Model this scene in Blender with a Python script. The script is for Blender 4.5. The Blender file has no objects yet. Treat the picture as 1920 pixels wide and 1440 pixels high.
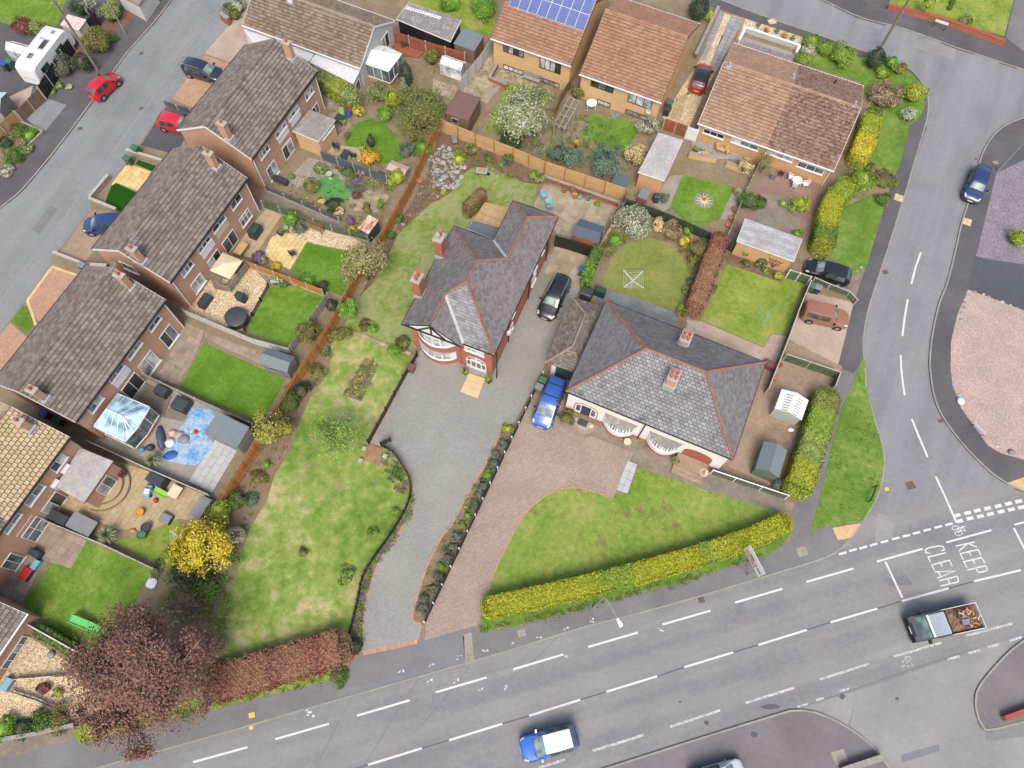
import bpy,math,random
import numpy as np
from mathutils import Vector,Matrix
random.seed(7)
rng=np.random.default_rng(11)
SC=bpy.context.scene
COL=SC.collection
# ------------------------------------------------------------------ camera, sky, sun, exposure
FPX,CAMH=1380.0,59.0
RW=Matrix(((0.999861294,-0.006547371,-0.015314191),(0.0,0.919489314,-0.393114997),(0.016655105,0.393060469,0.919361776)))
cam=bpy.data.objects.new('camera',bpy.data.cameras.new('camera'));COL.objects.link(cam)
cam.data.sensor_width=36.0;cam.data.lens=36.0*FPX/1920.0
cam.data.clip_start=0.5;cam.data.clip_end=2000.0
m4=RW.to_4x4();m4.translation=Vector((0,0,CAMH));cam.matrix_world=m4
SC.camera=cam
SUN_EL,SUN_AZ=math.radians(56),math.radians(182)
w=bpy.data.worlds.new('World');SC.world=w;w.use_nodes=True
nt=w.node_tree;bg=nt.nodes['Background']
sky=nt.nodes.new('ShaderNodeTexSky');sky.sky_type='NISHITA';sky.sun_disc=False
sky.sun_elevation=SUN_EL;sky.sun_rotation=SUN_AZ;sky.dust_density=5.0;sky.air_density=1.0;sky.ozone_density=0.3
nt.links.new(sky.outputs[0],bg.inputs[0]);bg.inputs[1].default_value=0.15
sl=bpy.data.lights.new('sun','SUN');sl.energy=1.3;sl.angle=math.radians(24);sl.color=(1.0,0.95,0.87)
so=bpy.data.objects.new('sun',sl);COL.objects.link(so);so.location=(0,0,90)
sd=Vector((math.sin(SUN_AZ)*math.cos(SUN_EL),math.cos(SUN_AZ)*math.cos(SUN_EL),math.sin(SUN_EL)))
so.rotation_euler=sd.to_track_quat('Z','Y').to_euler()
SC.view_settings.view_transform='Standard';SC.view_settings.look='None'
SC.view_settings.gamma=1.0;SC.view_settings.use_curve_mapping=False
SC.view_settings.exposure=0.89
# ------------------------------------------------------------------ survey helpers: a point of the photograph + a height -> place on the ground
CR=dict(A=(0,0,4),B=(400,0,4),C=(800,0,4),D=(1180,0,4),E=(1440,0,4),F=(0,330,4),G=(400,330,4),H=(720,330,4),
  I=(1060,330,4),J=(1440,330,4),K=(0,660,4),L=(400,660,4),N=(760,640,4),O=(1100,660,4),Q=(1440,660,4),
  R=(0,960,3),S=(400,960,3),U=(800,960,3),V=(1180,1000,3.2727),W=(1440,1000,3.2727),Z=(0,0,1))
def px(c,x,y):
 a=CR[c];return(a[0]+x/a[2],a[1]+y/a[2])
def ray(x,y):return RW@Vector((x-960.0,720.0-y,-FPX))
def at(x,y,z=0.1):
 d=ray(x,y);t=(z-CAMH)/d.z
 return Vector((d.x*t,d.y*t,z))
def ap(c,x,y,z=0.1):return at(*px(c,x,y),z)
def aps(c,pts,z=0.1):return[ap(c,x,y,z)for x,y in pts]
def V3(*a):return Vector(a)
def spline(pts,n=5,closed=False):
 P=[Vector(p)for p in pts];out=[];k=len(P)
 for i in range(k if closed else k-1):
  if closed:a,b,c,d=P[i-1],P[i],P[(i+1)%k],P[(i+2)%k]
  else:a,b,c,d=P[max(i-1,0)],P[i],P[i+1],P[min(i+2,k-1)]
  for j in range(n):
   t=j/n
   out.append(0.5*((2*b)+(c-a)*t+(2*a-5*b+4*c-d)*t*t+(3*b-a-3*c+d)*t**3))
 if not closed:out.append(P[-1])
 return out
# ------------------------------------------------------------------ materials
def lin(v):
 v=v/255.0
 return v/12.92 if v<=0.04045 else((v+0.055)/1.055)**2.4
KAL=1.65
def c(r,g,b,k=1.0):return(lin(r)*k/KAL,lin(g)*k/KAL,lin(b)*k/KAL,1.0)
MATS={}
class NB:
 def __init__(s,name):
  s.m=bpy.data.materials.new(name);s.m.use_nodes=True;s.t=s.m.node_tree;s.b=s.t.nodes['Principled BSDF']
 def n(s,typ,**kw):
  o=s.t.nodes.new('ShaderNode'+typ)
  for k,v in kw.items():setattr(o,k,v)
  return o
 def l(s,a,b):s.t.links.new(a,b)
 def math(s,op,a,b=None,clamp=False):
  o=s.n('Math',operation=op,use_clamp=clamp)
  for i,v in enumerate((a,b)):
   if v is None:continue
   if isinstance(v,(int,float)):o.inputs[i].default_value=v
   else:s.l(v,o.inputs[i])
  return o.outputs[0]
 def coord(s,kind='P',rot=0.0,sc=(1,1,1)):
  if kind=='P':src=s.n('NewGeometry').outputs['Position']
  elif kind=='W':
   o=s.n('TexCoord').outputs['Object'];sp=s.n('SeparateXYZ');s.l(o,sp.inputs[0]);cb=s.n('CombineXYZ')
   s.l(s.math('ADD',sp.outputs[0],sp.outputs[1]),cb.inputs[0]);s.l(sp.outputs[2],cb.inputs[1]);src=cb.outputs[0]
  else:src=s.n('TexCoord').outputs['Object']
  if rot or tuple(sc)!=(1,1,1):
   mp=s.n('Mapping');mp.inputs['Rotation'].default_value=(0,0,rot);mp.inputs['Scale'].default_value=sc
   mp2=s.n('Mapping');mp.inputs['Scale'].default_value=(1,1,1);mp2.inputs['Scale'].default_value=sc
   s.l(src,mp.inputs[0]);s.l(mp.outputs[0],mp2.inputs[0]);src=mp2.outputs[0]
  return src
 def noise(s,v,scale,detail=4,rough=0.6,dist=0.0):
  o=s.n('TexNoise');o.inputs['Scale'].default_value=scale;o.inputs['Detail'].default_value=detail
  o.inputs['Roughness'].default_value=rough;o.inputs['Distortion'].default_value=dist
  s.l(v,o.inputs['Vector']);return o.outputs[0]
 def ramp(s,f,stops):
  o=s.n('ValToRGB');e=o.color_ramp.elements
  while len(e)<len(stops):e.new(0.5)
  for i,(p,col)in enumerate(stops):e[i].position=p;e[i].color=col
  s.l(f,o.inputs[0]);return o.outputs[0]
 def scale(s,col,f):
  o=s.n('VectorMath',operation='SCALE');s.l(col,o.inputs[0])
  if isinstance(f,(int,float)):o.inputs[3].default_value=f
  else:s.l(f,o.inputs[3])
  return o.outputs[0]
 def mix(s,f,a,b):
  o=s.n('Mix',data_type='RGBA')
  for i,v in((0,f),(6,a),(7,b)):
   if isinstance(v,(int,float,tuple)):o.inputs[i].default_value=v
   else:s.l(v,o.inputs[i])
  return o.outputs[2]
 def mr(s,v,a,b,c0,d):
  o=s.n('MapRange');s.l(v,o.inputs[0])
  for i,k in enumerate((a,b,c0,d)):o.inputs[i+1].default_value=k
  return o.outputs[0]
 def rnd(s):
  a=s.n('ObjectInfo').outputs['Random'];b=s.n('NewGeometry').outputs['Random Per Island']
  return s.math('FRACT',s.math('ADD',a,b))
 def bump(s,h,strength=0.3,dist=0.02):
  o=s.n('Bump');o.inputs['Strength'].default_value=strength;o.inputs['Distance'].default_value=dist
  s.l(h,o.inputs['Height']);s.l(o.outputs[0],s.b.inputs['Normal'])
 def out(s,col,rough=0.85,metal=0.0,spec=0.3):
  if isinstance(col,tuple):s.b.inputs['Base Color'].default_value=col
  else:s.l(col,s.b.inputs['Base Color'])
  s.b.inputs['Roughness'].default_value=rough;s.b.inputs['Metallic'].default_value=metal
  s.b.inputs['Specular IOR Level'].default_value=spec
  return s.m
def even(cols,lo=0.3,hi=0.7):
 k=len(cols)
 if k==1:return[(0.0,cols[0]),(1.0,cols[0])]
 return[(lo+(hi-lo)*i/(k-1),cc)for i,cc in enumerate(cols)]
def nm(name,cols,s=1.0,s2=None,mix2=0.4,speck=0.0,ss=25,rough=0.9,bump=0.0,bs=30,coord='P',rnd=0.0,rot=0.0,sc=(1,1,1),lo=0.3,hi=0.7,dist=0.0,spec=0.25,metal=0.0,spots=None):
 """natural surface: two sizes of patches through a colour ramp, fine speckle, random tone per piece"""
 if name in MATS:return MATS[name]
 b=NB(name);v=b.coord(coord,rot,sc)
 f=b.noise(v,s,5,0.6,dist)
 if s2:
  g=b.noise(v,s2,4,0.65);f=b.math('ADD',b.math('MULTIPLY',f,1-mix2),b.math('MULTIPLY',g,mix2))
 col=b.ramp(f,even(cols,lo,hi))
 if spots:
  q=b.noise(v,spots[0],6,0.7);col=b.mix(b.mr(q,spots[1],spots[2],0,1),col,spots[3])
 k=None
 if speck:k=b.mr(b.noise(v,ss,3,0.7),0.25,0.75,1-speck,1+speck)
 if rnd:
  r=b.mr(b.rnd(),0,1,1-rnd,1+rnd);k=r if k is None else b.math('MULTIPLY',k,r)
 if k is not None:col=b.scale(col,k)
 if bump:b.bump(b.noise(v,bs,4,0.7),bump,0.03)
 MATS[name]=b.out(col,rough,metal,spec);return MATS[name]
def plain(name,col,rough=0.6,metal=0.0,spec=0.4,var=0.06):
 if name in MATS:return MATS[name]
 b=NB(name);v=b.coord('O')
 k=b.math('MULTIPLY',b.mr(b.noise(v,1.7,4,0.6),0.3,0.7,1-var,1+var),b.mr(b.noise(v,19,3,0.7),0.3,0.7,1-var*.6,1+var*.6))
 rg=b.n('RGB');rg.outputs[0].default_value=col
 MATS[name]=b.out(b.scale(rg.outputs[0],k),rough,metal,spec);return MATS[name]
def paint(name,col,rough=0.28):
 if name in MATS:return MATS[name]
 b=NB(name);b.out(col,rough,0.0,0.5);b.b.inputs['Coat Weight'].default_value=0.7;b.b.inputs['Coat Roughness'].default_value=0.08
 MATS[name]=b.m;return b.m
def bricks(name,cols,mortar,bw=0.225,bh=0.075,coord='W',rot=0.0,ms=0.012,speck=0.12,stain=0.25,off=0.5,rough=0.9,bump=0.25,dirt=None,ss=0.5):
 if name in MATS:return MATS[name]
 b=NB(name);v=b.coord(coord,rot)
 t=b.n('TexBrick');t.offset=off;t.inputs['Scale'].default_value=1.0
 t.inputs['Brick Width'].default_value=bw;t.inputs['Row Height'].default_value=bh;t.inputs['Mortar Size'].default_value=ms
 t.inputs['Mortar Smooth'].default_value=0.2;t.inputs['Bias'].default_value=0.0
 t.inputs['Color1'].default_value=cols[0];t.inputs['Color2'].default_value=cols[1];t.inputs['Mortar'].default_value=mortar
 b.l(v,t.inputs['Vector'])
 col=t.outputs['Color']
 if dirt:
  col=b.mix(b.mr(b.noise(v,ss,6,0.7),0.45,0.75,0,0.75),col,dirt)
 k=b.math('MULTIPLY',b.mr(b.noise(v,ss*0.9,5,0.65),0.3,0.7,1-stain,1+stain),b.mr(b.noise(v,7.0,3,0.7),0.25,0.75,1-speck,1+speck))
 col=b.scale(col,k)
 if bump:b.bump(b.math('SUBTRACT',1.0,t.outputs['Fac']),bump,0.01)
 MATS[name]=b.out(col,rough,0,0.25);return MATS[name]
def leafm(name,cols,rough=0.6):
 if name in MATS:return MATS[name]
 b=NB(name);r=b.n('NewGeometry').outputs['Random Per Island']
 v=b.coord('P');f=b.math('ADD',b.math('MULTIPLY',r,0.6),b.math('MULTIPLY',b.noise(v,1.3,3,0.6),0.5))
 col=b.ramp(f,even(cols,0.12,0.92))
 MATS[name]=b.out(col,rough,0,0.2)
 return MATS[name]
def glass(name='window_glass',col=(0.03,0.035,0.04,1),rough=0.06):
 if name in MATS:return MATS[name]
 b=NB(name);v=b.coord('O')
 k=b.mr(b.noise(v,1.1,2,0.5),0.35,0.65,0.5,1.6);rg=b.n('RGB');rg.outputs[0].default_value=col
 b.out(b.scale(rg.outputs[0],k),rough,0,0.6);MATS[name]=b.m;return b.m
# ------------------------------------------------------------------ mesh helpers
class MB:
 def __init__(s):s.v=[];s.f=[]
 def add(s,vs,fs):
  o=len(s.v);s.v+=[tuple(p)for p in vs];s.f+=[tuple(i+o for i in f)for f in fs];return s
 def box(s,x0,y0,z0,x1,y1,z1):
  return s.add([(x0,y0,z0),(x1,y0,z0),(x1,y1,z0),(x0,y1,z0),(x0,y0,z1),(x1,y0,z1),(x1,y1,z1),(x0,y1,z1)],
     [(0,3,2,1),(4,5,6,7),(0,1,5,4),(1,2,6,5),(2,3,7,6),(3,0,4,7)])
 def hexa(s,b,t):
  n=len(b);return s.add(list(b)+list(t),[tuple(range(n-1,-1,-1)),tuple(range(n,2*n))]+[(i,(i+1)%n,n+(i+1)%n,n+i)for i in range(n)])
 def prism(s,pts,z0,z1):
  return s.hexa([(p[0],p[1],z0)for p in pts],[(p[0],p[1],z1)for p in pts])
 def poly(s,pts):return s.add(pts,[tuple(range(len(pts)))])
 def bar(s,p,q,w,h,up=(0,0,1)):
  p=Vector(p);q=Vector(q);d=(q-p);d.normalize();u=Vector(up);r=d.cross(u)
  if r.length<1e-4:r=d.cross(Vector((1,0,0)))
  r.normalize();u=r.cross(d);r*=w/2;u*=h/2
  return s.add([p-r-u,p+r-u,p+r+u,p-r+u,q-r-u,q+r-u,q+r+u,q-r+u],
     [(0,1,2,3),(7,6,5,4),(0,4,5,1),(1,5,6,2),(2,6,7,3),(3,7,4,0)])
 def tube(s,pts,rs,n=6,cap=True):
  P=[Vector(p)for p in pts];R=rs if isinstance(rs,(list,tuple))else[rs]*len(P);vs=[]
  for i,p in enumerate(P):
   d=(P[min(i+1,len(P)-1)]-P[max(i-1,0)]).normalized();a=d.cross(Vector((0,0,1)))
   if a.length<1e-3:a=Vector((1,0,0))
   a.normalize();b=d.cross(a)
   vs+=[p+(a*math.cos(t)+b*math.sin(t))*R[i]for t in(2*math.pi*j/n for j in range(n))]
  fs=[(i*n+j,i*n+(j+1)%n,(i+1)*n+(j+1)%n,(i+1)*n+j)for i in range(len(P)-1)for j in range(n)]
  if cap:fs+=[tuple(range(n-1,-1,-1)),tuple(range((len(P)-1)*n,len(P)*n))]
  return s.add(vs,fs)
 def lathe(s,prof,cx=0,cy=0,n=12):
  vs=[];fs=[];k=len(prof)
  for j in range(n):
   t=2*math.pi*j/n
   vs+=[(cx+r*math.cos(t),cy+r*math.sin(t),z)for r,z in prof]
  for j in range(n):
   for i in range(k-1):
    a,b=j*k+i,((j+1)%n)*k+i;fs.append((a,b,b+1,a+1))
  fs.append(tuple(j*k+k-1 for j in range(n)));fs.append(tuple(j*k for j in range(n-1,-1,-1)))
  return s.add(vs,fs)
 def mesh(s,name,mat=None,smooth=False,ang=None):
  me=bpy.data.meshes.new(name);me.from_pydata(s.v,[],s.f)
  if mat:me.materials.append(mat)
  if smooth:
   me.polygons.foreach_set('use_smooth',[True]*len(me.polygons))
   if ang:me.set_sharp_from_angle(angle=math.radians(ang))
  me.update();return me
 def build(s,name,mat,parent=None,smooth=False,ang=None,**kw):
  o=bpy.data.objects.new(name,s.mesh(name,mat,smooth,ang));COL.objects.link(o)
  if parent:o.parent=parent
  for k,v in kw.items():o[k]=v
  return o
def place(me,name,parent=None,mat4=None,**kw):
 o=bpy.data.objects.new(name,me);COL.objects.link(o)
 if parent:o.parent=parent
 if mat4 is not None:o.matrix_local=mat4
 for k,v in kw.items():o[k]=v
 return o
def tag(o,label,cat,group=None):
 o['label']=label;o['category']=cat
 if group:o['group']=group
 return o
def thing(name,label,cat,loc=(0,0,0),rz=0.0,group=None):
 o=bpy.data.objects.new(name,None);COL.objects.link(o);o.empty_display_size=0.2
 o.location=loc;o.rotation_euler=(0,0,rz);tag(o,label,cat,group);return o
def frame(loc,rz):
 """world -> local of a thing at loc turned by rz"""
 ca,sa=math.cos(-rz),math.sin(-rz);L=Vector(loc)
 def f(p):
  d=Vector(p)-L;return Vector((d.x*ca-d.y*sa,d.x*sa+d.y*ca,d.z))
 return f
def heading(p,q):return math.atan2(q[1]-p[1],q[0]-p[0])
def sheet(name,pts,z,mat,depth=0.12,parent=None,kind='structure'):
 """flat surface with real edges, its points already on the ground; top at z"""
 o=MB().prism([(p[0],p[1])for p in pts],z-depth,z).build(name,mat,parent)
 if kind and not parent:o['kind']=kind
 return o
def inside(poly,x,y):
 r=False;j=len(poly)-1
 for i in range(len(poly)):
  xi,yi,xj,yj=poly[i][0],poly[i][1],poly[j][0],poly[j][1]
  if(yi>y)!=(yj>y)and x<(xj-xi)*(y-yi)/(yj-yi+1e-12)+xi:r=not r
  j=i
 return r
UA=math.radians(65.6)
U2=Vector((math.cos(UA),math.sin(UA),0));V2=Vector((math.sin(UA),-math.cos(UA),0))
# ================================================================== ground, roads, pavements
CR['X']=(1640,960,6.857)
RA=heading(at(1102,1212,0),at(1512,1091,0))
LA=heading(at(0,565,0),at(420,0,0));SA=heading(at(1680,640,0),at(1780,300,0))
def asphalt(name,dark,light,rot,band=0.35,speck=0.16):
 if name in MATS:return MATS[name]
 b=NB(name);v=b.coord('P');vb=b.coord('P',-rot,(0.035,0.55,1))
 f=b.math('ADD',b.math('MULTIPLY',b.noise(vb,1.0,4,0.55),band),b.math('MULTIPLY',b.noise(v,0.22,5,0.6),0.75-band))
 f=b.math('ADD',f,b.math('MULTIPLY',b.noise(v,2.6,4,0.7),0.25))
 col=b.ramp(f,[(0.36,dark),(0.64,light)])
 sp=b.noise(v,9.0,3,0.85);fine=b.noise(v,34.0,2,0.8)
 col=b.scale(col,b.math('MULTIPLY',b.mr(sp,0.3,0.7,1-speck*.6,1+speck*.6),b.mr(fine,0.25,0.75,1-speck,1+speck)))
 chips=b.mr(b.noise(v,21.0,2,0.5),0.70,0.78,0,0.55)
 col=b.mix(chips,col,c(190,188,182))
 b.bump(fine,0.25,0.01);MATS[name]=b.out(col,0.88,0,0.25);return MATS[name]
m_main=asphalt('asphalt_main',c(122,123,127),c(156,155,154),RA,0.5)
m_left=asphalt('asphalt_estate',c(122,128,131),c(152,157,158),LA,0.35)
m_side=asphalt('asphalt_side',c(124,126,131),c(152,154,158),SA,0.45)
m_apron=asphalt('asphalt_apron',c(136,136,138),c(162,161,160),RA,0.1)
m_pave=asphalt('asphalt_footpath',c(112,111,114),c(138,137,138),RA,0.2,0.12)
m_paved=asphalt('asphalt_footpath_dark',c(84,84,88),c(108,107,110),SA,0.1,0.14)
m_paves=asphalt('asphalt_footpath_south',c(112,108,112),c(134,130,133),RA,0.15,0.10)
m_patch=asphalt('asphalt_patch',c(118,120,125),c(134,136,140),RA,0.1,0.08)
m_patchd=asphalt('asphalt_patch_dark',c(78,80,86),c(96,98,104),RA,0.1,0.08)
m_soil=nm('soil',[c(120,112,78),c(142,128,104),c(160,146,122)],0.6,4,speck=0.25,ss=18,bump=0.5)
m_mulch=nm('bark_mulch',[c(92,72,58),c(122,98,80),c(150,128,108)],1.4,9,0.5,speck=0.3,ss=22,bump=0.6)
def lawnm(name,cols,s=0.35,s2=2.6,spots=None,mix2=0.42,hi=0.66):
 return nm(name,cols,s,s2,mix2,speck=0.2,ss=14,rough=0.95,bump=0.7,bs=22,lo=0.34,hi=hi,spots=spots,spec=0.1)
m_lawn_main=lawnm('lawn_worn',[c(86,120,44),c(114,144,62),c(146,164,88),c(190,182,134)],0.11,1.0,(0.4,0.58,0.68,c(158,140,114)),0.45,0.615)
m_lawn_back=lawnm('lawn_back',[c(98,128,50),c(128,150,76),c(158,164,110),c(150,150,118)],0.22,2.0)
m_lawn_br=lawnm('lawn_bright',[c(80,122,34),c(98,140,46),c(120,156,68)],0.4,3)
m_lawn_mid=lawnm('lawn_mid',[c(82,124,36),c(110,146,54),c(140,164,82)],0.4,2.4)
m_lawn_olive=lawnm('lawn_olive',[c(112,126,60),c(134,144,78),c(156,156,96)],0.35,2.4)
m_lawn_y=lawnm('lawn_yellowish',[c(104,134,44),c(140,158,70),c(166,170,96)],0.4,2.2)
m_lawn_front=lawnm('lawn_front',[c(100,134,48),c(132,156,70),c(160,166,96)],0.22,1.9,(0.4,0.58,0.68,c(138,106,84)),0.5,0.63)
m_verge=lawnm('grass_verge',[c(88,122,46),c(110,142,60),c(144,160,92)],0.3,2.2)
m_turf=lawnm('artificial_turf',[c(28,74,18),c(40,90,26)],0.8,4)
m_turf2=lawnm('artificial_turf_light',[c(84,150,82),c(100,164,92)],0.6,3)
def gravelm(name,cols,sz=9.0):
 if name in MATS:return MATS[name]
 b=NB(name);v=b.coord('P');t=b.n('TexVoronoi');t.inputs['Scale'].default_value=sz;b.l(v,t.inputs['Vector'])
 sp=b.n('SeparateColor');b.l(t.outputs['Color'],sp.inputs[0])
 col=b.ramp(sp.outputs[0],even(cols,0.05,0.95))
 col=b.scale(col,b.mr(b.noise(v,0.5,5,0.65),0.3,0.7,0.86,1.12))
 b.bump(t.outputs['Distance'],-0.5,0.03);MATS[name]=b.out(col,0.85,0,0.3);return MATS[name]
m_grav_tan=gravelm('gravel_golden',[c(158,130,92),c(196,172,132),c(222,204,172),c(238,226,200)],15)
m_grav_pur=gravelm('gravel_plum',[c(112,104,114),c(138,130,140),c(162,155,164)],16)
m_grav_pink=gravelm('gravel_pink',[c(160,138,129),c(182,162,152),c(200,183,173)],18)
m_grav_grey=gravelm('gravel_grey',[c(132,126,118),c(158,152,144),c(180,174,164)],16)
m_conc=nm('concrete',[c(138,132,124),c(160,154,144),c(178,170,160)],0.5,4,speck=0.1,ss=14,bump=0.15)
m_concd=nm('concrete_weathered',[c(112,104,94),c(138,130,118),c(160,152,140)],0.6,4,speck=0.16,ss=12,bump=0.2)
m_conct=nm('concrete_tan',[c(160,142,124),c(182,164,148),c(196,180,166)],0.5,5,speck=0.1,ss=14)
m_dirt=nm('dry_earth',[c(132,112,92),c(160,140,120),c(180,162,142)],0.35,3,speck=0.12,ss=12,bump=0.2)
m_kerb=nm('kerb_stone',[c(142,138,130),c(160,156,147),c(150,148,144)],1.2,6,speck=0.1,rnd=0.08)
m_paint=nm('road_paint',[c(196,196,198),c(222,222,222),c(236,236,236)],2.0,9,0.5,speck=0.08,rough=0.7)
m_paintf=nm('road_paint_faded',[c(150,150,152),c(170,170,171),c(205,205,205),c(226,226,226)],3.0,9,0.6,speck=0.1,rough=0.7,lo=0.38,hi=0.62)
m_tar=plain('tar_seal',c(92,95,102),0.6)
m_blockg=bricks('block_paving_grey',(c(134,138,139),c(150,153,153)),c(172,168,152),0.21,0.14,'P',-math.radians(-10),0.014,0.10,0.10,bump=0.2,dirt=c(150,148,134),ss=0.25)
m_blockt=bricks('block_paving_tan',(c(164,149,136),c(182,166,151)),c(140,127,115),0.25,0.16,'P',-math.radians(20),0.016,0.12,0.12,bump=0.25,dirt=c(150,134,122),ss=0.22)
m_blockr=bricks('block_paving_red',(c(186,148,126),c(206,168,142)),c(150,124,106),0.25,0.13,'P',-UA,0.014,0.14,0.1,bump=0.2)
m_blocky=bricks('block_paving_buff',(c(214,178,130),c(228,196,150)),c(188,160,118),0.22,0.14,'P',-SA,0.012,0.08,0.08,bump=0.2)
ground=sheet('ground',[V3(-500,-500,0),V3(500,-500,0),V3(500,500,0),V3(-500,500,0)],-0.10,m_soil,0.05)
# --- carriageways
main_road=sheet('main_road',[at(*p,0)for p in((-500,1640),(-160,1480),(150,1390),(660,1250),(1087,1130),(1532,1000),(1760,930),(2250,800),(2900,1000),(2400,1900),(500,2400),(-700,2100))],0.0,m_main,0.09)
side_road=sheet('side_road',[at(*p,0)for p in((1590,1048),(1640,1031),(1800,984),(1960,940),(2100,900),(2300,250),(2200,-60),(1350,-190),(1180,-110),(1340,60),(1650,160),(1690,230),(1600,520),(1560,700))],-0.003,m_side,0.09)
estate_road=sheet('estate_road',[at(*p,0)for p in((-220,720),(-40,460),(30,330),(240,40),(430,-220),(560,-220),(440,40),(160,400),(-30,660),(-160,860))],0.0,m_left,0.09)
# --- kerb lines
KN=[at(*p)for p in((-260,1565),(-100,1522),(60,1478),(200,1437),(400,1382),(533,1343),(660,1307),(800,1267),(967,1218),(1087,1180),(1200,1151),(1315,1119),(1431,1084),(1532,1053),(1562,1041),(1587,1021),(1602,1005),(1620,978),(1638,948),(1652,918),(1660,872),(1656,835),(1647,805),(1637,772),(1627,735),(1624,697),(1620,655),(1621,630),(1630,580),(1652,510),(1670,455),(1690,390),(1702,353),(1717,300),(1735,240),(1742,205),(1738,172),(1715,135),(1672,110),(1605,90),(1540,66),(1437,31),(1350,-2),(1250,-40),(1150,-80))]
KNs=spline(KN,4)
KE=[at(*p)for p in((2080,165),(2000,188),(1920,219),(1890,231),(1865,249),(1850,270),(1840,290),(1833,312),(1812,387),(1802,417),(1790,470),(1775,530),(1762,562),(1752,600),(1745,640),(1742,675),(1744,705),(1750,742),(1765,780),(1790,815),(1815,845),(1852,882),(1870,896),(1895,911),(1920,922),(1990,930),(2080,915))]
KEs=spline(KE,4)
KT=[at(*p)for p in((1400,-55),(1540,0),(1570,14),(1615,34),(1652,44),(1680,50),(1740,70),(1790,89),(1840,105),(1890,122),(1960,145),(2060,180))]
KTs=spline(KT,4)
KS=[at(*p)for p in((960,1494),(1130,1441),(1280,1393),(1363,1367),(1464,1336),(1489,1330),(1525,1333),(1562,1347),(1602,1370),(1629,1391),(1652,1415),(1690,1470))]
KSs=spline(KS,4)
KX=[at(*p)for p in((2050,1130),(1960,1172),(1920,1199),(1892,1220),(1868,1245),(1847,1269),(1831,1293),(1827,1318),(1833,1348),(1847,1371),(1880,1366),(1960,1345),(2060,1320))]
KXs=spline(KX,4)
KW=[at(*p)for p in((470,-200),(390,-88),(322,0),(287,45),(242,95),(215,132),(170,195),(120,262),(75,318),(37,361),(0,391),(-60,450),(-160,560))]
KWs=spline(KW,4)
KL=[at(*p)for p in((520,-150),(420,0),(375,60),(345,100),(300,162),(270,205),(225,265),(175,332),(145,372),(117,412),(75,467),(37,517),(0,565),(-80,680),(-200,850))]
KLs=spline(KL,4)
def kerb(name,line,side=1.0,wdt=0.14,z=0.125):
 """a run of kerb stones, each with its own joint"""
 mb=MB();L=[Vector((p.x,p.y,0))for p in line];acc=[]
 step=0.92;carry=0.0;pts=[L[0]]
 for a,b in zip(L,L[1:]):
  d=(b-a).length;t=step-carry
  while t<d:pts.append(a+(b-a)*(t/d));t+=step
  carry=d-(t-step)
 for a,b in zip(pts,pts[1:]):
  d=(b-a).normalized();n=Vector((-d.y,d.x,0))*side;g=d*0.008;h=z+random.uniform(-0.004,0.004)
  q=[a+g,b-g,b-g+n*wdt,a+g+n*wdt]
  mb.hexa([(p.x,p.y,-0.08)for p in q],[(p.x,p.y,h)for p in q])
 o=mb.build(name,m_kerb);o['kind']='structure';return o
# --- raised blocks behind the kerbs (soil), and the footways on them
block=sheet('garden_ground',KNs+[at(*p)for p in((1000,-160),(560,-200))]+KLs[3:-3]+[at(-300,1100),at(-400,1500)],0.10,m_soil,0.19)
kerb('main_road_kerb',KNs,1.0);kerb('east_kerb',KEs,1.0);kerb('top_street_kerb',KTs,1.0);kerb('south_kerb',KSs,-1.0)
kerb('corner_kerb',KXs,1.0);kerb('estate_west_kerb',KWs,-1.0);kerb('estate_east_kerb',KLs,1.0)
def Zs(pts,z=0.1):return[at(*p,z)for p in pts]
fp_back=((1685,312),(1667,357),(1655,395),(1640,450),(1625,495),(1612,522),(1602,555),(1587,612),(1570,687),(1569,735),(1565,770),(1552,810),(1535,860),(1517,905),(1500,930),(1482,947),(1490,980),(1480,1017),(1467,1024),(1443,1040),(1370,1063),(1281,1092),(1180,1116),(1047,1153),(960,1177),(903,1187),(880,1171),(783,1201),(683,1226),(653,1250),(613,1277),(500,1303),(400,1330),(147,1375),(0,1410),(-120,1440),(-260,1470))
i0=0;i1=next(i for i,p in enumerate(KNs)if(p-at(1717,300)).length<0.05)+1
sheet('footpath',KNs[:i1]+Zs(((1705,237),))+Zs(fp_back),0.108,m_pave,0.1)
sheet('street_footpath',Zs(((1738,172),(1715,135),(1672,110),(1605,90),(1540,66),(1437,31),(1350,-2),(1250,-40),(1240,-15),(1340,14),(1395,33),(1430,52),(1500,75),(1540,95),(1700,200),(1705,237),(1735,240),(1742,205))),0.107,m_paved,0.1)
sheet('footpath_dark',Zs(((1619,675),(1621,632),(1630,580),(1652,510),(1670,455),(1690,390),(1702,353),(1717,300),(1738,238),(1705,237),(1685,312),(1667,357),(1655,395),(1640,450),(1612,522),(1587,612),(1570,687),(1600,700))),0.112,m_paved,0.05)
verge=sheet('grass_verge',Zs(((1621,675),(1624,699),(1627,737),(1635,772),(1645,805),(1653,837),(1657,872),(1650,916),(1636,947),(1617,975),(1580,985),(1555,987),(1530,992),(1522,1007),(1520,995),(1525,980),(1540,922),(1557,850),(1577,767),(1595,730),(1610,690),(1617,672))),0.125,m_verge,0.1)
sheet('verge_under_hedge',Zs(((903,1187),(960,1175),(1047,1151),(1180,1114),(1281,1090),(1370,1061),(1443,1038),(1467,1022),(1484,1000),(1485,965),(1440,985),(1200,1050),(900,1130))),0.121,m_verge,0.1)
sheet('verge_by_plum_hedge',Zs(((653,1250),(613,1277),(500,1303),(400,1330),(330,1345),(190,1380),(150,1395),(135,1370),(400,1300),(640,1235))),0.121,m_lawn_y,0.1)
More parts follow.
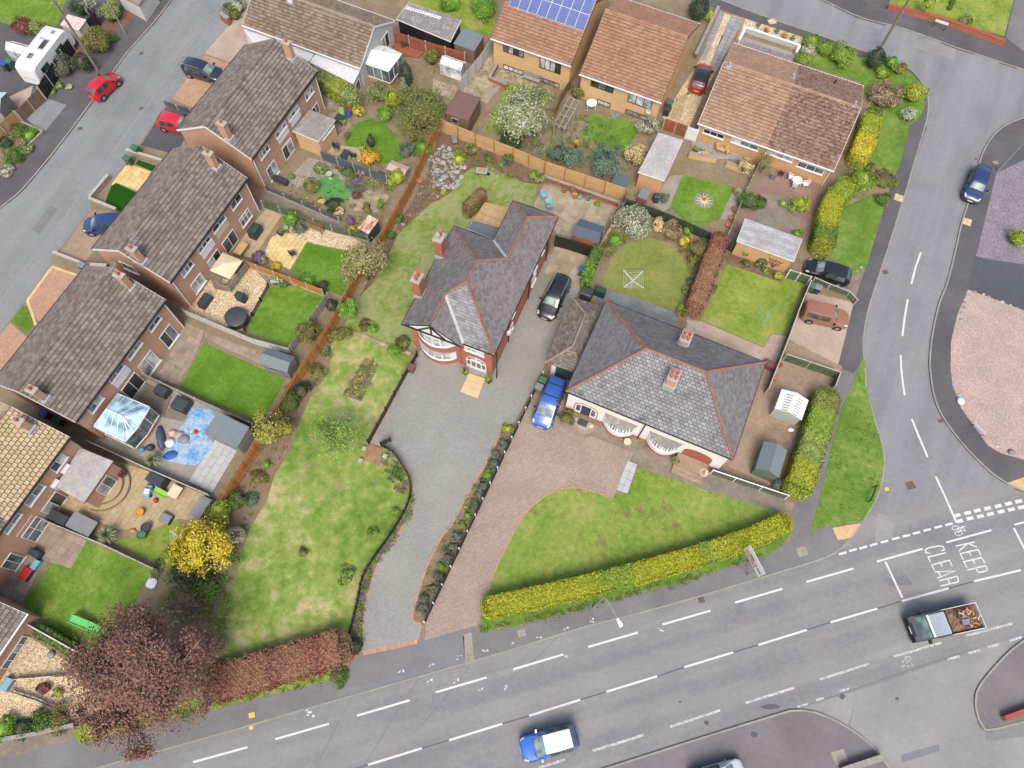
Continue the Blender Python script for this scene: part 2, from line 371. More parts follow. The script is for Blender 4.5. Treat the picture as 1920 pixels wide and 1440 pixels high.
sheet('concrete_strip',Zs(((-60,1404),(140,1360),(150,1385),(0,1425),(-60,1440))),0.119,m_concd,0.1)
sheet('tan_block_paving',Zs(((1561,990),(1619,980),(1597,1008),(1571,1013))),0.117,m_blocky,0.05)
sheet('tan_block_paving',Zs(((1890,905),(1925,893),(1960,905),(1925,921),(1895,909))),0.117,m_blocky,0.05)
east_block=sheet('east_footpath',KEs+Zs(((2300,900),(2300,100))),0.10,m_paved,0.19)
sheet('plum_gravel_bed',Zs(((1868,325),(1920,300),(2060,240),(2060,500),(1920,495),(1860,487),(1830,480))),0.112,m_grav_pur,0.1)
sheet('dark_driveway',Zs(((1829,482),(1860,489),(1920,497),(2060,502),(2060,600),(1920,580),(1815,541))),0.109,m_patchd,0.1)
sheet('pink_gravel_bed',Zs(((1815,543),(1920,582),(2060,605),(2100,900),(1990,880),(1920,862),(1877,850),(1852,835),(1830,805),(1802,765),(1786,722),(1782,690),(1783,640),(1795,590))),0.112,m_grav_pink,0.1)
top_block=sheet('top_footpath',KTs+Zs(((2200,100),(2100,-200),(1500,-200))),0.10,m_paved,0.19)
sheet('top_lawn',Zs(((1664,12),(1700,-60),(1930,-60),(1900,0),(1883,68),(1800,45),(1720,25))),0.115,m_lawn_y,0.1)
sheet('top_driveway',Zs(((1885,70),(1903,0),(1920,-60),(2080,-60),(2080,160),(1925,100))),0.111,m_pave,0.1)
south_block=sheet('south_footpath',KSs+Zs(((1760,1560),(1500,1700),(900,1700),(860,1525))),0.10,m_paves,0.19)
sheet('corner_footpath',KXs+Zs(((2200,1280),(2200,1100))),0.10,m_paves,0.19)
apron=sheet('junction_apron',[at(*p,0)for p in((1489,1332),(1530,1318),(1640,1285),(1760,1243),(1860,1208),(1925,1190),(1925,1210),(1880,1240),(1850,1280),(1845,1330),(1850,1390),(1930,1380),(1960,1560),(1700,1560),(1640,1420),(1560,1355))],0.004,m_apron,0.05)
sheet('patch_repair',[at(*p,0)for p in((1612,1362),(1652,1352),(1672,1400),(1634,1396))],0.008,m_apron,0.02)
sheet('patch_repair',[at(*p,0)for p in((1690,1415),(1760,1395),(1762,1408),(1690,1430))],0.0085,m_patch,0.02)
west_block=sheet('west_footpath',KWs+Zs(((-260,420),(-260,-200),(300,-300))),0.10,m_paved,0.19)
sheet('estate_footpath',KLs[2:-2]+Zs(((-120,800),(0,624),(20,600),(47,566),(97,494),(105,477),(172,390),(166,375),(205,332),(212,335),(260,272),(310,197),(322,185),(382,100),(430,47),(490,-40),(530,-120))),0.107,m_left,0.1)
for pts,z_,mt in((((1710,75),(1735,72),(1792,92),(1790,112),(1712,88)),.0012,m_apron),(((1610,35),(1655,48),(1652,56),(1606,42)),.0012,m_apron),(((1560,985+22),(1575,1030),(1600,1024),(1590,1010)),.0012,m_apron),(((1646,962),(1678,972),(1672,1010),(1640,1016)),.0012,m_apron),(((1655,1085),(1700,1078),(1712,1096),(1670,1100)),.0036,m_patch),(((1375,1130),(1392,1126),(1400,1150),(1382,1152)),.0036,m_patch),(((930,1260),(1010,1238),(1012,1246),(934,1270)),.0036,m_apron),(((60,430),(95,385),(108,392),(74,440)),.0036,m_patch)):
 sheet('patch_repair',[at(*p,0)for p in pts],z_,mt,.01)
m_stain=nm('oil_stain',[c(84,82,84),c(110,108,110)],4,10,.5)
for x,y,rx,ry,z_ in((1414,1377,.28,.2,.1042),(1325,1355,.2,.14,.003),(1275,1316,.12,.08,.003),(1682,1310,.16,.12,.0062),(1579,1306,.22,.18,.0062),(1445,1325,.7,.2,.003)):
 p=at(x,y,z_);sheet('oil_stain',[p+Vector((rx*math.cos(t)*random.uniform(.8,1.2),ry*math.sin(t)*random.uniform(.8,1.2),0))for t in(k*.628 for k in range(10))],z_,m_stain,.002)
# --- patches, covers and stains laid on the footway
def mark(parent,pts,z,mat,name='road_marking',depth=0.003):
 return MB().prism([(p[0],p[1])for p in pts],z-depth,z).build(name,mat,parent)
def line(parent,p,q,wd,z=0.0045,mat=None,name='lane_marking'):
 a,b=at(*p,0),at(*q,0);d=(b-a).normalized();n=Vector((-d.y,d.x,0))*wd/2
 return mark(parent,[a-n,b-n,b+n,a+n],z,mat or m_paint,name)
for pts,mt in((((800,1213),(870,1192),(872,1250),(836,1258),(832,1230),(790,1240)),m_patch),(((868,1190),(884,1186),(890,1243),(872,1247)),m_conc),
    (((660,1292),(780,1255),(798,1262),(664,1302)),m_patch),(((438,1340),(484,1327),(487,1350),(440,1362)),m_pave)):
 sheet('patch_repair',Zs(pts),0.1125,mt,0.03)
m_cover=nm('inspection_cover',[c(120,108,98),c(140,128,118)],3,speck=0.2,ss=20)
m_iron=nm('iron_cover',[c(96,84,78),c(116,104,96)],3,speck=0.2,ss=20)
m_yel=plain('yellow_paint',c(236,196,70),0.7)
for x,y,s_,z,mt,nm_ in((978,1187,.62,.1135,m_conc,'inspection_cover'),(1504,1034,.8,.1135,m_conc,'inspection_cover'),(1707,910,.75,.004,m_iron,'inspection_cover'),(1663,917,.34,.004,m_yel,'yellow_marker_plate'),
    (1660,510,.55,.001,m_iron,'inspection_cover'),(1574,1419,1.0,.1135,m_conc,'inspection_cover'),(472,1341,.42,.1165,m_yel,'yellow_paint_mark'),(471,1364,.3,.004,m_yel,'yellow_paint_mark'),
    (1315,1125,.5,.005,m_iron,'gully_grate'),(1763,789,.4,.003,m_iron,'gully_grate'),(265,203,.4,.004,m_iron,'gully_grate'),(150,241,.45,.004,m_iron,'inspection_cover'),(265,100,.45,.004,m_iron,'inspection_cover'),(1830,298,.3,.003,m_iron,'gully_grate'),(1867,305,.55,.1135,m_conc,'inspection_cover'),(1448,40,.9,.1135,m_grav_tan,'inspection_cover')):
 p=at(x,y,z);d=Vector((math.cos(RA),math.sin(RA),0))*s_/2;n=Vector((-d.y,d.x,0))*0.85
 sheet(nm_,[p-d-n,p+d-n,p+d+n,p-d+n],z,mt,0.004)
def tactile(x,y,name='tactile_slabs'):
 o=sheet(name,[at(x,y)+U2*a+V2*b for a,b in((-.42,-.42),(.42,-.42),(.42,.42),(-.42,.42))],0.1145,m_tar,0.01)
 me=MB().box(-.2,-.2,0,.2,.2,.012).mesh('slab',nm('tactile_buff',[c(196,180,132),c(214,200,150)],2,rnd=0.06))
 for a in(-1,1):
  for b in(-1,1):
   p=at(x,y)+U2*a*.21+V2*b*.21;p.z=0.1146
   place(me,'slab',o,Matrix.Translation(p)@Matrix.Rotation(UA-math.pi/2,4,'Z'))
tactile(1685,371);tactile(1813,416)
# --- white lines
for p,q in(((362,1429),(464,1401)),((516,1386),(617,1357)),((669,1342),(768,1313)),((817,1298),(913,1270)),((962,1255),(1056,1227)),((1103,1213),(1196,1186)),((1242,1171),(1332,1145)),((1378,1130),(1467,1104)),((1512,1091),(1600,1066)),((1644,1053),(1730,1029)),((1774,1017),(1859,994)),((1902,984),(1985,962)),((210,1473),(312,1443)),
   ((690,1434),(791,1403)),((842,1388),(942,1357)),((992,1342),(1088,1312)),((1137,1297),(1232,1268)),((1283,1251),(1375,1223)),((1422,1209),(1513,1181)),((1557,1167),(1645,1141)),((1691,1127),(1779,1103)),((1826,1090),(1914,1069))):
 line(main_road,p,q,0.145)
line(main_road,(1660,1053),(1692,1121),0.16);line(main_road,(1901,990),(1940,1066),0.16)
for p,q in(((1010,1440),(1060,1424)),((1111,1408),(1207,1378)),((1256,1363),(1350,1332)),((1398,1318),(1490,1289)),((1537,1274),(1629,1245)),((1676,1231),(1765,1205)),((1811,1192),(1899,1169))):
 line(main_road,p,q,0.17,mat=m_paintf,name='worn_lane_marking')
for p,q in(((1495,1326),(1515,1320)),((1530,1313),(1545,1309)),((1574,1296),(1592,1291)),((1776,1236),(1800,1230)),((1815,1225),(1838,1219)),((1852,1213),(1873,1208)),((1893,1201),(1916,1194))):
 line(main_road,p,q,0.17,0.0085,m_paintf,'worn_lane_marking')
for p,q in(((791,1403),(842,1388)),((942,1357),(992,1342)),((1088,1312),(1137,1297)),((1232,1268),(1283,1251)),((1375,1223),(1422,1209)),((1513,1181),(1557,1167)),((1645,1141),(1691,1127)),((1779,1103),(1826,1090)),((600,1462),(690,1434))):
 line(main_road,p,q,0.1,0.003,m_tar,'tar_seam')
m_crack=plain('crack_fill',c(112,114,120),0.7)
for pts in(((668,1290),(640,1345),(590,1440)),((800,1250),(735,1350),(680,1440)),((905,1215),(850,1290),(790,1360)),((1090,1150),(1000,1240),(880,1330)),((1500,1327),(1600,1293),(1700,1258),(1800,1225)),((1600,1330),(1590,1370)),((1545,850),(1560,850))):
 for p,q in zip(pts,pts[1:]):line(main_road,p,q,0.045,0.0088 if pts[0][0]>1490 else 0.0028,m_crack,'crack')
for x,y in((1418,1225),(1497,1207),(1570,1188),(1647,1172),(1727,1155),(1803,1137),(1880,1120),(1437,1268),(1515,1247),(1592,1232),(1668,1215),(1748,1197),(1825,1180),(1900,1165),(1957,1101),(1977,1147)):
 a=px('Q',x-25,y+6);b=px('Q',x+25,y-6);line(side_road,a,b,0.27,0.0048,name='give_way_marking')
for x,y in((1357,1292),(1277,1312),(1193,1335),(1113,1357),(1038,1378),(958,1398),(873,1422)):
 line(main_road,px('Q',x-28,y+7),px('Q',x+28,y-7),0.17,0.0049)
for x,y in((1310,122),(1372,103),(1435,87),(1500,69)):
 line(main_road,px('V',x-23,y+7),px('V',x+23,y-7),0.17,0.0049)
for pts in(((1258,933),(1335,1100),(1412,1275)),((1078,500),(1130,630),(1197,788)),((995,22),(999,120),(1012,240),(1025,325))):
 for p,q in zip(pts,pts[1:]):line(side_road,px('Q',*p),px('Q',*q),0.17,0.0049)
for pts in(((1146,573),(1105,690),(1075,810)),((1048,925),(1025,1060),(1008,1200))):
 for p,q in zip(pts,pts[1:]):line(side_road,px('J',*p),px('J',*q),0.17,0.0049)
def stroke(parent,c_,pts,wd,z,name='painted_letter',mat=None):
 mb=MB();L=[ap(c_,x,y,0)for x,y in pts];k=len(L);l_=[];r_=[]
 for i,p in enumerate(L):
  d0=(L[i]-L[i-1]).normalized()if i else None;d1=(L[i+1]-L[i]).normalized()if i<k-1 else None
  d=((d0 or d1)+(d1 or d0)).normalized();n=Vector((-d.y,d.x,0));f=1/max(0.5,abs(n.dot(Vector((-(d1 or d0).y,(d1 or d0).x,0)))))
  l_.append(p+n*wd/2*f);r_.append(p-n*wd/2*f)
 for i in range(k-1):mb.add([(q.x,q.y,z)for q in(r_[i],r_[i+1],l_[i+1],l_[i])],[(0,1,2,3)])
 return mb
def letter(parent,c_,strokes,wd,z=0.0046,name='painted_letter',mat=None):
 mb=MB()
 for i,s_ in enumerate(strokes):
  t=stroke(parent,c_,s_,wd,z+i*0.0006);mb.add(t.v,t.f)
 return mb.build(name,mat or m_paint,parent)
LW=0.1
for st in([[(1044,438),(1290,384)],[(1082,502),(1196,404)],[(1196,404),(1316,450)]],
  [[(1140,612),(1100,536),(1330,482),(1366,556)],[(1212,512),(1240,562)]],
  [[(1186,714),(1146,640),(1378,586),(1414,658)],[(1262,614),(1288,662)]],
  [[(1192,746),(1424,690),(1448,732),(1430,758),(1346,778),(1322,760),(1302,722)]],
  [[(712,532),(660,520),(648,490),(680,466),(830,434),(882,446),(894,486),(856,498)]],
  [[(920,522),(684,580),(722,652)]],
  [[(770,752),(732,682),(960,620),(998,698)],[(842,652),(870,704)]],
  [[(806,850),(1038,756),(774,772)],[(820,776),(848,826)]],
  [[(824,886),(1060,826),(1078,876),(1062,904),(980,920),(956,902),(940,858)],[(980,918),(850,952)]]):
 letter(main_road,'X',st,LW)
def ringp(cx,cy,rx,ry,n=14):return[(cx+rx*math.cos(2*math.pi*i/n),cy+ry*math.sin(2*math.pi*i/n))for i in range(n+1)]
letter(main_road,'X',[ringp(1040,205,46,26),ringp(1080,275,48,26),[(1050,215),(1130,195),(1172,240),(1090,240),(1075,270)],[(1090,240),(1130,195)],[(1130,195),(1125,185),(1175,186)]],0.06,0.0046,'cycle_symbol')
CR['Y']=(1690,1110,9.6)
letter(main_road,'Y',[[(50,1195),(100,1165),(150,1165),(175,1190),(150,1225)],[(0,1270),(60,1225),(110,1215)],[(80,1290),(110,1250),(165,1250)],[(100,1340),(150,1330)],[(180,1290),(200,1310),(190,1335)],[(0,1340),(60,1320)]],0.06,0.0046,'worn_cycle_symbol',m_paintf)
m_splash=nm('white_splash',[c(206,206,206),c(240,240,240)],6,speck=0.1)
for i,(x,y,s_)in enumerate(((757,1266,.34),(752,1258,.2),(808,1246,.2),(860,1233,.2),(910,1221,.2),(961,1207,.2),(1012,1193,.2),(1061,1179,.2),(1109,1163,.22),(807,1278,.26),(858,1275,.24),(582,1337,.3),(900,1291,.2),(950,1290,.2),(1240,1181,.2),(1060,1231,.16))):
 z=0.1128 if at(x,y).y>0 and i<9 and i!=0 else 0.0046
 p=at(x,y,z);mb=MB()
 for j in range(5):
  q=p+Vector((random.uniform(-1,1)*s_,random.uniform(-1,1)*s_*.7,0));r=s_*random.uniform(.14,.4)
  mb.add([(q.x+r*math.cos(t)*random.uniform(.7,1.2),q.y+r*math.sin(t)*random.uniform(.5,1.0),z+j*.0007)for t in(k*.785 for k in range(8))],[tuple(range(8))])
 o=mb.build('white_paint_splash',m_splash);o['kind']='structure'
# ================================================================== gardens: lawns, beds, drives, patios
def lawn(name,pts,mat,z=0.118,smooth=False):
 P=Zs(pts)
 if smooth:P=spline(P,4,True)
 return sheet(name,P,z,mat,0.05)
lawn('main_lawn',((392,1232),(430,1236),(640,1202),(655,1190),(660,1150),(672,1100),(690,1060),(720,1020),(750,980),(768,940),(765,895),(745,862),(722,840),(690,838),(722,775),(760,705),(776,668),(745,640),(757,560),(800,470),(850,425),(900,400),(985,392),(1007,347),(980,342),(940,325),(920,312),(885,315),(862,332),(850,357),(825,375),(810,380),(775,412),(745,442),(732,470),(700,530),(668,560),(652,600),(622,640),(620,662),(618,690),(605,715),(580,750),(560,795),(545,845),(515,890),(500,940),(470,990),(455,1030),(440,1090),(410,1140)),m_lawn_main)
lawn('rear_lawn',((840,620),(880,480),(985,420),(1000,380),(1007,347),(980,342),(940,325),(920,312),(885,315),(862,332),(850,357),(825,375),(810,380),(775,412),(745,442),(732,470),(700,530),(672,562),(665,600),(690,632),(770,655)),m_lawn_back,0.123)
m_bed=nm('flower_bed_soil',[c(118,108,76),c(140,120,100),c(158,142,118)],0.8,5,speck=0.25,ss=16,bump=0.5)
sheet('fence_side_bed',Zs(((440,925),(545,715),(600,640),(622,640),(620,662),(618,690),(605,715),(580,750),(560,795),(545,845),(515,890),(500,940),(455,1000),(420,985))),0.126,m_bed,0.05)
sheet('rear_fence_bed',Zs(((672,560),(760,400),(800,330),(822,250),(870,255),(1000,320),(1010,345),(980,342),(940,325),(920,312),(885,315),(862,332),(850,357),(825,375),(810,380),(775,412),(745,442),(732,470),(700,530))),0.1265,m_mulch,0.05)
sheet('flower_bed',aps('L',((1140,40),(1245,95),(1110,370),(965,320))),0.1275,m_bed,0.05)
lawn('turfed_garden',((383,643),(337,727),(490,795),(535,712)),m_lawn_br)
lawn('narrow_garden_lawn',((576,455),(640,468),(690,470),(640,555),(545,512)),m_lawn_br)
lawn('square_garden_lawn',((505,540),(461,620),(545,655),(612,550),(560,535)),m_lawn_mid)
lawn('oval_garden_lawn',((655,250),(680,226),(720,232),(750,265),(765,290),(735,305),(700,302),(650,275)),m_lawn_br,smooth=True)
lawn('putting_green',((600,337),(632,326),(640,345),(660,360),(647,379),(615,378),(595,365)),m_turf2,0.124,True)
lawn('slide_lawn',((42,1132),(100,1053),(130,1067),(163,1015),(290,1068),(262,1108),(245,1150),(168,1222)),m_lawn_mid)
lawn('scrubby_lawn',aps and(px('K',1150,1340),px('K',1200,1250),px('K',1330,1260),px('K',1420,1400),px('R',1040,330),px('R',850,280),px('R',640,170)),m_lawn_y)
lawn('round_lawn',[px('I',*p)for p in((290,760),(340,620),(480,495),(640,462),(800,515),(900,620),(942,720),(930,800),(900,900),(850,1010),(600,935),(300,830))],m_lawn_olive)
lawn('square_lawn',[px('I',*p)for p in((1215,665),(1790,810),(1640,1190),(1540,1180),(1490,1280),(1020,1080))],m_lawn_y)
lawn('patterned_lawn',[px('I',*p)for p in((880,-10),(1270,85),(1160,320),(1030,375),(920,350),(840,290),(785,230))],m_lawn_mid)
lawn('house_back_lawn',[px('C',*p)for p in((1250,850),(1620,930),(1570,1010),(1480,1140),(1150,1040))],m_lawn_mid)
lawn('blossom_tree_lawn',[px('C',*p)for p in((600,650),(700,615),(930,690),(850,920),(500,1000),(420,980))],m_lawn_y)
lawn('corner_lawn',[px('E',*p)for p in((300,330),(480,400),(680,430),(830,430),(960,470),(1060,540),(1140,620),(1175,720),(1170,820),(1120,900),(1060,945),(985,1260),(940,1310),(760,1210),(840,860),(720,700),(700,620),(330,500))],m_verge)
lawn('hedge_side_lawn',[px('J',*p)for p in((530,250),(800,130),(880,200),(740,680),(650,745),(470,620),(480,400))],m_verge)
lawn('bungalow_front_lawn',((1142,932),(1120,924),(1097,917),(1067,915),(1030,925),(997,950),(977,975),(960,1005),(935,1055),(912,1115),(905,1130),(1200,1060),(1470,985),(1450,957),(1382,937),(1275,902),(1197,877),(1175,925)),m_lawn_front)
lawn('back_verge',[px('B',*p)for p in((1400,-80),(1920,-80),(2080,100),(2160,260),(1800,240),(1450,0))],m_lawn_y)
sheet('corner_garden_lawn',aps('A',((-300,-200),(560,-200),(440,180),(330,250),(260,250),(90,190),(-300,100))),0.115,m_lawn_mid,0.1)
drive=sheet('grey_block_driveway',Zs(((800,640),(900,690),(1000,480),(1050,475),(1090,535),(1022,682),(1012,707),(965,792),(945,800),(932,826),(915,863),(880,921),(845,988),(830,1004),(800,1064),(783,1118),(773,1161),(792,1170),(784,1202),(681,1224),(682,1160),(688,1120),(700,1080),(715,1045),(740,1010),(765,970),(776,930),(772,895),(750,862),(725,840),(695,832),(724,775),(757,705))),0.114,m_blockg,0.05)
m_edge=nm('brick_edging',[c(186,140,108),c(206,164,130)],4,rnd=0.1,speck=0.15)
def edging(name,pts,wd=0.12,z=0.15,mat=None,step=0.24,parent=None):
 mb=MB();P=[Vector((p.x,p.y,0))for p in pts];out=[];carry=0
 for a,b in zip(P,P[1:]):
  d=(b-a).length;t=carry
  while t<d:out.append(a+(b-a)*(t/d));t+=step
  carry=t-d
 for a,b in zip(out,out[1:]):
  d=(b-a).normalized();n=Vector((-d.y,d.x,0))*wd/2;g=d*0.012;h=z+random.uniform(-.008,.008)
  q=[a+g-n,b-g-n,b-g+n,a+g+n];mb.hexa([(p.x,p.y,0.05)for p in q],[(p.x,p.y,h)for p in q])
 o=mb.build(name,mat or m_edge,parent);o['kind']='structure';return o
edging('drive_edging',spline(Zs(((680,1222),(682,1160),(688,1120),(700,1080),(715,1045),(740,1010),(765,970),(776,930),(772,895),(750,862),(725,840))),4))
edging('drive_edging',Zs(((681,1225),(784,1203))),0.3,0.122)
edging('drive_edging',spline(Zs(((790,1170),(773,1161),(783,1118),(800,1064),(830,1004),(845,988),(880,921),(915,863),(932,826),(945,800),(965,792))),4))
edging('drive_edging',Zs(((695,832),(724,775),(757,705),(776,672))))
sheet('planting_strip',Zs(((790,1172),(773,1161),(783,1118),(800,1064),(830,1004),(845,988),(880,921),(915,863),(932,826),(945,800),(965,792),(962,802),(800,1160),(796,1172))),0.135,m_bed,0.05)
sheet('tan_block_driveway',aps('N',((975,395),(1190,440),(1150,620),(1270,640),(1690,820),(1540,1172),(1350,1110),(1230,1100),(1080,1140),(950,1240),(820,1440)))+Zs(((912,1117),(897,1168),(796,1198),(800,1160),(877,1000),(1000,742))),0.114,m_blockt,0.05)
edging('lawn_edging',spline(Zs(((1142,932),(1097,917),(1067,915),(1030,925),(997,950),(977,975),(935,1055),(912,1117))),4),0.12,0.14)
edging('drive_threshold',Zs(((796,1198),(897,1169))),0.2,0.122,m_conc)
sheet('bungalow_path',aps('N',((1130,640),(1270,590),(1480,640),(1740,740),(1690,830),(1270,660))),0.1175,m_concd,0.05)
sheet('bungalow_path',aps('O',((310,760),(350,680),(700,780),(960,900),(1560,1140),(1545,1185),(1400,1192),(1130,1112),(700,972),(390,862))),0.1205,m_concd,0.05)
sheet('step_path',aps('N',((1535,1180),(1690,830),(1710,835),(1555,1180))),0.124,m_conc,0.05)
sheet('bare_earth_yard',aps('O',((1000,830),(1340,60),(1420,0),(1500,-100),(1920,110),(1560,640),(1480,1050))),0.116,m_dirt,0.05)
sheet('side_yard',aps('I',((920,1080),(1020,1090),(1490,1290),(1550,1185),(1650,1200),(1560,1480),(1500,1400),(900,1150))),0.1165,m_conct,0.05)
sheet('concrete_parking',aps('J',((300,870),(610,940),(640,960),(525,1420),(110,1290),(140,1250))),0.1145,m_conct,0.05)
sheet('estate_car_parking',aps('J',((190,560),(290,620),(740,660),(650,930),(310,730))),0.1143,m_concd,0.05)
sheet('bungalow_back_patio',aps('I',((1260,340),(1480,-10),(1560,-100),(1920,50),(1810,520),(1230,480))),0.113,nm('brick_patio',[c(134,106,96),c(150,122,112),c(166,144,128)],0.6,8,speck=0.2,ss=20),0.05)
sheet('mossy_bed',aps('I',((1360,420),(1480,130),(1640,150),(1800,250),(1720,480))),0.1185,m_concd,0.05)
sheet('rose_bed',aps('I',((1175,560),(1640,690),(1620,800),(1210,660))),0.122,m_mulch,0.05)
sheet('hedge_strip',aps('I',((900,1050),(1140,500),(1210,640),(1010,1090))),0.1215,m_bed,0.05)
sheet('round_lawn_bed',aps('I',((330,520),(480,440),(860,440),(1100,500),(1130,560),(900,1060),(850,1010),(942,800),(942,720),(900,620),(800,515),(640,462),(480,495),(340,620),(300,700),(250,650))),0.1195,m_bed,0.05)
sheet('path_slabs',aps('I',((785,0),(880,-10),(785,230),(740,270),(640,200))),0.1175,m_conc,0.05)
sheet('path_slabs',aps('I',((1270,85),(1330,100),(1230,330),(1160,320))),0.1175,m_conc,0.05)
sheet('front_drive',aps('D',((680,90),(860,140),(560,700),(430,1000),(250,880),(520,460))),0.113,m_grav_tan,0.05)
sheet('pea_gravel_strip',aps('D',((870,140),(1300,280),(1280,370),(860,220),(790,330))),0.1135,m_grav_tan,0.05)
sheet('front_court',aps('D',((860,280),(1250,400),(1230,480),(800,340))),0.114,m_conc,0.05)
sheet('plum_chippings',aps('D',((860,305),(1210,420),(1195,455),(850,345))),0.1185,m_grav_pur,0.05)
sheet('gravel_garden',aps('G',((0,1100),(-200,1010),(-40,800),(60,640),(300,690),(430,830),(245,1165))),0.1135,m_grav_tan,0.05)
sheet('gravel_garden',aps('G',((520,430),(720,350),(1000,440),(1150,520),(1000,600),(700,490))),0.1135,m_grav_tan,0.05)
sheet('gravel_front_garden',Zs(((-80,1420),(-40,1270),(50,1190),(140,1250),(200,1330),(140,1355),(0,1380))),0.1135,m_grav_tan,0.05)
sheet('gravel_yard',aps('B',((520,1380),(720,1180),(880,1230),(1000,1330),(780,1440))),0.1135,m_grav_grey,0.05)
for pts,mt,nm_ in((((430,47),(490,-40),(600,60),(500,90),(440,120),(383,100)),m_conct,'tarmac_front_drive'),(((383,102),(436,122),(372,206),(322,186)),m_blockr,'red_block_front_drive'),(((312,200),(372,212),(330,290),(264,272)),m_patchd,'tarmac_parking'),
     (((172,392),(230,400),(160,490),(108,477)),m_dirt,'concrete_front_drive'),(((97,497),(155,518),(100,620),(70,600),(50,566)),m_blockr,'patterned_block_drive'),(((20,602),(46,569),(66,600),(52,628)),m_verge,'front_grass_patch'),(((-60,660),(0,628),(19,605),(50,632),(30,680),(-40,740)),m_blockr,'red_block_parking'),
     (((0,190),(62,160),(56,187),(20,220),(-40,240)),m_conct,'caravan_hardstanding'),(((48,222),(92,186),(125,197),(82,250)),m_left,'gated_entrance'),(((88,175),(140,125),(220,62),(262,25),(250,10),(180,50),(100,130)),m_mulch,'bark_bed'),(((-40,330),(25,325),(82,248),(40,228),(-30,270)),m_bed,'corner_bed')):
 sheet(nm_,Zs(pts),0.1115,mt,0.04)
for pts,mt in(((197,380),(212,341),(258,362),(228,398)),m_turf),((px('A',1040,1200),px('A',1170,1245),px('A',1140,1285),px('A',1015,1230)),m_turf):
 sheet('artificial_turf',Zs(pts),0.121,mt,0.02)
# --- slabs: every flag is a piece of its own
def clip(poly,cell):
 out=cell
 n=len(poly);ar=sum(poly[i][0]*poly[(i+1)%n][1]-poly[(i+1)%n][0]*poly[i][1]for i in range(n));sg=1 if ar>0 else-1
 for i in range(n):
  a,b=poly[i],poly[(i+1)%n];inp=out;out=[]
  def sd_(p):return sg*((b[0]-a[0])*(p[1]-a[1])-(b[1]-a[1])*(p[0]-a[0]))
  for j in range(len(inp)):
   p,q=inp[j],inp[(j+1)%len(inp)];sp,sq=sd_(p),sd_(q)
   if sp>=0:out.append(p)
   if(sp>=0)!=(sq>=0):
    t=sp/(sp-sq);out.append((p[0]+(q[0]-p[0])*t,p[1]+(q[1]-p[1])*t))
  if len(out)<3:return[]
 return out
def slabs(name,pts,cw,ch,mat,z=0.135,gap=0.03,ang=None,base=None,off=0.0,th=0.03):
 P=[(p.x,p.y)for p in pts];a=UA if ang is None else ang
 o=sheet(name,pts,z-th*0.5,base or m_concd,0.05)
 ca,sa=math.cos(a),math.sin(a)
 Q=[(x*ca+y*sa,-x*sa+y*ca)for x,y in P]
 x0=min(q[0]for q in Q);x1=max(q[0]for q in Q);y0=min(q[1]for q in Q);y1=max(q[1]for q in Q)
 me=MB().box(-cw/2+gap/2,-ch/2+gap/2,-th,cw/2-gap/2,ch/2-gap/2,0).mesh('slab',mat)
 j=0;y=y0;cnt=0
 while y<y1:
  x=x0-(off*cw if j%2 else 0)
  while x<x1:
   cell=[(x,y),(x+cw,y),(x+cw,y+ch),(x,y+ch)];cl=clip(cell,Q)
   dz=random.uniform(-.004,.004)
   ar=0.5*abs(sum(cl[i][0]*cl[(i+1)%len(cl)][1]-cl[(i+1)%len(cl)][0]*cl[i][1]for i in range(len(cl))))if cl else 0
   if ar>0.995*cw*ch:
    wx,wy=(x+cw/2)*ca-(y+ch/2)*sa,(x+cw/2)*sa+(y+ch/2)*ca
    place(me,'slab',o,Matrix.Translation((wx,wy,z+dz))@Matrix.Rotation(a,4,'Z'));cnt+=1
   elif ar>0.15*cw*ch:
    mx=sum(p[0]for p in cl)/len(cl);my=sum(p[1]for p in cl)/len(cl)
    cl=[(mx+(p[0]-mx)*(1-gap/cw),my+(p[1]-my)*(1-gap/ch))for p in cl]
    MB().prism([(p[0]*ca-p[1]*sa,p[0]*sa+p[1]*ca)for p in cl],z-th,z+dz).build('slab',mat,o);cnt+=1
   x+=cw
  y+=ch;j+=1
 return o
m_sl_y=nm('sandstone_slab',[c(206,180,116),c(224,200,140),c(232,212,160)],1.2,7,rnd=0.1,speck=0.08)
m_sl_b=nm('buff_slab',[c(176,158,122),c(194,176,140)],1.2,7,rnd=0.09,speck=0.08)
m_sl_g=nm('grey_slab',[c(148,148,146),c(170,170,168)],1.2,7,rnd=0.1,speck=0.08)
m_sl_w=nm('pale_slab',[c(178,182,184),c(200,202,204)],1.2,7,rnd=0.05,speck=0.06)
m_sl_m=nm('mixed_slab',[c(136,124,112),c(160,146,130),c(172,158,144)],1.2,6,rnd=0.16,speck=0.12)
m_sl_s=nm('stone_flag',[c(146,134,112),c(170,158,134),c(184,174,152)],1.0,6,rnd=0.16,speck=0.1)
m_sl_d=nm('slate_flag',[c(116,122,126),c(138,144,146)],1.0,6,rnd=0.12,speck=0.08)
slabs('yellow_patio',Zs(((202,372-16),(237,306),(284,322),(262,360),(218,342))),0.62,0.62,m_sl_y)
sheet('conservatory_garden_floor',aps('K',((1000,330),(1100,200),(1640,440),(1600,680),(1420,1000),(700,690))),.111,m_conc,.04)
slabs('topmost_patio',aps('B',((850,690),(1000,830),(1030,950),(930,1060),(870,860))),.6,.6,m_sl_m)
slabs('wicker_patio',aps('B',((860,1080),(1110,1110),(1200,1230),(830,1150))),.6,.6,m_sl_b)
slabs('pond_patio',aps('G',((1010,170),(1180,100),(1320,150),(1230,280),(1050,260))),.6,.6,m_sl_s)
slabs('greenhouse_path',aps('B',((1650,590),(1840,650),(1810,760),(1640,690))),.9,.6,m_sl_s)
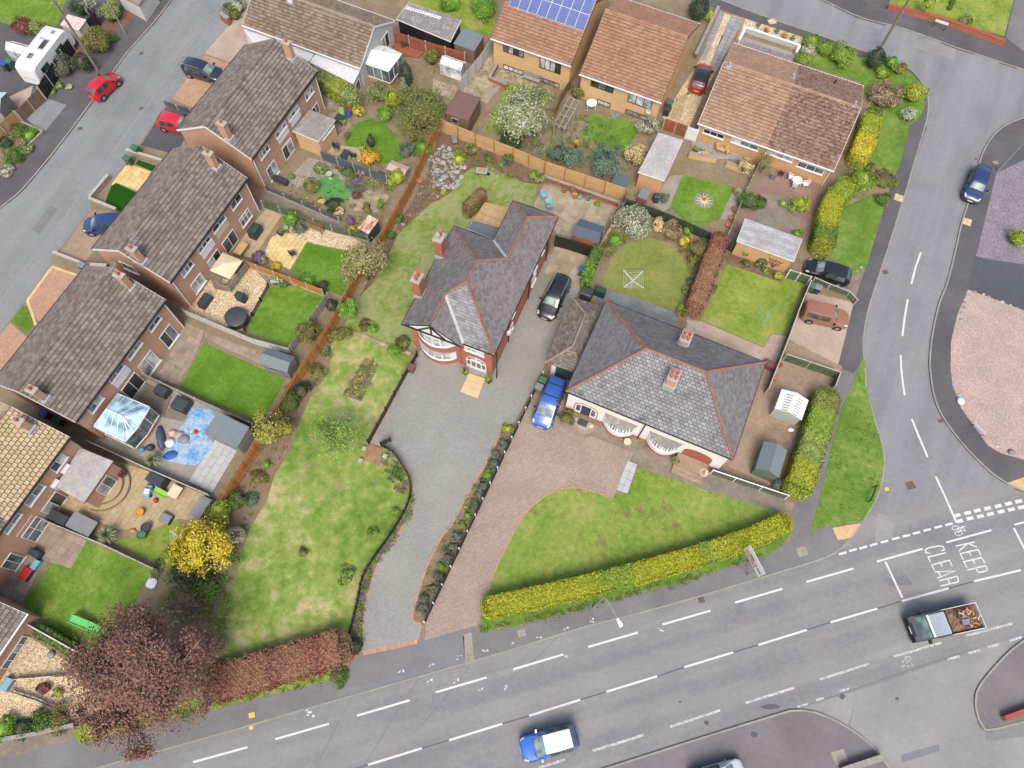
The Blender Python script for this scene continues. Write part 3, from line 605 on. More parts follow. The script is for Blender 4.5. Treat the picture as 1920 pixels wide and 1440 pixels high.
sheet('side_passage',aps('G',((360,170),(420,130),(960,370),(930,400),(640,310))),.1125,m_concd,.04)
slabs('cream_patio',aps('G',((520,410),(705,490),(575,705),(375,600),(430,470))),0.6,0.45,m_sl_y,off=0.5)
slabs('house_side_patio',aps('G',((390,250),(520,290),(300,620),(150,580),(240,440))),0.62,0.62,m_sl_b,ang=UA)
slabs('mixed_slab_patio',aps('F',((1400,1100),(1530,1160),(1520,1220),(1420,1440),(1220,1440),(1340,1200))),0.6,0.6,m_sl_m)
slabs('mixed_slab_patio',aps('K',((1260,100),(1420,100),(1340,250),(1120,190))),0.6,0.6,m_sl_m)
slabs('garden_path',aps('F',((1530,1160),(1920,1310),(1920,1360),(1540,1220))),0.6,0.6,m_sl_m)
slabs('garden_path',aps('G',((0,1190),(390,1360),(350,1410),(0,1250))),0.6,0.6,m_sl_m)
slabs('toy_patio',aps('K',((800,790),(1100,890),(1440,1030),(1560,1080),(1480,1270),(1340,1250),(1110,1345),(880,1330),(640,1230),(450,1160),(500,1050))),0.6,0.45,m_sl_b,off=0.5,gap=0.022)
slabs('pale_patio',aps('K',((1610,660),(1780,740),(1590,1060),(1415,970))),0.9,0.6,m_sl_w,off=0.5)
slabs('old_slab_patio',aps('R',((270,60),(490,160),(400,320),(250,270),(130,510),(0,450),(100,260))),0.6,0.6,m_sl_m)
slabs('stone_drive_end',aps('H',((1190,765),(1280,525),(1550,605),(1480,760),(1440,850))),0.9,0.6,m_sl_s,off=0.4,z=0.128,gap=0.025)
slabs('rear_patio',aps('H',((1200,60),(1790,250),(1640,520),(1290,430),(1250,380),(1120,220))),0.9,0.75,m_sl_s,off=0.35,z=0.13,gap=0.025)
slabs('slate_patio',aps('I',((290,840),(840,1030),(830,1130),(190,930))),0.85,0.6,m_sl_d,off=0.5)
slabs('terrace_patio',aps('C',((500,300),(500,520),(460,600),(560,650),(450,780),(240,680))),0.6,0.6,m_sl_s)
slabs('terrace_patio',aps('C',((560,520),(720,560),(860,620),(820,650),(620,620),(500,590))),0.6,0.6,m_sl_s,z=.13)
slabs('stepping_slabs',aps('N',((1665,895),(1740,925),(1665,1145),(1585,1115))),0.62,0.5,m_sl_w,gap=0.03,z=0.138)
slabs('wheel_track',aps('D',((680,85),(720,95),(570,450),(520,450))),0.62,0.62,m_sl_g,gap=0.03,z=.128)
slabs('wheel_track',aps('D',((760,120),(855,140),(640,560),(590,560),(610,470))),0.62,0.62,m_sl_g,gap=0.03,z=.128)
slabs('wheel_track',aps('D',((350,740),(450,690),(380,900),(310,880))),0.62,0.62,m_sl_b,gap=0.03,z=.128)
slabs('bungalow_slab_patio',aps('D',((460,1070),(500,1030),(860,1160),(840,1200),(640,1190),(480,1120))),0.6,0.6,m_sl_g,z=.13)
# ================================================================== houses
m_brk_brown=bricks('brick_brown',(c(192,142,112),c(210,160,128)),c(200,178,156),stain=0.10)
m_brk_orange=bricks('brick_orange',(c(206,156,108),c(220,172,124)),c(214,180,138),stain=0.08)
m_brk_red=bricks('brick_red',(c(178,100,78),c(196,118,94)),c(176,126,106),stain=0.10)
m_brk_buff=bricks('brick_buff',(c(214,176,124),c(228,192,142)),c(216,186,146),stain=0.06)
m_brk_wall=bricks('brick_garden_wall',(c(168,92,68),c(188,112,84)),c(160,124,104),stain=0.18)
m_white=plain('white_upvc',c(242,244,246),0.35,var=0.02)
m_render=nm('white_render',[c(236,234,230),c(250,248,244)],0.7,8,speck=0.03,coord='O',rough=0.85)
m_greyrender=nm('grey_render',[c(190,188,184),c(206,204,200)],0.7,8,speck=0.04,coord='O')
m_darkframe=plain('brown_frame',c(92,44,38),0.5)
m_black=plain('black_paint',c(40,40,44),0.5)
m_lead=nm('lead_flashing',[c(160,164,168),c(196,200,204)],2,9,coord='O',rough=0.6)
m_glass=glass('window_glass',(0.10,0.125,0.13,1),0.07)
m_glassd=glass('window_glass_dark',(0.03,0.034,0.036,1),0.05)
m_glassl=glass('window_glass_curtained',(0.30,0.33,0.33,1),0.12)
m_pot=nm('terracotta',[c(184,104,84),c(204,126,104)],4,coord='O',speck=0.1)
m_felt=nm('felt_roof',[c(118,116,112),c(150,148,142),c(182,178,172)],0.7,3.5,0.5,speck=0.12,ss=12,coord='O')
m_feltl=nm('felt_roof_pale',[c(150,148,146),c(182,180,178),c(206,204,202)],0.6,3.5,0.5,speck=0.10,ss=12,coord='O',spots=(1.2,0.66,0.74,c(110,66,56)))
m_feltg=nm('felt_mossy',[c(104,102,100),c(140,138,134),c(196,194,190)],1.2,5,0.6,speck=0.25,ss=10,coord='O')
m_mort=nm('mortar_flaunching',[c(170,164,152),c(196,190,178)],3,coord='O',speck=0.12)
def tilem(name,cols,lich,amt=(0.60,0.68),rnd=0.16,dark=None,s=0.45):
 if name in MATS:return MATS[name]
 b=NB(name);v=b.coord('P')
 f=b.math('ADD',b.math('MULTIPLY',b.noise(v,s,4,0.6),0.55),b.math('MULTIPLY',b.rnd(),0.45))
 col=b.ramp(f,even(cols,0.2,0.8))
 if dark:col=b.mix(b.mr(b.noise(v,0.7,5,0.7),0.55,0.68,0,0.7),col,dark)
 col=b.mix(b.mr(b.noise(v,3.4,4,0.75),amt[0],amt[1],0,0.85),col,lich)
 col=b.scale(col,b.mr(b.noise(v,16,3,0.7),0.25,0.75,0.84,1.16));MATS[name]=b.out(col,0.92,0,0.15);return MATS[name]
m_t_terr=tilem('tile_brown_grey',[c(112,104,96),c(134,126,117),c(152,144,134)],c(204,198,188),(0.64,0.74),dark=c(104,92,76))
m_t_tan=tilem('tile_sandy',[c(174,156,122),c(190,172,137),c(200,184,152)],c(190,176,140),(0.72,0.8))
m_t_red=tilem('tile_terracotta',[c(154,118,96),c(168,131,108),c(180,144,121)],c(150,110,90),(0.66,0.78))
m_t_red2=tilem('tile_terracotta_pale',[c(156,126,106),c(170,140,119),c(182,153,132)],c(150,110,90),(0.7,0.8))
m_t_moss=tilem('tile_mossy',[c(134,108,94),c(154,127,112),c(168,142,127)],c(100,78,68),(0.50,0.60))
m_t_bung=tilem('tile_weathered',[c(120,106,90),c(142,128,110),c(158,146,128)],c(176,170,156),(0.66,0.76))
m_slate=tilem('slate',[c(108,105,106),c(126,122,123),c(140,136,136)],c(176,174,168),(0.62,0.78),s=0.3)
m_slateb=tilem('slate_blue',[c(108,107,109),c(124,123,125),c(138,137,138)],c(150,148,144),(0.74,0.84),s=0.3)
m_slatel=tilem('slate_pale',[c(126,126,130),c(145,145,149),c(163,163,167)],c(204,202,198),(0.62,0.74),dark=c(84,84,88),s=0.4)
m_slatem=tilem('slate_mossy',[c(112,104,98),c(132,124,116),c(150,144,136)],c(92,68,58),(0.54,0.64),s=0.6)
m_ridge_t=tilem('ridge_terracotta',[c(150,106,92),c(168,122,106)],c(150,120,104),(0.68,0.8))
m_ridge_g=tilem('ridge_concrete',[c(142,132,120),c(164,154,140)],c(190,184,172),(0.62,0.74))
m_under=nm('shade_moss_underlay',[c(62,56,50),c(84,76,68)],2,coord='O')  # shadow gaps and moss between tile courses are put into this dark colour
def P_(*a):return Vector(a)
def tile_prof(w,roll):
 if not roll:return[(0,0),(w,0)]
 return[(0,0),(0.55*w,0),(0.68*w,roll),(0.86*w,roll),(w,0)]
def slope(parent,pts,tw,tg,mat,roll=0.0,nind=300,th=0.06,gap=0.02,off=0.5,name='roof',seam=0.045):
 """one roof slope: pts[0]->pts[1] is the eave; underlay plus a tile for every piece"""
 p0,p1=Vector(pts[0]),Vector(pts[1]);e=(p1-p0).normalized()
 n=None
 for q in pts[2:]:
  t=e.cross(Vector(q)-p0)
  if t.length>0.5:n=t.normalized();break
 if n.z<0:n=-n
 s=n.cross(e)
 if s.z<0:s=-s
 Q=[((Vector(p)-p0).dot(e),(Vector(p)-p0).dot(s))for p in pts]
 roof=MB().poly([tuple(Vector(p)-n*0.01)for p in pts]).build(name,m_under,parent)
 M0=Matrix((e,s,n)).transposed().to_4x4();M0.translation=p0
 if M0.to_3x3().determinant()<0:
  e=-e;M0=Matrix((e,s,n)).transposed().to_4x4();M0.translation=p0;Q=[(-x,y)for x,y in Q]
 x0=min(q[0]for q in Q);x1=max(q[0]for q in Q);y1=max(q[1]for q in Q)
 prof=tile_prof(tw-gap,roll);k=len(prof)
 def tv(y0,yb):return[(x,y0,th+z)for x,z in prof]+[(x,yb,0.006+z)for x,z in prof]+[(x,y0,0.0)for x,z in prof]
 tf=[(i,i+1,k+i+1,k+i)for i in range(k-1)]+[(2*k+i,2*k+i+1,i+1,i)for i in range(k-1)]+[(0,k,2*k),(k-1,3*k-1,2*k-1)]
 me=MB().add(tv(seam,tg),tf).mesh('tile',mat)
 full=[];part=MB();j=0;y=0.0
 while y<y1-0.02:
  x=x0-(tw*off if j%2 else 0)
  while x<x1:
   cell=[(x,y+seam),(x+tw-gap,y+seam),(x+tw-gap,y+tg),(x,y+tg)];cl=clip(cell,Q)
   ar=0.5*abs(sum(cl[i][0]*cl[(i+1)%len(cl)][1]-cl[(i+1)%len(cl)][0]*cl[i][1]for i in range(len(cl))))if cl else 0
   if ar>0.99*(tw-gap)*(tg-seam):full.append((x,y))
   elif ar>0.03*tw*tg:
    zz=[th-(p[1]-y)/tg*(th-0.006)for p in cl]
    part.hexa([tuple(M0@Vector((p[0],p[1],0)))for p in cl],[tuple(M0@Vector((p[0],p[1],z_+random.uniform(0,.004))))for p,z_ in zip(cl,zz)])
   x+=tw
  y+=tg;j+=1
 mp=parent.matrix_basis.copy();mp=Matrix.Translation(parent.location)@Matrix.Rotation(parent.rotation_euler.z,4,'Z')
 cp=Vector((0,0,CAMH));full.sort(key=lambda q:((mp@(M0@Vector((q[0],q[1],0))))-cp).length)
 for i,(x,y)in enumerate(full):
  jz=random.uniform(-.003,.006)
  if i<nind:place(me,'tile',roof,M0@Matrix.Translation((x,y,jz)))
  else:part.add([tuple(M0@Vector((a+x,b+y,d+jz)))for a,b,d in tv(seam,tg)],tf)
 if part.v:
  o=part.build('roof_tiles',mat,roof);o['kind']='stuff'
 return roof
def ridge(parent,p,q,mat,r=0.13,L=0.45):
 p,q=Vector(p),Vector(q);d=(q-p);n=max(1,int(d.length/L));u=d.normalized();st=d.length/n
 s=Vector((0,0,1)).cross(u);s.normalize();t=u.cross(s)
 M0=Matrix((u,s,t)).transposed().to_4x4()
 pr=[(-r*1.15,-0.07),(-r*.8,0.03),(-r*.3,0.075),(r*.3,0.075),(r*.8,0.03),(r*1.15,-0.07)]
 mb=MB();k=len(pr);mb.add([(0.0,a,b+.012)for a,b in pr]+[(st-0.02,a,b)for a,b in pr],[(i,i+1,k+i+1,k+i)for i in range(k-1)]+[tuple(range(k)),tuple(range(2*k-1,k-1,-1))])
 me=mb.mesh('ridge_tile',mat)
 for i in range(n):place(me,'ridge_tile',parent,Matrix.Translation(p+u*st*i+Vector((0,0,random.uniform(0,.012))))@M0)
class Wall:
 """a wall plane of a thing: base point p (local), direction t (local), outward normal"""
 def __init__(s,root,p,q):
  s.root=root;s.p=Vector((p[0],p[1],0));d=Vector((q[0]-p[0],q[1]-p[1],0));s.len=d.length;s.t=d.normalized();s.n=Vector((s.t.y,-s.t.x,0))
  R=Matrix.Rotation(root.rotation_euler.z,3,'Z');s.wp=Vector(root.location)+R@s.p;s.wt=R@s.t;s.wn=R@s.n
 def hit(s,x,y):
  d=ray(x,y);o=Vector((0,0,CAMH));t=(s.wp-o).dot(s.wn)/d.dot(s.wn);h=o+d*t
  return(h-s.wp).dot(s.wt),h.z
 def pt(s,a,z,d):return tuple(s.p+s.t*a+s.n*d+Vector((0,0,z)))
 def box(s,mb,a0,z0,d0,a1,z1,d1):
  return mb.hexa([s.pt(a0,z0,d0),s.pt(a1,z0,d0),s.pt(a1,z0,d1),s.pt(a0,z0,d1)],[s.pt(a0,z1,d0),s.pt(a1,z1,d0),s.pt(a1,z1,d1),s.pt(a0,z1,d1)])
 def window(s,c_,A,B,nx=2,frame_=None,gl=None,transom=0.0,sill=True,door=False,name=None,fw=0.06):
  a0,za=s.hit(*px(c_,*A));a1,zb=s.hit(*px(c_,*B))
  return s.win(min(a0,a1),min(za,zb),max(a0,a1),max(za,zb),nx,frame_,gl,transom,sill,door,name,fw)
 def win(s,a0,z0,a1,z1,nx=2,frame_=None,gl=None,transom=0.0,sill=True,door=False,name=None,fw=0.06):
  z0=max(z0,0.14);fm=frame_ or m_white
  if z1-z0<0.25:z1=z0+0.25
  mb=MB();f=fw
  s.box(mb,a0,z0,0,a0+f,z1,.06);s.box(mb,a1-f,z0,0,a1,z1,.06);s.box(mb,a0+f,z0,0,a1-f,z0+f,.06);s.box(mb,a0+f,z1-f,0,a1-f,z1,.06)
  w_=(a1-a0-f)/nx
  for i in range(1,nx):s.box(mb,a0+w_*i,z0+f,0,a0+w_*i+f,z1-f,.055)
  tz=z1-(z1-z0)*transom
  if transom:
   for i in range(nx):s.box(mb,a0+w_*i+f,tz-f/2,0,a0+w_*(i+1),tz+f/2,.05)
  o=mb.build(name or('patio_door' if door else 'window'),fm,s.root)
  for i in range(nx):
   b0,b1=a0+w_*i+f,a0+w_*(i+1)
   for q0,q1 in(((z0+f,tz-f/2),(tz+f/2,z1-f))if transom else((z0+f,z1-f),)):
    MB().poly([s.pt(b0,q0,.02),s.pt(b1,q0,.02),s.pt(b1,q1,.02),s.pt(b0,q1,.02)]).build('pane',gl or(m_glassd if random.random()<.35 else m_glass if random.random()<.6 else m_glassl),o)
  if sill:s.box(MB(),a0-.06,z0-.07,0,a1+.06,z0-.004,.13).build('sill',fm,o)
  return o
 def panel(s,c_,A,B,mat,name='panel',d=0.03):
  a0,za=s.hit(*px(c_,*A));a1,zb=s.hit(*px(c_,*B))
  return s.box(MB(),min(a0,a1),min(za,zb),0,max(a0,a1),max(za,zb),d).build(name,mat,s.root)
def pot(mb,x,y,z,r=0.13,h=0.4):mb.lathe([(r*.9,z),(r*.8,z+h*.7),(r*1.05,z+h*.75),(r*1.05,z+h),(r*.6,z+h),(r*.6,z+h-.03)],x,y,9)
def chimney(root,fr,p,zb,zt,sx=0.55,sy=0.8,mat=None,pots=1,potm=None,rot=0.0):
 l=fr(p);x,y=l.x,l.y
 st=MB().box(x-sx/2,y-sy/2,zb,x+sx/2,y+sy/2,zt).build('chimney',mat or m_brk_brown,root)
 MB().box(x-sx/2-.06,y-sy/2-.06,zt+.002,x+sx/2+.06,y+sy/2+.06,zt+.1).build('cap',m_mort,st)
 MB().box(x-sx/2-.16,y-sy/2-.14,zb-.2,x+sx/2+.14,y+sy/2+.14,zb+.32).build('flashing',m_lead,st)
 for i in range(pots):
  mb=MB();pot(mb,x+((i%2)-.5)*sx*.45*(pots>2),y+((i//2 if pots>2 else i)-(0.5 if pots>1 else 0))*sy*.48,zt+.1);mb.build('chimney_pot',potm or m_pot,st,True,40)
 return st
def aerial(root,fr,p,z0,h=1.3):
 l=fr(p);mb=MB();mb.tube([(l.x,l.y,z0),(l.x,l.y,z0+h)],.022,5);mb.tube([(l.x-.1,l.y,z0+h),(l.x+.9,l.y+.25,z0+h)],.016,4)
 for i in range(6):t=.1+i*.15;mb.tube([(l.x-.05+t,l.y+t*.27-.3,z0+h),(l.x-.05+t,l.y+t*.27+.3,z0+h)],.011,4)
 return mb.build('aerial',m_lead,root)
def gable_house(name,label,O,rz,L,D,ez,tan,wmat,tmat,tw=0.36,tg=0.345,roll=0.0,ov=0.28,gov=0.12,trim=None,back=True,split=None,gut=None,rmat=None,nind=300,seam=.045):
 """walls, two slopes (front = -y), barge boards, gutters. O is the ground point under the front eave's x=0 corner"""
 root=thing(name,label,'house',(O.x,O.y,0),rz);rzh=ez+tan*D/2
 x0,x1,y0,y1=gov,L-gov,ov,D-ov;wz=ez+tan*ov-0.06
 mb=MB();ym=D/2
 pts=lambda x:[(x,y0,.0),(x,y1,.0),(x,y1,wz),(x,ym,rzh-0.06),(x,y0,wz)]
 mb.add(pts(x0)+pts(x1),[(4,3,2,1,0),(5,6,7,8,9),(0,5,9,4),(1,2,7,6)]);mb.build('wall',wmat,root)
 if split:
  xs,t2=split
  slope(root,[(0,0,ez),(xs,0,ez),(xs,ym,rzh),(0,ym,rzh)],tw,tg,tmat,roll,nind,seam=seam)
  slope(root,[(xs,0,ez),(L,0,ez),(L,ym,rzh),(xs,ym,rzh)],tw,tg,t2,roll,nind,seam=seam)
 else:slope(root,[(0,0,ez),(L,0,ez),(L,ym,rzh),(0,ym,rzh)],tw,tg,tmat,roll,nind,seam=seam)
 if back:
  tb=split[1]if split else tmat
  if split:
   slope(root,[(xs,D,ez),(0,D,ez),(0,ym,rzh),(xs,ym,rzh)],tw,tg,tmat,roll,0,seam=seam);slope(root,[(L,D,ez),(xs,D,ez),(xs,ym,rzh),(L,ym,rzh)],tw,tg,split[1],roll,0,seam=seam)
  else:slope(root,[(L,D,ez),(0,D,ez),(0,ym,rzh),(L,ym,rzh)],tw,tg,tmat,roll,0,seam=seam)
 ridge(root,(0,ym,rzh+.06),(L,ym,rzh+.06),rmat or m_ridge_g)
 tm=trim or m_white
 for x in(-.012,L+.012):
  mb=MB()
  for ya,yb in((0,ym),(D,ym)):mb.bar((x,ya,ez-.09),(x,yb,rzh-.09),.035,.2)
  mb.build('barge_board',tm,root)
 gm=gut or tm
 for y,sg in((-.06,-1),(D+.06,1)):
  MB().bar((-.05,y,ez-.03),(L+.05,y,ez-.03),.12,.1).build('gutter',gm,root)
  MB().box(x0,min(y0 if sg<0 else y1,y),ez-.12,x1,max(y0 if sg<0 else y1,y),ez-.085).build('soffit',tm,root)
 root['_d']=0;del root['_d']
 return root,Wall(root,(x0,y0),(x1,y0)),Wall(root,(x0,y1),(x0,y0)),Wall(root,(x1,y0),(x1,y1)),frame((O.x,O.y,0),rz),rzh
def downpipe(root,w_,a,z1,mat=None,z0=0.1):
 mb=MB();mb.tube([w_.pt(a,z1,.07),w_.pt(a,z0,.07)],.05,6);return mb.build('downpipe',mat or m_white,root)
def dish(root,p,nrm,mat):
 mb=MB();p=Vector(p);n=Vector(nrm).normalized();a=n.cross(Vector((0,0,1))).normalized();b=n.cross(a);vs=[p-n*.08]
 for r,o in((.18,-.03),(.32,.04)):
  vs+=[p+(a*math.cos(t)+b*math.sin(t))*r+n*o for t in(k*math.pi/5 for k in range(10))]
 mb.add(vs,[(0,1+i,1+(i+1)%10)for i in range(10)]+[(1+i,11+i,11+(i+1)%10,1+(i+1)%10)for i in range(10)]);mb.tube([p-n*.3,p],.02,5)
 return mb.build('satellite_dish',mat,root)
EZ=4.85
def terrace(name,label,S,L,D,tmat=None,split=None,roll=0.0,back=True):
 O=at(*S,EZ)
 return gable_house(name,label,O,UA,L,D,EZ,0.58,m_brk_brown,tmat or m_t_terr,0.36,0.345,roll,split=split,gut=m_black,back=back,rmat=m_t_terr)
# --- T1
r,wf,wg,wb_,fr,rz_=terrace('semi_detached_house','brown brick semi with flat roofed kitchen extension, topmost of the terrace row',(472,299),11.8,8.15)
for A,B,n in(((680,705),(750,685),3),((553,880),(641,812),3),((458,1005),(550,940),3),((335,1155),(420,1115),3),((395,1275),(497,1295),2)):wf.window('B',A,B,n,transom=0.3 if n==3 else 0)
wf.window('B',(510,1120),(617,1135),2,door=True,sill=False);wf.window('B',(735,820),(800,835),2,door=True,sill=False)
wf.panel('B',(575,905),(660,868),m_white);wf.panel('B',(475,1030),(570,985),m_white)
downpipe(r,wf,wf.len-.15,4.7);downpipe(r,wf,.15,4.7)
for X,Y in((575,405),(98,1005)):chimney(r,fr,ap('B',X,Y,6.6),6.0,7.9,.5,.75)
aerial(r,fr,ap('A',1660,900,7.6),6.8)
# --- T2
r,wf,wg,wb_,fr,rz_=terrace('semi_detached_house','brown brick semi with parasol deck behind, second of the terrace row from the top',(319,530),12.0,7.95)
for A,B,n in(((1720,215),(1813,165),2),((1790,330),(1888,295),3),((1585,400),(1692,312),2),((1475,550),(1580,470),3),((1345,720),(1450,660),3),((1425,825),(1543,782),2)):wf.window('F',A,B,n,transom=0.3 if n==3 else 0)
wf.window('F',(1660,510),(1800,495),2,door=True,sill=False);wf.window('F',(1550,650),(1688,640),2,door=True,sill=False)
wf.panel('F',(1610,425),(1720,360),nm('cream_panel',[c(214,200,168),c(222,210,180)],2));wf.panel('F',(1500,580),(1615,510),m_white)
wg.window('F',(890,635),(1045,735),2);downpipe(r,wf,wf.len-.15,4.7);downpipe(r,wf,.15,4.7)
chimney(r,fr,ap('F',1040,612,6.5),5.9,7.8,.5,.75);chimney(r,fr,ap('A',1600,1225,6.6),6.0,7.9,.5,.75)
aerial(r,fr,ap('F',1000,500,7.7),6.8)
# --- T3
r,wf,wg,wb_,fr,rz_=terrace('semi_detached_house','brown brick semi with glass conservatory, third of the terrace row from the top',(142,792),11.95,8.0)
for cc_,A,B,n in(('F',(1105,1145),(1207,1065),2),('F',(945,1360),(1065,1250),2),('K',(810,215),(930,105),2),('K',(645,430),(775,345),2),('F',(1190,1215),(1350,1195),2),('K',(1030,115),(1215,70),2)):wf.window(cc_,A,B,n)
wf.window('K',(905,290),(1090,220),2,door=True,sill=False);wf.panel('K',(835,235),(985,135),m_white);wf.panel('F',(975,1385),(1110,1270),nm('buff_panel',[c(184,160,116),c(196,172,128)],2,9))
downpipe(r,wf,wf.len-.15,4.7);chimney(r,fr,ap('K',300,325,6.6),6.0,7.7,.5,.75);chimney(r,fr,ap('F',950,808,6.5),5.9,7.8,.5,.75)
aerial(r,fr,ap('F',850,740,7.6),6.8,1.2)
# --- T4
E4=at(131,820,EZ);L4=12.0;O4=E4-U2*L4
r=gable_house('semi_detached_house','brown brick semi with sandy yellow tiles on its upper half, flat roofed extension behind',V3(O4.x,O4.y,0),UA,L4,8.0,EZ,0.58,m_brk_brown,m_t_terr,0.36,0.345,0.03,split=(4.9,m_t_tan),gut=m_black)
r,wf,wg,wb_,fr,rz_=r
for A,B,n in(((365,875),(505,785),2),((175,1140),(335,1005),2),((20,1355),(160,1215),2)):wf.window('K',A,B,n)
wf.window('R',(0,310),(155,255),2);wf.window('K',(305,1195),(515,1090),2,door=True,sill=False);wf.window('K',(155,1390),(390,1275),2,door=True,sill=False,transom=.4)
wf.panel('K',(120,1385),(240,1225),m_white);chimney(r,fr,ap('K',190,550,6.6),6.0,7.5,.5,.75)
# air conditioning units on the wall
for A,B in(((455,905),(530,850)),((370,1010),(450,965))):
 a0,z0=wf.hit(*px('K',A[0],A[1]));a1,z1=wf.hit(*px('K',*B));o=wf.box(MB(),min(a0,a1),min(z0,z1),0,max(a0,a1),min(z0,z1)+.6,.35).build('air_conditioner',m_white,r)
 ac=(min(a0,a1)+max(a0,a1))/2;mb=MB();ctr=wf.pt(ac,min(z0,z1)+.3,.352)
 mb.add([ctr]+[tuple(Vector(ctr)+(wf.t*math.cos(t)+Vector((0,0,1))*math.sin(t))*.24)for t in(k*math.pi/6 for k in range(12))],[(0,1+i,1+(i+1)%12)for i in range(12)]);mb.build('fan_grille',plain('grey_grille',c(190,192,194)),o)
# --- T5 (bottom left corner)
E5=at(*px('R',150,575),2.7);O5=E5-U2*9
r,wf,wg,wb_,fr,rz_=gable_house('low_house','low brown tiled house with long white window above the gravel garden',V3(O5.x,O5.y,0),UA,9.0,8.0,2.7,0.5,m_brk_brown,m_t_terr,0.36,0.345)
wf.window('R',(0,880),(165,700),4,sill=False)
# --- B0 white bungalow at the top
VA=UA-math.pi/2
O=at(455,47,2.8)
r,wf,wg,wb_,fr,rz_=gable_house('white_bungalow','white rendered bungalow with weathered brown roof and white lean-to along its side',O,VA,13.9,7.3,2.8,0.6,m_greyrender,m_t_bung,0.36,0.33,0.02)
wb_.window('B',(1255,300),(1325,335),2,door=True,sill=False)
chimney(r,fr,ap('B',585,0,4.8),4.4,5.5,.5,.6,m_render);
# lean-to flat roofs
def flat_roof(name,label,pts,z,wmat,rmat,cat='extension',fasc=None,th=0.16,inset=0.15):
 """pts: four roof corners on the ground, in order"""
 O=sum((Vector((p.x,p.y,0))for p in pts),Vector())/len(pts);rz=heading(pts[0],pts[1]);root=thing(name,label,cat,O,rz);f=frame(O,rz)
 L=[f((p.x,p.y,0))for p in pts];ar=sum(L[i].x*L[(i+1)%len(L)].y-L[(i+1)%len(L)].x*L[i].y for i in range(len(L)))
 if ar<0:L=L[::-1]
 ins=[Vector((p.x*(1-inset/max(abs(p.x),.3)),p.y*(1-inset/max(abs(p.y),.3)),0))for p in L]
 MB().prism(ins,0,z-th).build('wall',wmat,root);MB().prism(L,z-th+.002,z-.02).build('fascia',fasc or m_white,root)
 MB().prism([p*0.985 for p in L],z-.018,z).build('roof',rmat,root)
 walls=[Wall(root,ins[i],ins[(i+1)%len(ins)])for i in range(len(ins))]
 return root,walls
def face(walls,d):
 """the wall that looks along world direction d"""
 return max(walls,key=lambda w_:w_.wn.dot(Vector((d[0],d[1],0))))
m_poly=nm('polycarbonate',[c(206,208,212),c(226,228,232),c(188,190,196)],0.8,4,0.5,coord='O',rough=0.4)
r,ws=flat_roof('lean_to','pale ribbed plastic lean-to roof against the white bungalow',aps('B',((790,380),(1120,485),(1050,625),(725,465)),2.3),2.3,m_greyrender,m_poly)
face(ws,V2).window('B',(1060,640),(1115,690),1,door=True,sill=False)
for i in range(7):
 pa=Vector(ap('B',790+i*55,380+i*17.5,2.33));pb=Vector(ap('B',725+i*54,465+i*26.7,2.33));f=frame(r.location,r.rotation_euler.z);MB().bar(f(pa),f(pb),.05,.05).build('glazing_bar',m_white,r)
r,ws=flat_roof('porch','white flat roof of a store beside the white bungalow drive',aps('B',((225,215),(570,330),(770,385),(715,460),(560,380),(300,320)),2.1),2.1,m_render,m_poly,inset=.1)
# --- T1 and T4 flat-roofed kitchen extensions
r,ws=flat_roof('kitchen_extension','buff brick extension with grey felt roof on the topmost terrace semi',aps('B',((720,822),(915,895),(788,1060),(590,980)),2.6),2.6,m_brk_buff,m_felt)
face(ws,V2).window('B',(815,1040),(900,945),2)
r,ws=flat_roof('kitchen_extension','brown brick extension with speckled pale felt roof and patio door',aps('K',((600,715),(850,818),(628,1135),(410,1010)),2.7),2.7,m_brk_brown,m_feltl,fasc=plain('red_fascia',c(150,104,96)))
face(ws,V2).window('K',(715,1040),(880,965),2,door=True,sill=False)
# --- S1, S2 (orange brick, brown frames), B1 pair
def orange_house(label,eave_px,L,D,ez,wins,tmat):
 O=at(*eave_px,ez)
 r,wf,wg,we,fr,rz_=gable_house('orange_brick_house',label,O,VA,L,D,ez,0.52,m_brk_buff,tmat,0.36,0.33,0.03,trim=m_darkframe,gut=m_white,rmat=tmat,seam=.03)
 for i,(A,B,n)in enumerate(wins):
  if i<2:wf.window('C',A,B,n,frame_=m_darkframe,sill=False,fw=.07)
  else:wf.win(wf.hit(*px('C',*A))[0],.2,wf.hit(*px('C',*B))[0],.8,n,m_darkframe,m_glassl,sill=False)
 return r,wf,fr,rz_
S1r,wf,fr,rz1=orange_house('buff brick house with blue solar panels on its tiled roof',(921,72),8.8,11.8,3.8,(((575,330),(728,435),4),((850,420),(1003,558),4),((575,485),(725,555),4),((840,575),(995,645),4)),m_t_red)
m_cell=bricks('solar_cells',(c(62,84,150),c(74,98,166)),c(190,200,220),0.155,0.155,'O',0,0.008,0.03,0.05,off=0.0,rough=0.15,bump=0)
# panels lie on the front slope
def on_slope(px_,O,rz,ez,tan):
 f=frame(O,rz);d=ray(*px_);t0,t1=40.0,120.0;dn=d.normalized();o=Vector((0,0,CAMH))
 for _ in range(50):
  tm=(t0+t1)/2;p=o+dn*tm;l=f((p.x,p.y,0))
  if p.z>ez+tan*l.y:t0=tm
  else:t1=tm
 return f(p)
SO=Vector((S1r.location.x,S1r.location.y,0));q0=on_slope(px('C',615,45),SO,VA,3.8,.52);q1=on_slope(px('C',1180,232),SO,VA,3.8,.52)
pw,ph=(q1.x-q0.x)/8,1.62;sl_=Vector((0,1,.52)).normalized();nl=Vector((0,-.52,1)).normalized()
cell_me=MB().box(.03,.03,0,pw-.03,ph-.03,.012).mesh('cells',m_cell);pan_me=MB().box(0,0,-.03,pw-.012,ph-.012,-.001).mesh('solar_panel',plain('panel_frame',c(226,230,236),.4))
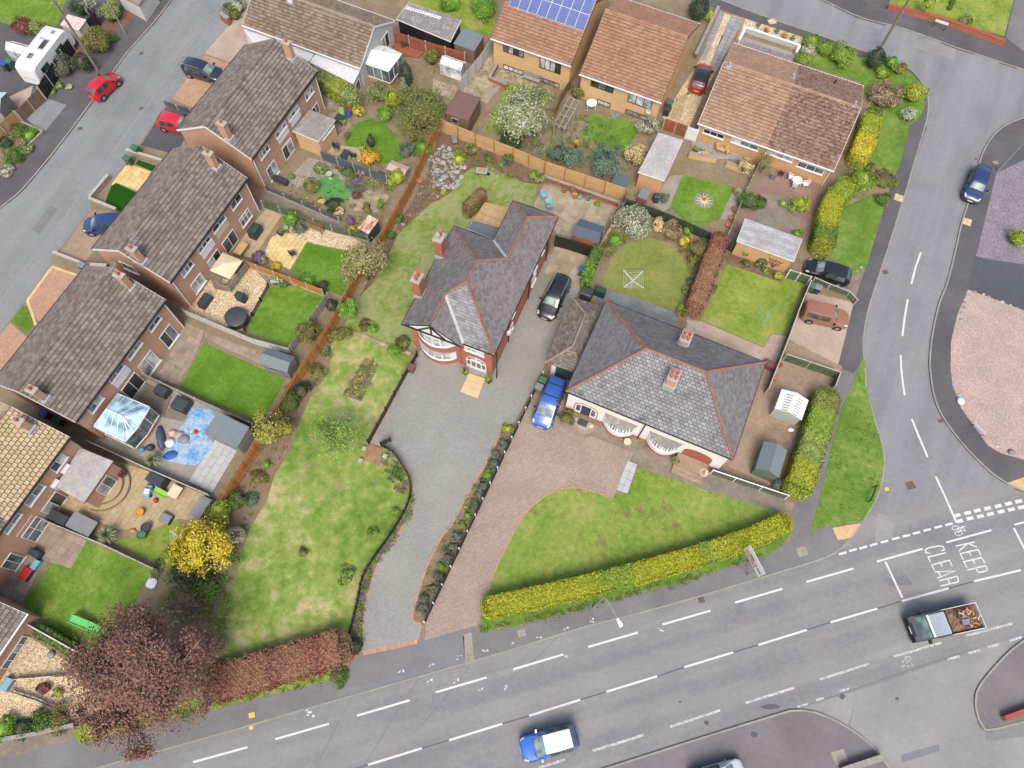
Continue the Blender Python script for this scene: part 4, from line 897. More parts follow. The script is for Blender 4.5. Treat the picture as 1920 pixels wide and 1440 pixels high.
for j in range(2):
 for i in range(8):
  M0=Matrix((Vector((1,0,0)),sl_,nl)).transposed().to_4x4();M0.translation=Vector((q0.x+i*pw,min(q0.y,q1.y),3.8+.52*min(q0.y,q1.y)))+sl_*(ph+.0)*j+nl*.12
  o=place(pan_me,'solar_panel',S1r,M0);place(cell_me,'cells',o)
S2r,wf,fr,rz2=orange_house('buff brick house with plain terracotta tiled roof beside the red car',(1087,139),8.7,11.8,3.4,(((1235,595),(1398,700),3),((1520,690),(1682,822),3),((1280,765),(1373,820),2),((1490,835),(1645,905),3)),m_t_red)
dish(S2r,fr(wf.wp+wf.wt*7.6+wf.wn*.35+V3(0,0,1.9)),(0,-1,.4),m_lead)
# cross gable at the back of S2
O=at(1309,231,2.6)
r,wf,wg,we,fr,rz_=gable_house('bungalow_pair','pair of orange brick bungalows, one half clean tiled and one half mossy',at(1309,231,2.6),VA,13.75,11.8,2.6,0.44,m_brk_orange,m_t_red2,0.36,0.34,0.03,split=(7.0,m_t_moss),rmat=m_t_red2,seam=.028)
for A,B,n in(((562,958),(705,1045),3),((775,1028),(960,1130),3),((1035,1118),(1220,1215),3),((1275,1205),(1445,1310),3)):wf.window('D',A,B,n)
downpipe(r,wf,.1,2.5);downpipe(r,wf,wf.len-.1,2.5)
for i,(X,Y)in enumerate(((745,500),(1240,550),(1680,800))):
 l=fr(ap('D',X,Y,5.1));z_=2.6+.44*min(l.y,11.8-l.y);MB().box(l.x-.22,l.y-.2,z_-.1,l.x+.22,l.y+.2,z_+.12).tube([(l.x,l.y,z_),(l.x,l.y,z_+.55)],.11,8).build('flue',m_lead,r)
l=fr(ap('D',1560,585,4.2));z_=2.6+.44*(11.8-l.y);MB().tube([(l.x,l.y,z_),(l.x,l.y,z_+.5)],.08,7).build('vent_pipe',m_black,r)
aerial(r,fr,ap('D',1800,780,5.2),4.2,2.0)
# ------------------------------------------------------------------ M: the red brick house (hipped, rear wing, front gable over a bow bay)
a_,d_,l_,k_,m_,e_=[at(*p,5.2)for p in((751,612),(926,666),(1046,406),(961,379),(925,449),(849,425))]
MA=math.radians(67.7);MO=Vector((d_.x,d_.y,0));fM=frame(MO,MA)
M_=thing('detached_house','red brick detached house with slate hipped roof, two chimneys and bow windows','house',MO,MA)
# local: x runs up the garden, y to the left; south front is x=0
A_,K_,L_,MM,EE=fM(a_),fM(k_),fM(l_),fM(m_),fM(e_)
Wd=A_.y;Lx=L_.x;Ww=K_.y;Xe=(MM.x+EE.x)/2;ez=5.2;tn=.68
zt=ez+tn*Wd/2
G_=(Wd/2,Wd/2,zt);F_=(Xe-Wd/2,Wd/2,zt)
hw=fM(at(804,614,6.9));gy=max(Wd-hw.y,1.6);zg=ez+tn*gy
H_=(gy*1.0+.2,Wd-gy,zg);B_=(-.35,Wd-gy,zg);gov_=-.35
zw=ez+tn*Ww/2;I_=(Xe-Ww/2,Ww/2,zw);J_=(Lx-Ww/2,Ww/2,zw)
cy=Wd-2*gy
# where the gable's right slope meets the south hip: valley from (0, cy) to (gy, Wd-gy)
VAL=(gy,Wd-gy,zg)
rf=slope(M_,[(Xe,Wd,ez),(gov_,Wd,ez),B_,VAL,G_,F_],.30,.24,m_slate,0,300,.02,.008,seam=.012)
slope(M_,[(gov_,cy,ez),(0,cy,ez),VAL,B_],.30,.24,m_slate,0,40,.02,.008,seam=.012)
slope(M_,[(0,cy,ez),(0,0,ez),G_,VAL],.30,.24,m_slatel,0,120,.02,.008,seam=.02)
slope(M_,[(0,0,ez),(Lx,0,ez),J_,I_,F_,G_],.30,.24,m_slate,0,300,.02,.008,seam=.012)
slope(M_,[(Xe,Ww,ez),(Xe,Wd,ez),F_,I_],.30,.24,m_slate,0,20,.02,.008,seam=.012)
slope(M_,[(Lx,Ww,ez),(Xe,Ww,ez),I_,J_],.30,.24,m_slate,0,20,.02,.008,seam=.012)
slope(M_,[(Lx,0,ez),(Lx,Ww,ez),J_],.30,.24,m_slate,0,20,.02,.008,seam=.012)
up=Vector((0,0,.06))
for p,q in((G_,F_),(F_,I_),(I_,J_),(VAL,G_),(B_,VAL),((0,0,ez),G_),((Xe,Wd,ez),F_),((Lx,0,ez),J_),((Lx,Ww,ez),J_)):ridge(M_,Vector(p)+up,Vector(q)+up,m_ridge_t,.085,.42)
for p,q in(((0,cy,ez),VAL),((Xe,Ww,ez),I_)):MB().bar(Vector(p)+Vector((0,0,.05)),Vector(q)+Vector((0,0,.05)),.26,.04).build('valley_flashing',m_lead,M_)
o_=.35
MB().prism([(o_,o_),(Lx-o_,o_),(Lx-o_,Ww-o_),(Xe-o_,Ww-o_),(Xe-o_,Wd-o_),(o_,Wd-o_)],0,ez+.1).build('wall',m_brk_red,M_)
for p,q in(((0,0),(Lx,0)),((Xe,Wd),(gov_,Wd)),((0,cy),(0,0)),((Lx,Ww),(Lx,0)),((Xe,Ww),(Lx,Ww)),((Xe,Wd),(Xe,Ww))):MB().bar((p[0],p[1],ez-.03),(q[0],q[1],ez-.03),.13,.11).build('gutter',m_black,M_)
sof=plain('soffit_white',c(230,230,228));MB().prism([(.02,.02),(Lx-.02,.02),(Lx-.02,Ww-.02),(Xe-.02,Ww-.02),(Xe-.02,Wd-.02),(.02,Wd-.02)],ez-.08,ez-.06).build('soffit',sof,M_)
# half-timbered gable
gw=Wall(M_,(gov_+.12,Wd),(gov_+.12,cy));mb=MB();MB().hexa([gw.pt(.15,ez-.05,-.2),gw.pt(2*gy-.15,ez-.05,-.2),gw.pt(gy,zg-.15,-.2)],[gw.pt(.15,ez-.05,0),gw.pt(2*gy-.15,ez-.05,0),gw.pt(gy,zg-.15,0)]).build('gable_render',m_render,M_)
for s0,z0,s1,z1 in((.0,ez-.12,gy,zg-.12),(2*gy,ez-.12,gy,zg-.12),(.05,ez-.05,2*gy-.05,ez-.05),(gy,ez,gy,zg-.2),(gy*.55,ez+.05,gy,zg-.5),(gy*1.45,ez+.05,gy,zg-.5)):MB().bar(gw.pt(s0,z0,.05),gw.pt(s1,z1,.05),.09,.16,gw.n).build('timber',m_black,M_)
MB().box(gov_+.05,cy+.1,ez-.13,o_,Wd-.1,ez-.085).build('soffit',sof,M_)
wS=Wall(M_,(o_,Wd-o_),(o_,o_));wE=Wall(M_,(o_,o_),(Lx-o_,o_))
CR['a']=(760,590,8.47)
# bow bay: brick, two bands of glass, lead roof strip
sc0,_=wS.hit(*px('a',300,560));sc1,_=wS.hit(*px('a',780,800));s0,s1=sc0-.1,sc0+3.6
s0=.55;s1=s0+3.5;bd=.75
def bow(d,n=10):return[(s0+(s1-s0)*i/n,d*math.sin(math.pi*i/n)**.75 if 0<i<n else 0.0)for i in range(n+1)]
def bowband(z0,z1,d,mat,name,parent):
 L=bow(d);mb=MB();b_=[wS.pt(s,z0,q)for s,q in L];t_=[wS.pt(s,z1,q)for s,q in L];return mb.hexa(b_[::-1],t_[::-1]).build(name,mat,parent)
bay=bowband(.05,.85,bd,m_brk_red,'bay',M_)
bowband(.85,.95,bd+.08,m_white,'bay_sill',bay);bowband(.95,2.2,bd-.02,m_white,'bay_window',bay);bowband(2.2,2.32,bd+.12,m_lead,'bay_lead_roof',bay);bowband(2.32,3.35,bd-.03,m_brk_red,'bay_brick_band',bay)
bowband(3.35,3.45,bd+.06,m_white,'bay_sill',bay);bowband(3.45,4.85,bd-.04,m_white,'bay_window',bay);bowband(4.85,5.1,bd-.02,m_render,'bay_head',bay)
for z0,z1 in((1.05,1.68),(1.76,2.12),(3.55,4.25),(4.33,4.75)):
 L=bow(bd);
 for i in range(1,9,2 if False else 1):
  if i%2:continue
 for i in(1,3,5,7):
  A1=Vector(L[i]);A2=Vector(L[i+2]if i+2<len(L)else L[-1]);dA=A2-A1;nn=Vector((-dA.y,dA.x)).normalized();off=nn*.012
  a1=A1+dA*.1+off;a2=A2-dA*.1+off
  MB().poly([wS.pt(a1.x,z0,a1.y),wS.pt(a2.x,z0,a2.y),wS.pt(a2.x,z1,a2.y),wS.pt(a1.x,z1,a1.y)]).build('pane',m_glassl,bay)
wS.window('a',(940,490),(1250,660),3,sill=True,gl=m_glassl)
# arched porch door
c0,zc=wS.hit(*px('a',985,860));c1,zc1=wS.hit(*px('a',1290,940));cm=(c0+c1)/2;hwid=(c1-c0)/2;zs=1.75
arc=[(cm+hwid*math.cos(t),zs+.75*math.sin(t))for t in(math.pi*i/12 for i in range(13))]
prof=[(cm+hwid,.15)]+arc+[(cm-hwid,.15)]
dr=MB().hexa([wS.pt(s,z,0)for s,z in prof],[wS.pt(s,z,.05)for s,z in prof]).build('front_door',m_white,M_)
for i,(f0,f1)in enumerate(((-.9,-.58),(-.45,-.06),(.06,.45),(.58,.9))):
 MB().poly([wS.pt(cm+hwid*f0,.75 if i in(1,2)else.85,.056),wS.pt(cm+hwid*f1,.75 if i in(1,2)else.85,.056),wS.pt(cm+hwid*f1,1.62,.056),wS.pt(cm+hwid*f0,1.62,.056)]).build('door_pane',nm('door_glass',[c(128,112,92),c(146,130,110)],4,coord='O',rough=.2),dr)
for t0,t1 in((.15,.85),(.95,1.5),(1.64,2.2),(2.3,3.0)):
 MB().poly([wS.pt(cm+hwid*r_*math.cos(t),zs+.06+.75*r_*math.sin(t),.056)for r_,t in((.62,t0),(.9,t0),(.9,(t0+t1)/2),(.9,t1),(.62,t1))]).build('fanlight_pane',m_glass,dr)
m_ramp=nm('sandstone_ramp',[c(202,178,134),c(220,198,156)],1.5,6,rnd=0.08)
RP=[ap('a',*p,.25 if i in(0,3)else.12)for i,p in enumerate(((1010,925),(870,1220),(1145,1330),(1270,1015)))]
ramp=thing('door_ramp','pale sandstone ramp up to the arched front door','ramp',(RP[1].x,RP[1].y,.1),0);f=frame(ramp.location,0)
for i in range(3):
 q=[f(RP[0].lerp(RP[1],i/3+.006)),f(RP[0].lerp(RP[1],(i+1)/3)),f(RP[3].lerp(RP[2],(i+1)/3)),f(RP[3].lerp(RP[2],i/3+.006))]
 MB().hexa([(p.x,p.y,0)for p in q],[tuple(p)for p in q]).build('slab',m_ramp,ramp)
MB().tube([wS.pt(c1+1.0,5.1,.07),wS.pt(c1+1.0,.1,.07)],.055,6).build('downpipe',m_black,M_)
MB().tube([wS.pt(s1+.45,5.1,.07),wS.pt(s1+.45,.1,.07)],.045,6).build('downpipe',m_brk_red,M_)
for a0,a1,z0,z1,n in((9.4,10.3,2.9,4.4,2),(11.3,11.9,3.1,4.4,1),(4.3,5.0,3.2,4.3,1),(9.2,10.2,.9,2.0,2),(4.0,4.7,.95,2.0,1)):wE.win(a0,z0,a1,z1,n)
for s_ in(3.6,8.3,12.8):MB().tube([wE.pt(s_,5.1,.08),wE.pt(s_,.1,.08)],.05,6).build('downpipe',m_black,M_)
wE.box(MB(),3.3,1.9,0,3.8,2.35,.28).build('wall_box',m_white,M_)
# side chimneys on the left eave, tall brick with clay pots
for X,Y,zb in((272,880,5.2),(432,585,5.2)):
 p=ap('H',X,Y,5.4);l=fM(p)
 st=MB().box(l.x-.42,l.y-.3,3.5,l.x+.42,l.y+.35,7.75).build('chimney',m_brk_red,M_);MB().box(l.x-.5,l.y-.38,7.75,l.x+.5,l.y+.43,7.93).build('corbel',m_mort,st)
 for i,dx in enumerate((-.2,.22)):
  mb=MB();pot(mb,l.x+dx,l.y,7.93,.16,.6);mb.build('chimney_pot',m_pot if i or X<300 else m_lead,st,True,40)
 MB().box(l.x-.5,l.y-.5,5.1,l.x+.5,l.y+.4,5.62).build('flashing',m_lead,st)
# rear: flat roofed single storey and its deck
m_epdm=plain('rubber_roof',c(104,112,122),.7)
r,ws=flat_roof('rear_extension','low extension with smooth dark grey flat roof behind the red brick house',aps('H',((630,395),(820,470),(860,395),(665,335)),2.6),2.6,m_brk_red,m_epdm)
# ------------------------------------------------------------------ W: the white bungalow pair
WZ=4.0;sw,se,ne,nw=[at(*p,WZ)for p in((1061,734),(1374,862),(1434,677),(1135,565))]
WA=heading(sw,se);WO=Vector((sw.x,sw.y,0));fW=frame(WO,WA);W_=thing('white_bungalow_pair','pair of white bungalows under one slate hipped roof with two chimneys','house',WO,WA)
Lw=fW(se).x;Dw=(fW(nw).y+fW(ne).y)/2;tn=.7;zt=WZ+tn*Dw/2;R0=(Dw/2,Dw/2,zt);R1=(Lw-Dw/2,Dw/2,zt)
slope(W_,[(0,0,WZ),(Lw,0,WZ),R1,R0],.40,.27,m_slatel,0,300,.025,.04,seam=.035)
slope(W_,[(Lw,Dw,WZ),(0,Dw,WZ),R0,R1],.34,.24,m_slateb,0,60,.018,.008,seam=.012)
slope(W_,[(0,Dw,WZ),(0,0,WZ),R0],.34,.24,m_slateb,0,100,.018,.008,seam=.012);slope(W_,[(Lw,0,WZ),(Lw,Dw,WZ),R1],.34,.24,m_slateb,0,100,.018,.008,seam=.012)
for p,q in((R0,R1),((0,0,WZ),R0),((0,Dw,WZ),R0),((Lw,0,WZ),R1),((Lw,Dw,WZ),R1)):ridge(W_,Vector(p)+up,Vector(q)+up,m_ridge_t,.09,.42)
o_=.22;MB().box(o_,o_,0,Lw-o_,Dw-o_,WZ+.1).build('wall',m_render,W_);MB().box(o_-.06,o_-.06,0,Lw-o_+.06,Dw-o_+.06,.35).build('brick_plinth',m_brk_red,W_)
for p,q in(((0,0),(Lw,0)),((0,Dw),(Lw,Dw)),((0,0),(0,Dw)),((Lw,0),(Lw,Dw))):MB().bar((p[0],p[1],WZ-.03),(q[0],q[1],WZ-.03),.12,.1).build('gutter',m_black,W_)
MB().box(.02,.02,WZ-.09,Lw-.02,Dw-.02,WZ-.07).build('soffit',sof,W_)
wS=Wall(W_,(o_,o_),(Lw-o_,o_));CR['b']=(980,690,7.385)
MB().tube([wS.pt(wS.hit(*px('b',1700,790))[0],3.9,.1),wS.pt(wS.hit(*px('b',1545,1050))[0],.1,.1)],.05,6).build('downpipe',m_black,W_)
def wbay(c_,xa,xb):
 global s0,s1
 s0,s1=xa,xb;d=.8
 def band(z0,z1,dd,mat,name,par):
  L=[(s0+(s1-s0)*i/12,dd*math.sin(math.pi*i/12)**.8 if 0<i<12 else 0.0)for i in range(13)]
  return MB().hexa([wS.pt(s,z0,q)for s,q in L][::-1],[wS.pt(s,z1,q)for s,q in L][::-1]).build(name,mat,par),L
 b_,L=band(.05,.5,d,m_brk_red,'bay',W_);band(.5,1.15,d-.03,m_render,'bay_wall',b_);band(1.15,1.25,d+.05,m_white,'bay_sill',b_);_,L=band(1.25,2.4,d-.05,m_white,'bay_window',b_);band(2.4,2.5,d+.04,m_felt,'bay_roof',b_)
 for i in(1,3,5,7,9):
  A1=Vector(L[i]);A2=Vector(L[i+2]);dA=A2-A1;nn=Vector((-dA.y,dA.x)).normalized()*.012;a1=A1+dA*.09+nn;a2=A2-dA*.09+nn
  MB().poly([wS.pt(a1.x,1.33,a1.y),wS.pt(a2.x,1.33,a2.y),wS.pt(a2.x,2.33,a2.y),wS.pt(a1.x,2.33,a1.y)]).build('pane',m_glassl if i%4==1 else m_glass,b_)
wbay('b',3.35,6.2);wbay('b',7.25,10.1)
def fanlights(a0,a1):
 wS.win(a0,3.2,a1,3.5,3,sill=False)
def arch(ac,hw_,zsp,rise,d,mat,name,par,z0=.15):
 pr=[(ac+hw_,z0)]+[(ac+hw_*math.cos(t),zsp+rise*math.sin(t))for t in(math.pi*i/12 for i in range(13))]+[(ac-hw_,z0)]
 return MB().hexa([wS.pt(s,z,0)for s,z in pr],[wS.pt(s,z,d)for s,z in pr]).build(name,mat,par)
ac=1.75
dr=arch(ac,1.07,1.75,.74,.03,m_brk_red,'front_door_arch',W_);arch(ac,.98,1.75,.66,.045,m_white,'front_door_frame',dr);MB().poly([wS.pt(s,z,.05)for s,z in((ac-.4,.2),(ac+.4,.2),(ac+.4,2.2),(ac-.4,2.2))]).build('front_door',plain('navy_door',c(58,74,92),.4),dr)
for sg in(-1,1):MB().poly([wS.pt(ac+sg*s,z,.05)for s,z in((.5,.75),(.85,.75),(.85,1.85),(.5,2.1))]).build('side_light',m_glass,dr)
ac=11.6
dr=arch(ac,1.22,1.6,.74,.03,m_brk_red,'porch_arch',W_);arch(ac,1.12,1.6,.64,.036,plain('porch_red',c(176,96,72),.6),'porch_recess',dr)
fanlights(1.2,2.3);fanlights(4.2,5.4);fanlights(8.1,9.3);fanlights(11.0,12.2)
for X,Y,zb in((610,250,0),(880,1250,0)):
 p=ap('O' if X==610 else 'I',X,Y+10,5.2);l=fW(p);zb=WZ+tn*min(l.y,Dw-l.y)
 st=MB().box(l.x-.36,l.y-.5,zb-.4,l.x+.36,l.y+.5,zb+1.15).build('chimney',m_brk_brown if X==610 else m_mort,W_);MB().box(l.x-.44,l.y-.58,zb+1.15,l.x+.44,l.y+.58,zb+1.25).build('cap',m_mort,st);MB().box(l.x-.5,l.y-.64,zb-.5,l.x+.5,l.y+.64,zb+(.2 if X==610 else.25)).build('flashing',m_lead,st)
 for i in range(4):
  mb=MB();pot(mb,l.x+((i%2)-.5)*.4,l.y+(i//2-.5)*.46,zb+1.25,.13,.38);mb.build('chimney_pot',m_pot,st,True,40)
p=ap('I',960,1170,5.6);l=fW(p);mb=MB();zr=5.2
mb.tube([(l.x,l.y,zr-.8),(l.x,l.y,zr+1.3)],.03,5);mb.tube([(l.x-.9,l.y+.3,zr+1.3),(l.x+.7,l.y-.2,zr+1.3)],.025,4)
for i in range(8):t=-.8+i*.19;mb.tube([(l.x+t,l.y-t*.31-.3,zr+1.3),(l.x+t,l.y-t*.31+.3,zr+1.3)],.014,4)
mb.build('aerial',m_lead,W_)
# garage beside it: hipped mossy slate
GZ=2.5;g0,g1,g2,g3=[at(*p,GZ)for p in((1022,680),(1074,698),(1128,578),(1081,559))]
GA=heading(g0,g1);gO=Vector((g0.x,g0.y,0));fG=frame(gO,GA);Ga=thing('garage','mossy slate hipped garage with blue door beside the white bungalows','garage',gO,GA)
gl_=fG(g1).x+1.1;gd=fG(g3).y;zt=GZ+.62*gl_*.5;q0=(gl_/2,gl_/2,zt);q1=(gl_/2,gd-gl_/2,zt)
slope(Ga,[(0,gd,GZ),(0,0,GZ),q0,q1],.34,.24,m_slatem,0,200,.022,.014,seam=.03);slope(Ga,[(0,0,GZ),(gl_,0,GZ),q0],.34,.24,m_slatem,0,60,.022,.014,seam=.03);slope(Ga,[(gl_,gd,GZ),(0,gd,GZ),q1],.34,.24,m_slatem,0,40,.022,.014,seam=.03);slope(Ga,[(gl_,0,GZ),(gl_,gd,GZ),q1,q0],.34,.24,m_slatem,0,0,.022,.014,seam=.03)
for p,q in((q0,q1),((0,0,GZ),q0),((0,gd,GZ),q1)):ridge(Ga,Vector(p)+up,Vector(q)+up,m_ridge_g,.1,.42)
MB().box(.2,.25,0,gl_-.1,gd-.2,GZ+.02).build('wall',m_brk_red,Ga);gw=Wall(Ga,(.2,.25),(gl_-.1,.25));gw.box(MB(),.35,.1,0,.75,2.3,.05).build('white_pillar',m_white,Ga);gw.box(MB(),.8,.12,0,gl_-.5,2.2,.045).build('garage_door',plain('blue_grey_door',c(62,84,100),.4),Ga)
# --- detached garages
r,ws=flat_roof('brick_garage','orange brick garage with pale stained felt roof by the gravel drive',aps('D',((220,995),(405,1050),(265,1355),(65,1290)),2.5),2.5,m_brk_orange,m_feltl)
r,ws=flat_roof('brick_garage','orange brick garage with white streaked flat roof behind the parked black car',aps('I',((1350,315),(1780,470),(1715,640),(1285,485)),2.4),2.4,m_brk_orange,nm('felt_white_streak',[c(138,138,138),c(170,171,173),c(216,218,222)],.5,2.5,.5,speck=.08,coord='O',sc=(1,3,1)),fasc=m_white)
fw=face(ws,-U2);tr=MB()
for i in range(5):tr.bar(fw.pt(3.9,.3,.05),fw.pt(3.2+i*.35,1.7,.05),.035,.03)
for z_ in(.9,1.4):tr.bar(fw.pt(3.3,z_,.06),fw.pt(4.5,z_,.06),.035,.03)
tr.build('trellis',plain('trellis_brown',c(120,84,60)),r)
r,ws=flat_roof('outbuilding','long outbuilding with speckled grey felt roof and skylight strip, top of the gardens',aps('B',((1470,10),(1860,150),(1780,310),(1370,140)),2.4),2.4,m_black,m_feltg,fasc=m_white)
f=frame(r.location,r.rotation_euler.z);qa,qb=f(ap('B',1445,55,2.42)),f(ap('B',1705,135,2.42));MB().bar(qa,qb,.35,.05).build('skylight_strip',m_white,r)
for i in range(14):
 q=qa.lerp(qb,(i+.5)/14);MB().box(q.x-.09,q.y-.11,q.z+.026,q.x+.09,q.y+.11,q.z+.034).build('skylight_pane',m_glassl,r)
# ================================================================== fences, garden walls, sheds
def woodm(name,cols,sc=(1,1,6),rnd=0.12):return nm(name,cols,2.0,9,0.5,speck=0.08,coord='P',rnd=rnd,rough=0.85)
m_orange=woodm('fence_orange',[c(170,112,56),c(190,130,70),c(202,144,84)])
m_tanf=woodm('fence_tan',[c(190,150,98),c(208,170,118),c(220,184,136)],rnd=.05)
m_greyw=woodm('wood_grey',[c(140,136,130),c(166,162,156),c(184,180,174)])
m_whitew=woodm('wood_pale_grey',[c(186,186,184),c(206,206,204),c(216,216,214)])
m_brownw=woodm('wood_brown',[c(112,90,72),c(136,112,90),c(150,126,104)])
m_redw=woodm('wood_red_brown',[c(142,80,58),c(164,98,74),c(176,112,86)])
m_blackw=woodm('wood_black',[c(40,40,44),c(54,54,58)])
m_greenw=woodm('wood_green',[c(74,92,64),c(94,112,82),c(110,126,98)])
m_dgreenw=woodm('wood_dark_green',[c(46,70,48),c(62,86,62)])
m_bluep=plain('panel_slate_blue',c(92,102,118),.6)
m_olive=woodm('wood_olive',[c(120,112,70),c(146,136,92)])
m_cpost=nm('concrete_post',[c(176,170,158),c(198,192,182)],3,speck=.1,coord='P')
def fence(label,pts,h=1.8,mat=None,post=None,bay=1.85,style='v',board=.14,rail=None,gravel=0.0,name='garden_fence',cat='fence',pw=.1,z0=.1,topgap=0.0,post_up=.06,railside=None,pt=.1):
 P=[Vector((p[0],p[1],z0))for p in pts];root=thing(name,label,cat,P[0]);O=P[0];post=post or mat
 bays=[]
 for a,b in zip(P,P[1:]):
  n=max(1,round((b-a).length/bay));bays+=[(a.lerp(b,i/n)-O,a.lerp(b,(i+1)/n)-O)for i in range(n)]
 pme=MB().box(-pt/2,-pt/2,-.1,pt/2,pt/2,h+post_up).mesh('post',post)
 pts_=[bays[0][0]]+[b for _,b in bays]
 for i,p in enumerate(pts_):
  d=(bays[min(i,len(bays)-1)][1]-bays[min(i,len(bays)-1)][0]);place(pme,'post',root,Matrix.Translation(p)@Matrix.Rotation(math.atan2(d.y,d.x),4,'Z'))
 cache={}
 for a,b in bays:
  L=(b-a).length;key=round(L,2)
  if key not in cache:
   mb=MB();g0=gravel
   if style=='v':
    k=max(2,int(L/board))
    for i in range(k):
     x=i*L/k;o=.012 if i%2 else-.012;mb.box(x+.006,-.012+o,g0,x+L/k-.006,.012+o,h+random.uniform(-.015,.015))
    for z_ in(.3,h-.3):mb.box(0,-.065,z_,L,-.03,z_+.08)
   elif style=='h':
    k=max(2,int((h-g0)/board))
    for i in range(k):z_=g0+i*(h-g0)/k;mb.box(.02,-.014,z_+.006+topgap,L-.02,.014+(.014 if i%2 else 0),z_+(h-g0)/k-.006)
   elif style=='p':
    k=max(2,int(L/board))
    for i in range(k):x=(i+.5)*L/k;mb.box(x-board*.3,.02,.06,x+board*.3,.04,h)
    for z_ in(.25,h-.22):mb.box(0,-.02,z_,L,.02,z_+.07)
   elif style=='s':
    mb.box(.02,-.02,g0,L-.02,.02,h)
    for z_ in(g0+(h-g0)*.35,g0+(h-g0)*.7):mb.box(.02,.021,z_,L-.02,.035,z_+.06)
   cache[key]=(mb.mesh('panel',mat),MB().box(-.02,-.045,h+.004,L+.02,.045,h+.04).mesh('capping_rail',rail)if rail else None,MB().box(.04,-.03,0,L-.04,.03,gravel-.004).mesh('gravel_board',m_cpost)if gravel else None)
  M0=Matrix.Translation(a)@Matrix.Rotation(math.atan2((b-a).y,(b-a).x),4,'Z')
  for me in cache[key]:
   if me:place(me,me.name.split('.')[0],root,M0)
 return root
def lowwall(label,pts,h=.6,mat=None,wd=.23,cope=None,name='garden_wall',z0=.08,piers=()):
 P=[Vector((p[0],p[1],0))for p in pts];O=P[0];root=thing(name,label,'wall',(O.x,O.y,z0),heading(P[0],P[1]));f=frame((O.x,O.y,0),root.rotation_euler.z)
 for a,b in zip(P,P[1:]):
  a_,b_=f(a),f(b);d=(b_-a_).normalized();n=Vector((-d.y,d.x,0))*wd/2
  MB().prism([a_-n,b_-n,b_+n,a_+n],0,h).build('wall',mat or m_brk_wall,root)
  L=(b_-a_).length;k=max(1,int(L/.45));m=Vector((-d.y,d.x,0))*(wd/2+.03)
  me=None
  for i in range(k):
   q0=a_+d*(L*i/k+.006);q1=a_+d*(L*(i+1)/k-.006)
   if me is None:me=MB().box(0,-wd/2-.03,0,(q1-q0).length,wd/2+.03,.06).mesh('coping_stone',cope or m_kerb)
   place(me,'coping_stone',root,Matrix.Translation(q0+Vector((0,0,h+.002)))@Matrix.Rotation(math.atan2(d.y,d.x),4,'Z'))
 return root
fence('long orange boarded fence down the left side of the main garden',Zs(((426,942),(487,847),(562,716),(600,661),(640,595),(672,531),(717,462),(770,366),(808,280),(826,248))),1.75,m_orange,m_brownw,board=.15)
fence('tan panelled fence behind the blossom tree and rockery',Zs(((828,247),(892,274),(962,300),(1020,326))),1.8,m_tanf,m_orange,style='h',board=.3,pt=.12)
fence('tan panelled fence standing on low brick wall behind rear patio',Zs(((1021,327),(1095,352),(1168,376))),1.9,m_tanf,m_orange,style='h',board=.3,pt=.12)
lowwall('low red brick wall along the back of the rear patio',Zs(((1018,336),(1166,388))),.55,m_brk_wall)
fence('slate blue panel fence across the topmost terrace garden',aps('B',((818,1196),(1310,1378))),1.2,m_bluep,m_cpost,style='s')
fence('slate blue panel fence on a retaining wall between the top two terrace semis',aps('G',((405,118),(680,235),(950,355))),.9,m_bluep,m_cpost,style='s',gravel=.3)
fence('green panel fence with concrete posts behind the gravel bench',aps('G',((385,245),(640,330),(900,425),(1165,490))),1.2,m_greenw,m_cpost,style='v',gravel=.12)
fence('orange slatted fence with pale posts beside the parasol deck',aps('G',((85,612),(350,725),(600,815),(835,905))),1.3,m_orange,m_cpost,style='h',board=.22,gravel=.25,bay=1.5)
fence('pale grey panel fence between hot tub garden and slab path',Zs(((352,592),(480,646),(547,664))),1.2,m_whitew,m_cpost,style='v',gravel=.15,bay=1.5)
fence('grey panel fence closing the square lawn beside the orange fence',aps('G',((875,930),(735,1130),(600,1320))),1.3,m_greyw,m_cpost,style='v')
fence('low black picket fence between gravel and square lawn',aps('G',((420,835),(240,1165))),.7,m_blackw,style='p',board=.16)
fence('grey board fence along the conservatory garden',aps('K',((1120,205),(1500,385),(1900,562))),1.25,m_greyw,m_cpost,style='s')
fence('dark stone faced fence between conservatory garden and toy patio',aps('K',((690,690),(1100,880),(1590,1092))),.95,nm('dark_stone',[c(74,76,82),c(110,112,118),c(140,142,146)],3,9,speck=.2),m_cpost,style='s',rail=m_cpost)
fence('thin pale fence between toy patio and slide lawn',aps('R',((290,62),(600,190),(890,328))),1.0,m_whitew,m_cpost,style='v')
fence('leaning grey fence above the gravel front garden',aps('R',((175,622),(480,792))),1.3,m_greyw,m_cpost,style='v',rail=m_whitew)
fence('straight black picket fence along the grey block drive',Zs(((783,668),(757,712),(725,772),(692,832))),1.0,m_blackw,style='p',board=.13)
fence('curved black picket fence round the main lawn',spline(Zs(((716,838),(737,850),(756,876),(769,905),(770,930),(758,962),(733,1003),(700,1050),(681,1083),(672,1127),(663,1163),(655,1193))),3),.9,m_blackw,style='p',board=.13,bay=1.6,pt=.07)
fence('small open black picket gate by the brick garden step',Zs(((716,836),(733,828))),.95,m_blackw,style='p',board=.13,name='garden_gate',cat='gate')
fence('black panel fence with white posts between the two drives',Zs(((1017,706),(985,772),(877,1000),(797,1168))),.85,m_blackw,m_white,style='s',bay=1.45,post_up=.22,pt=.09)
fence('black boarded double gate closing the back of the drive',Zs(((1040,462),(1074,471),(1108,483))),1.75,m_blackw,style='v',board=.12,name='driveway_gate',cat='gate')
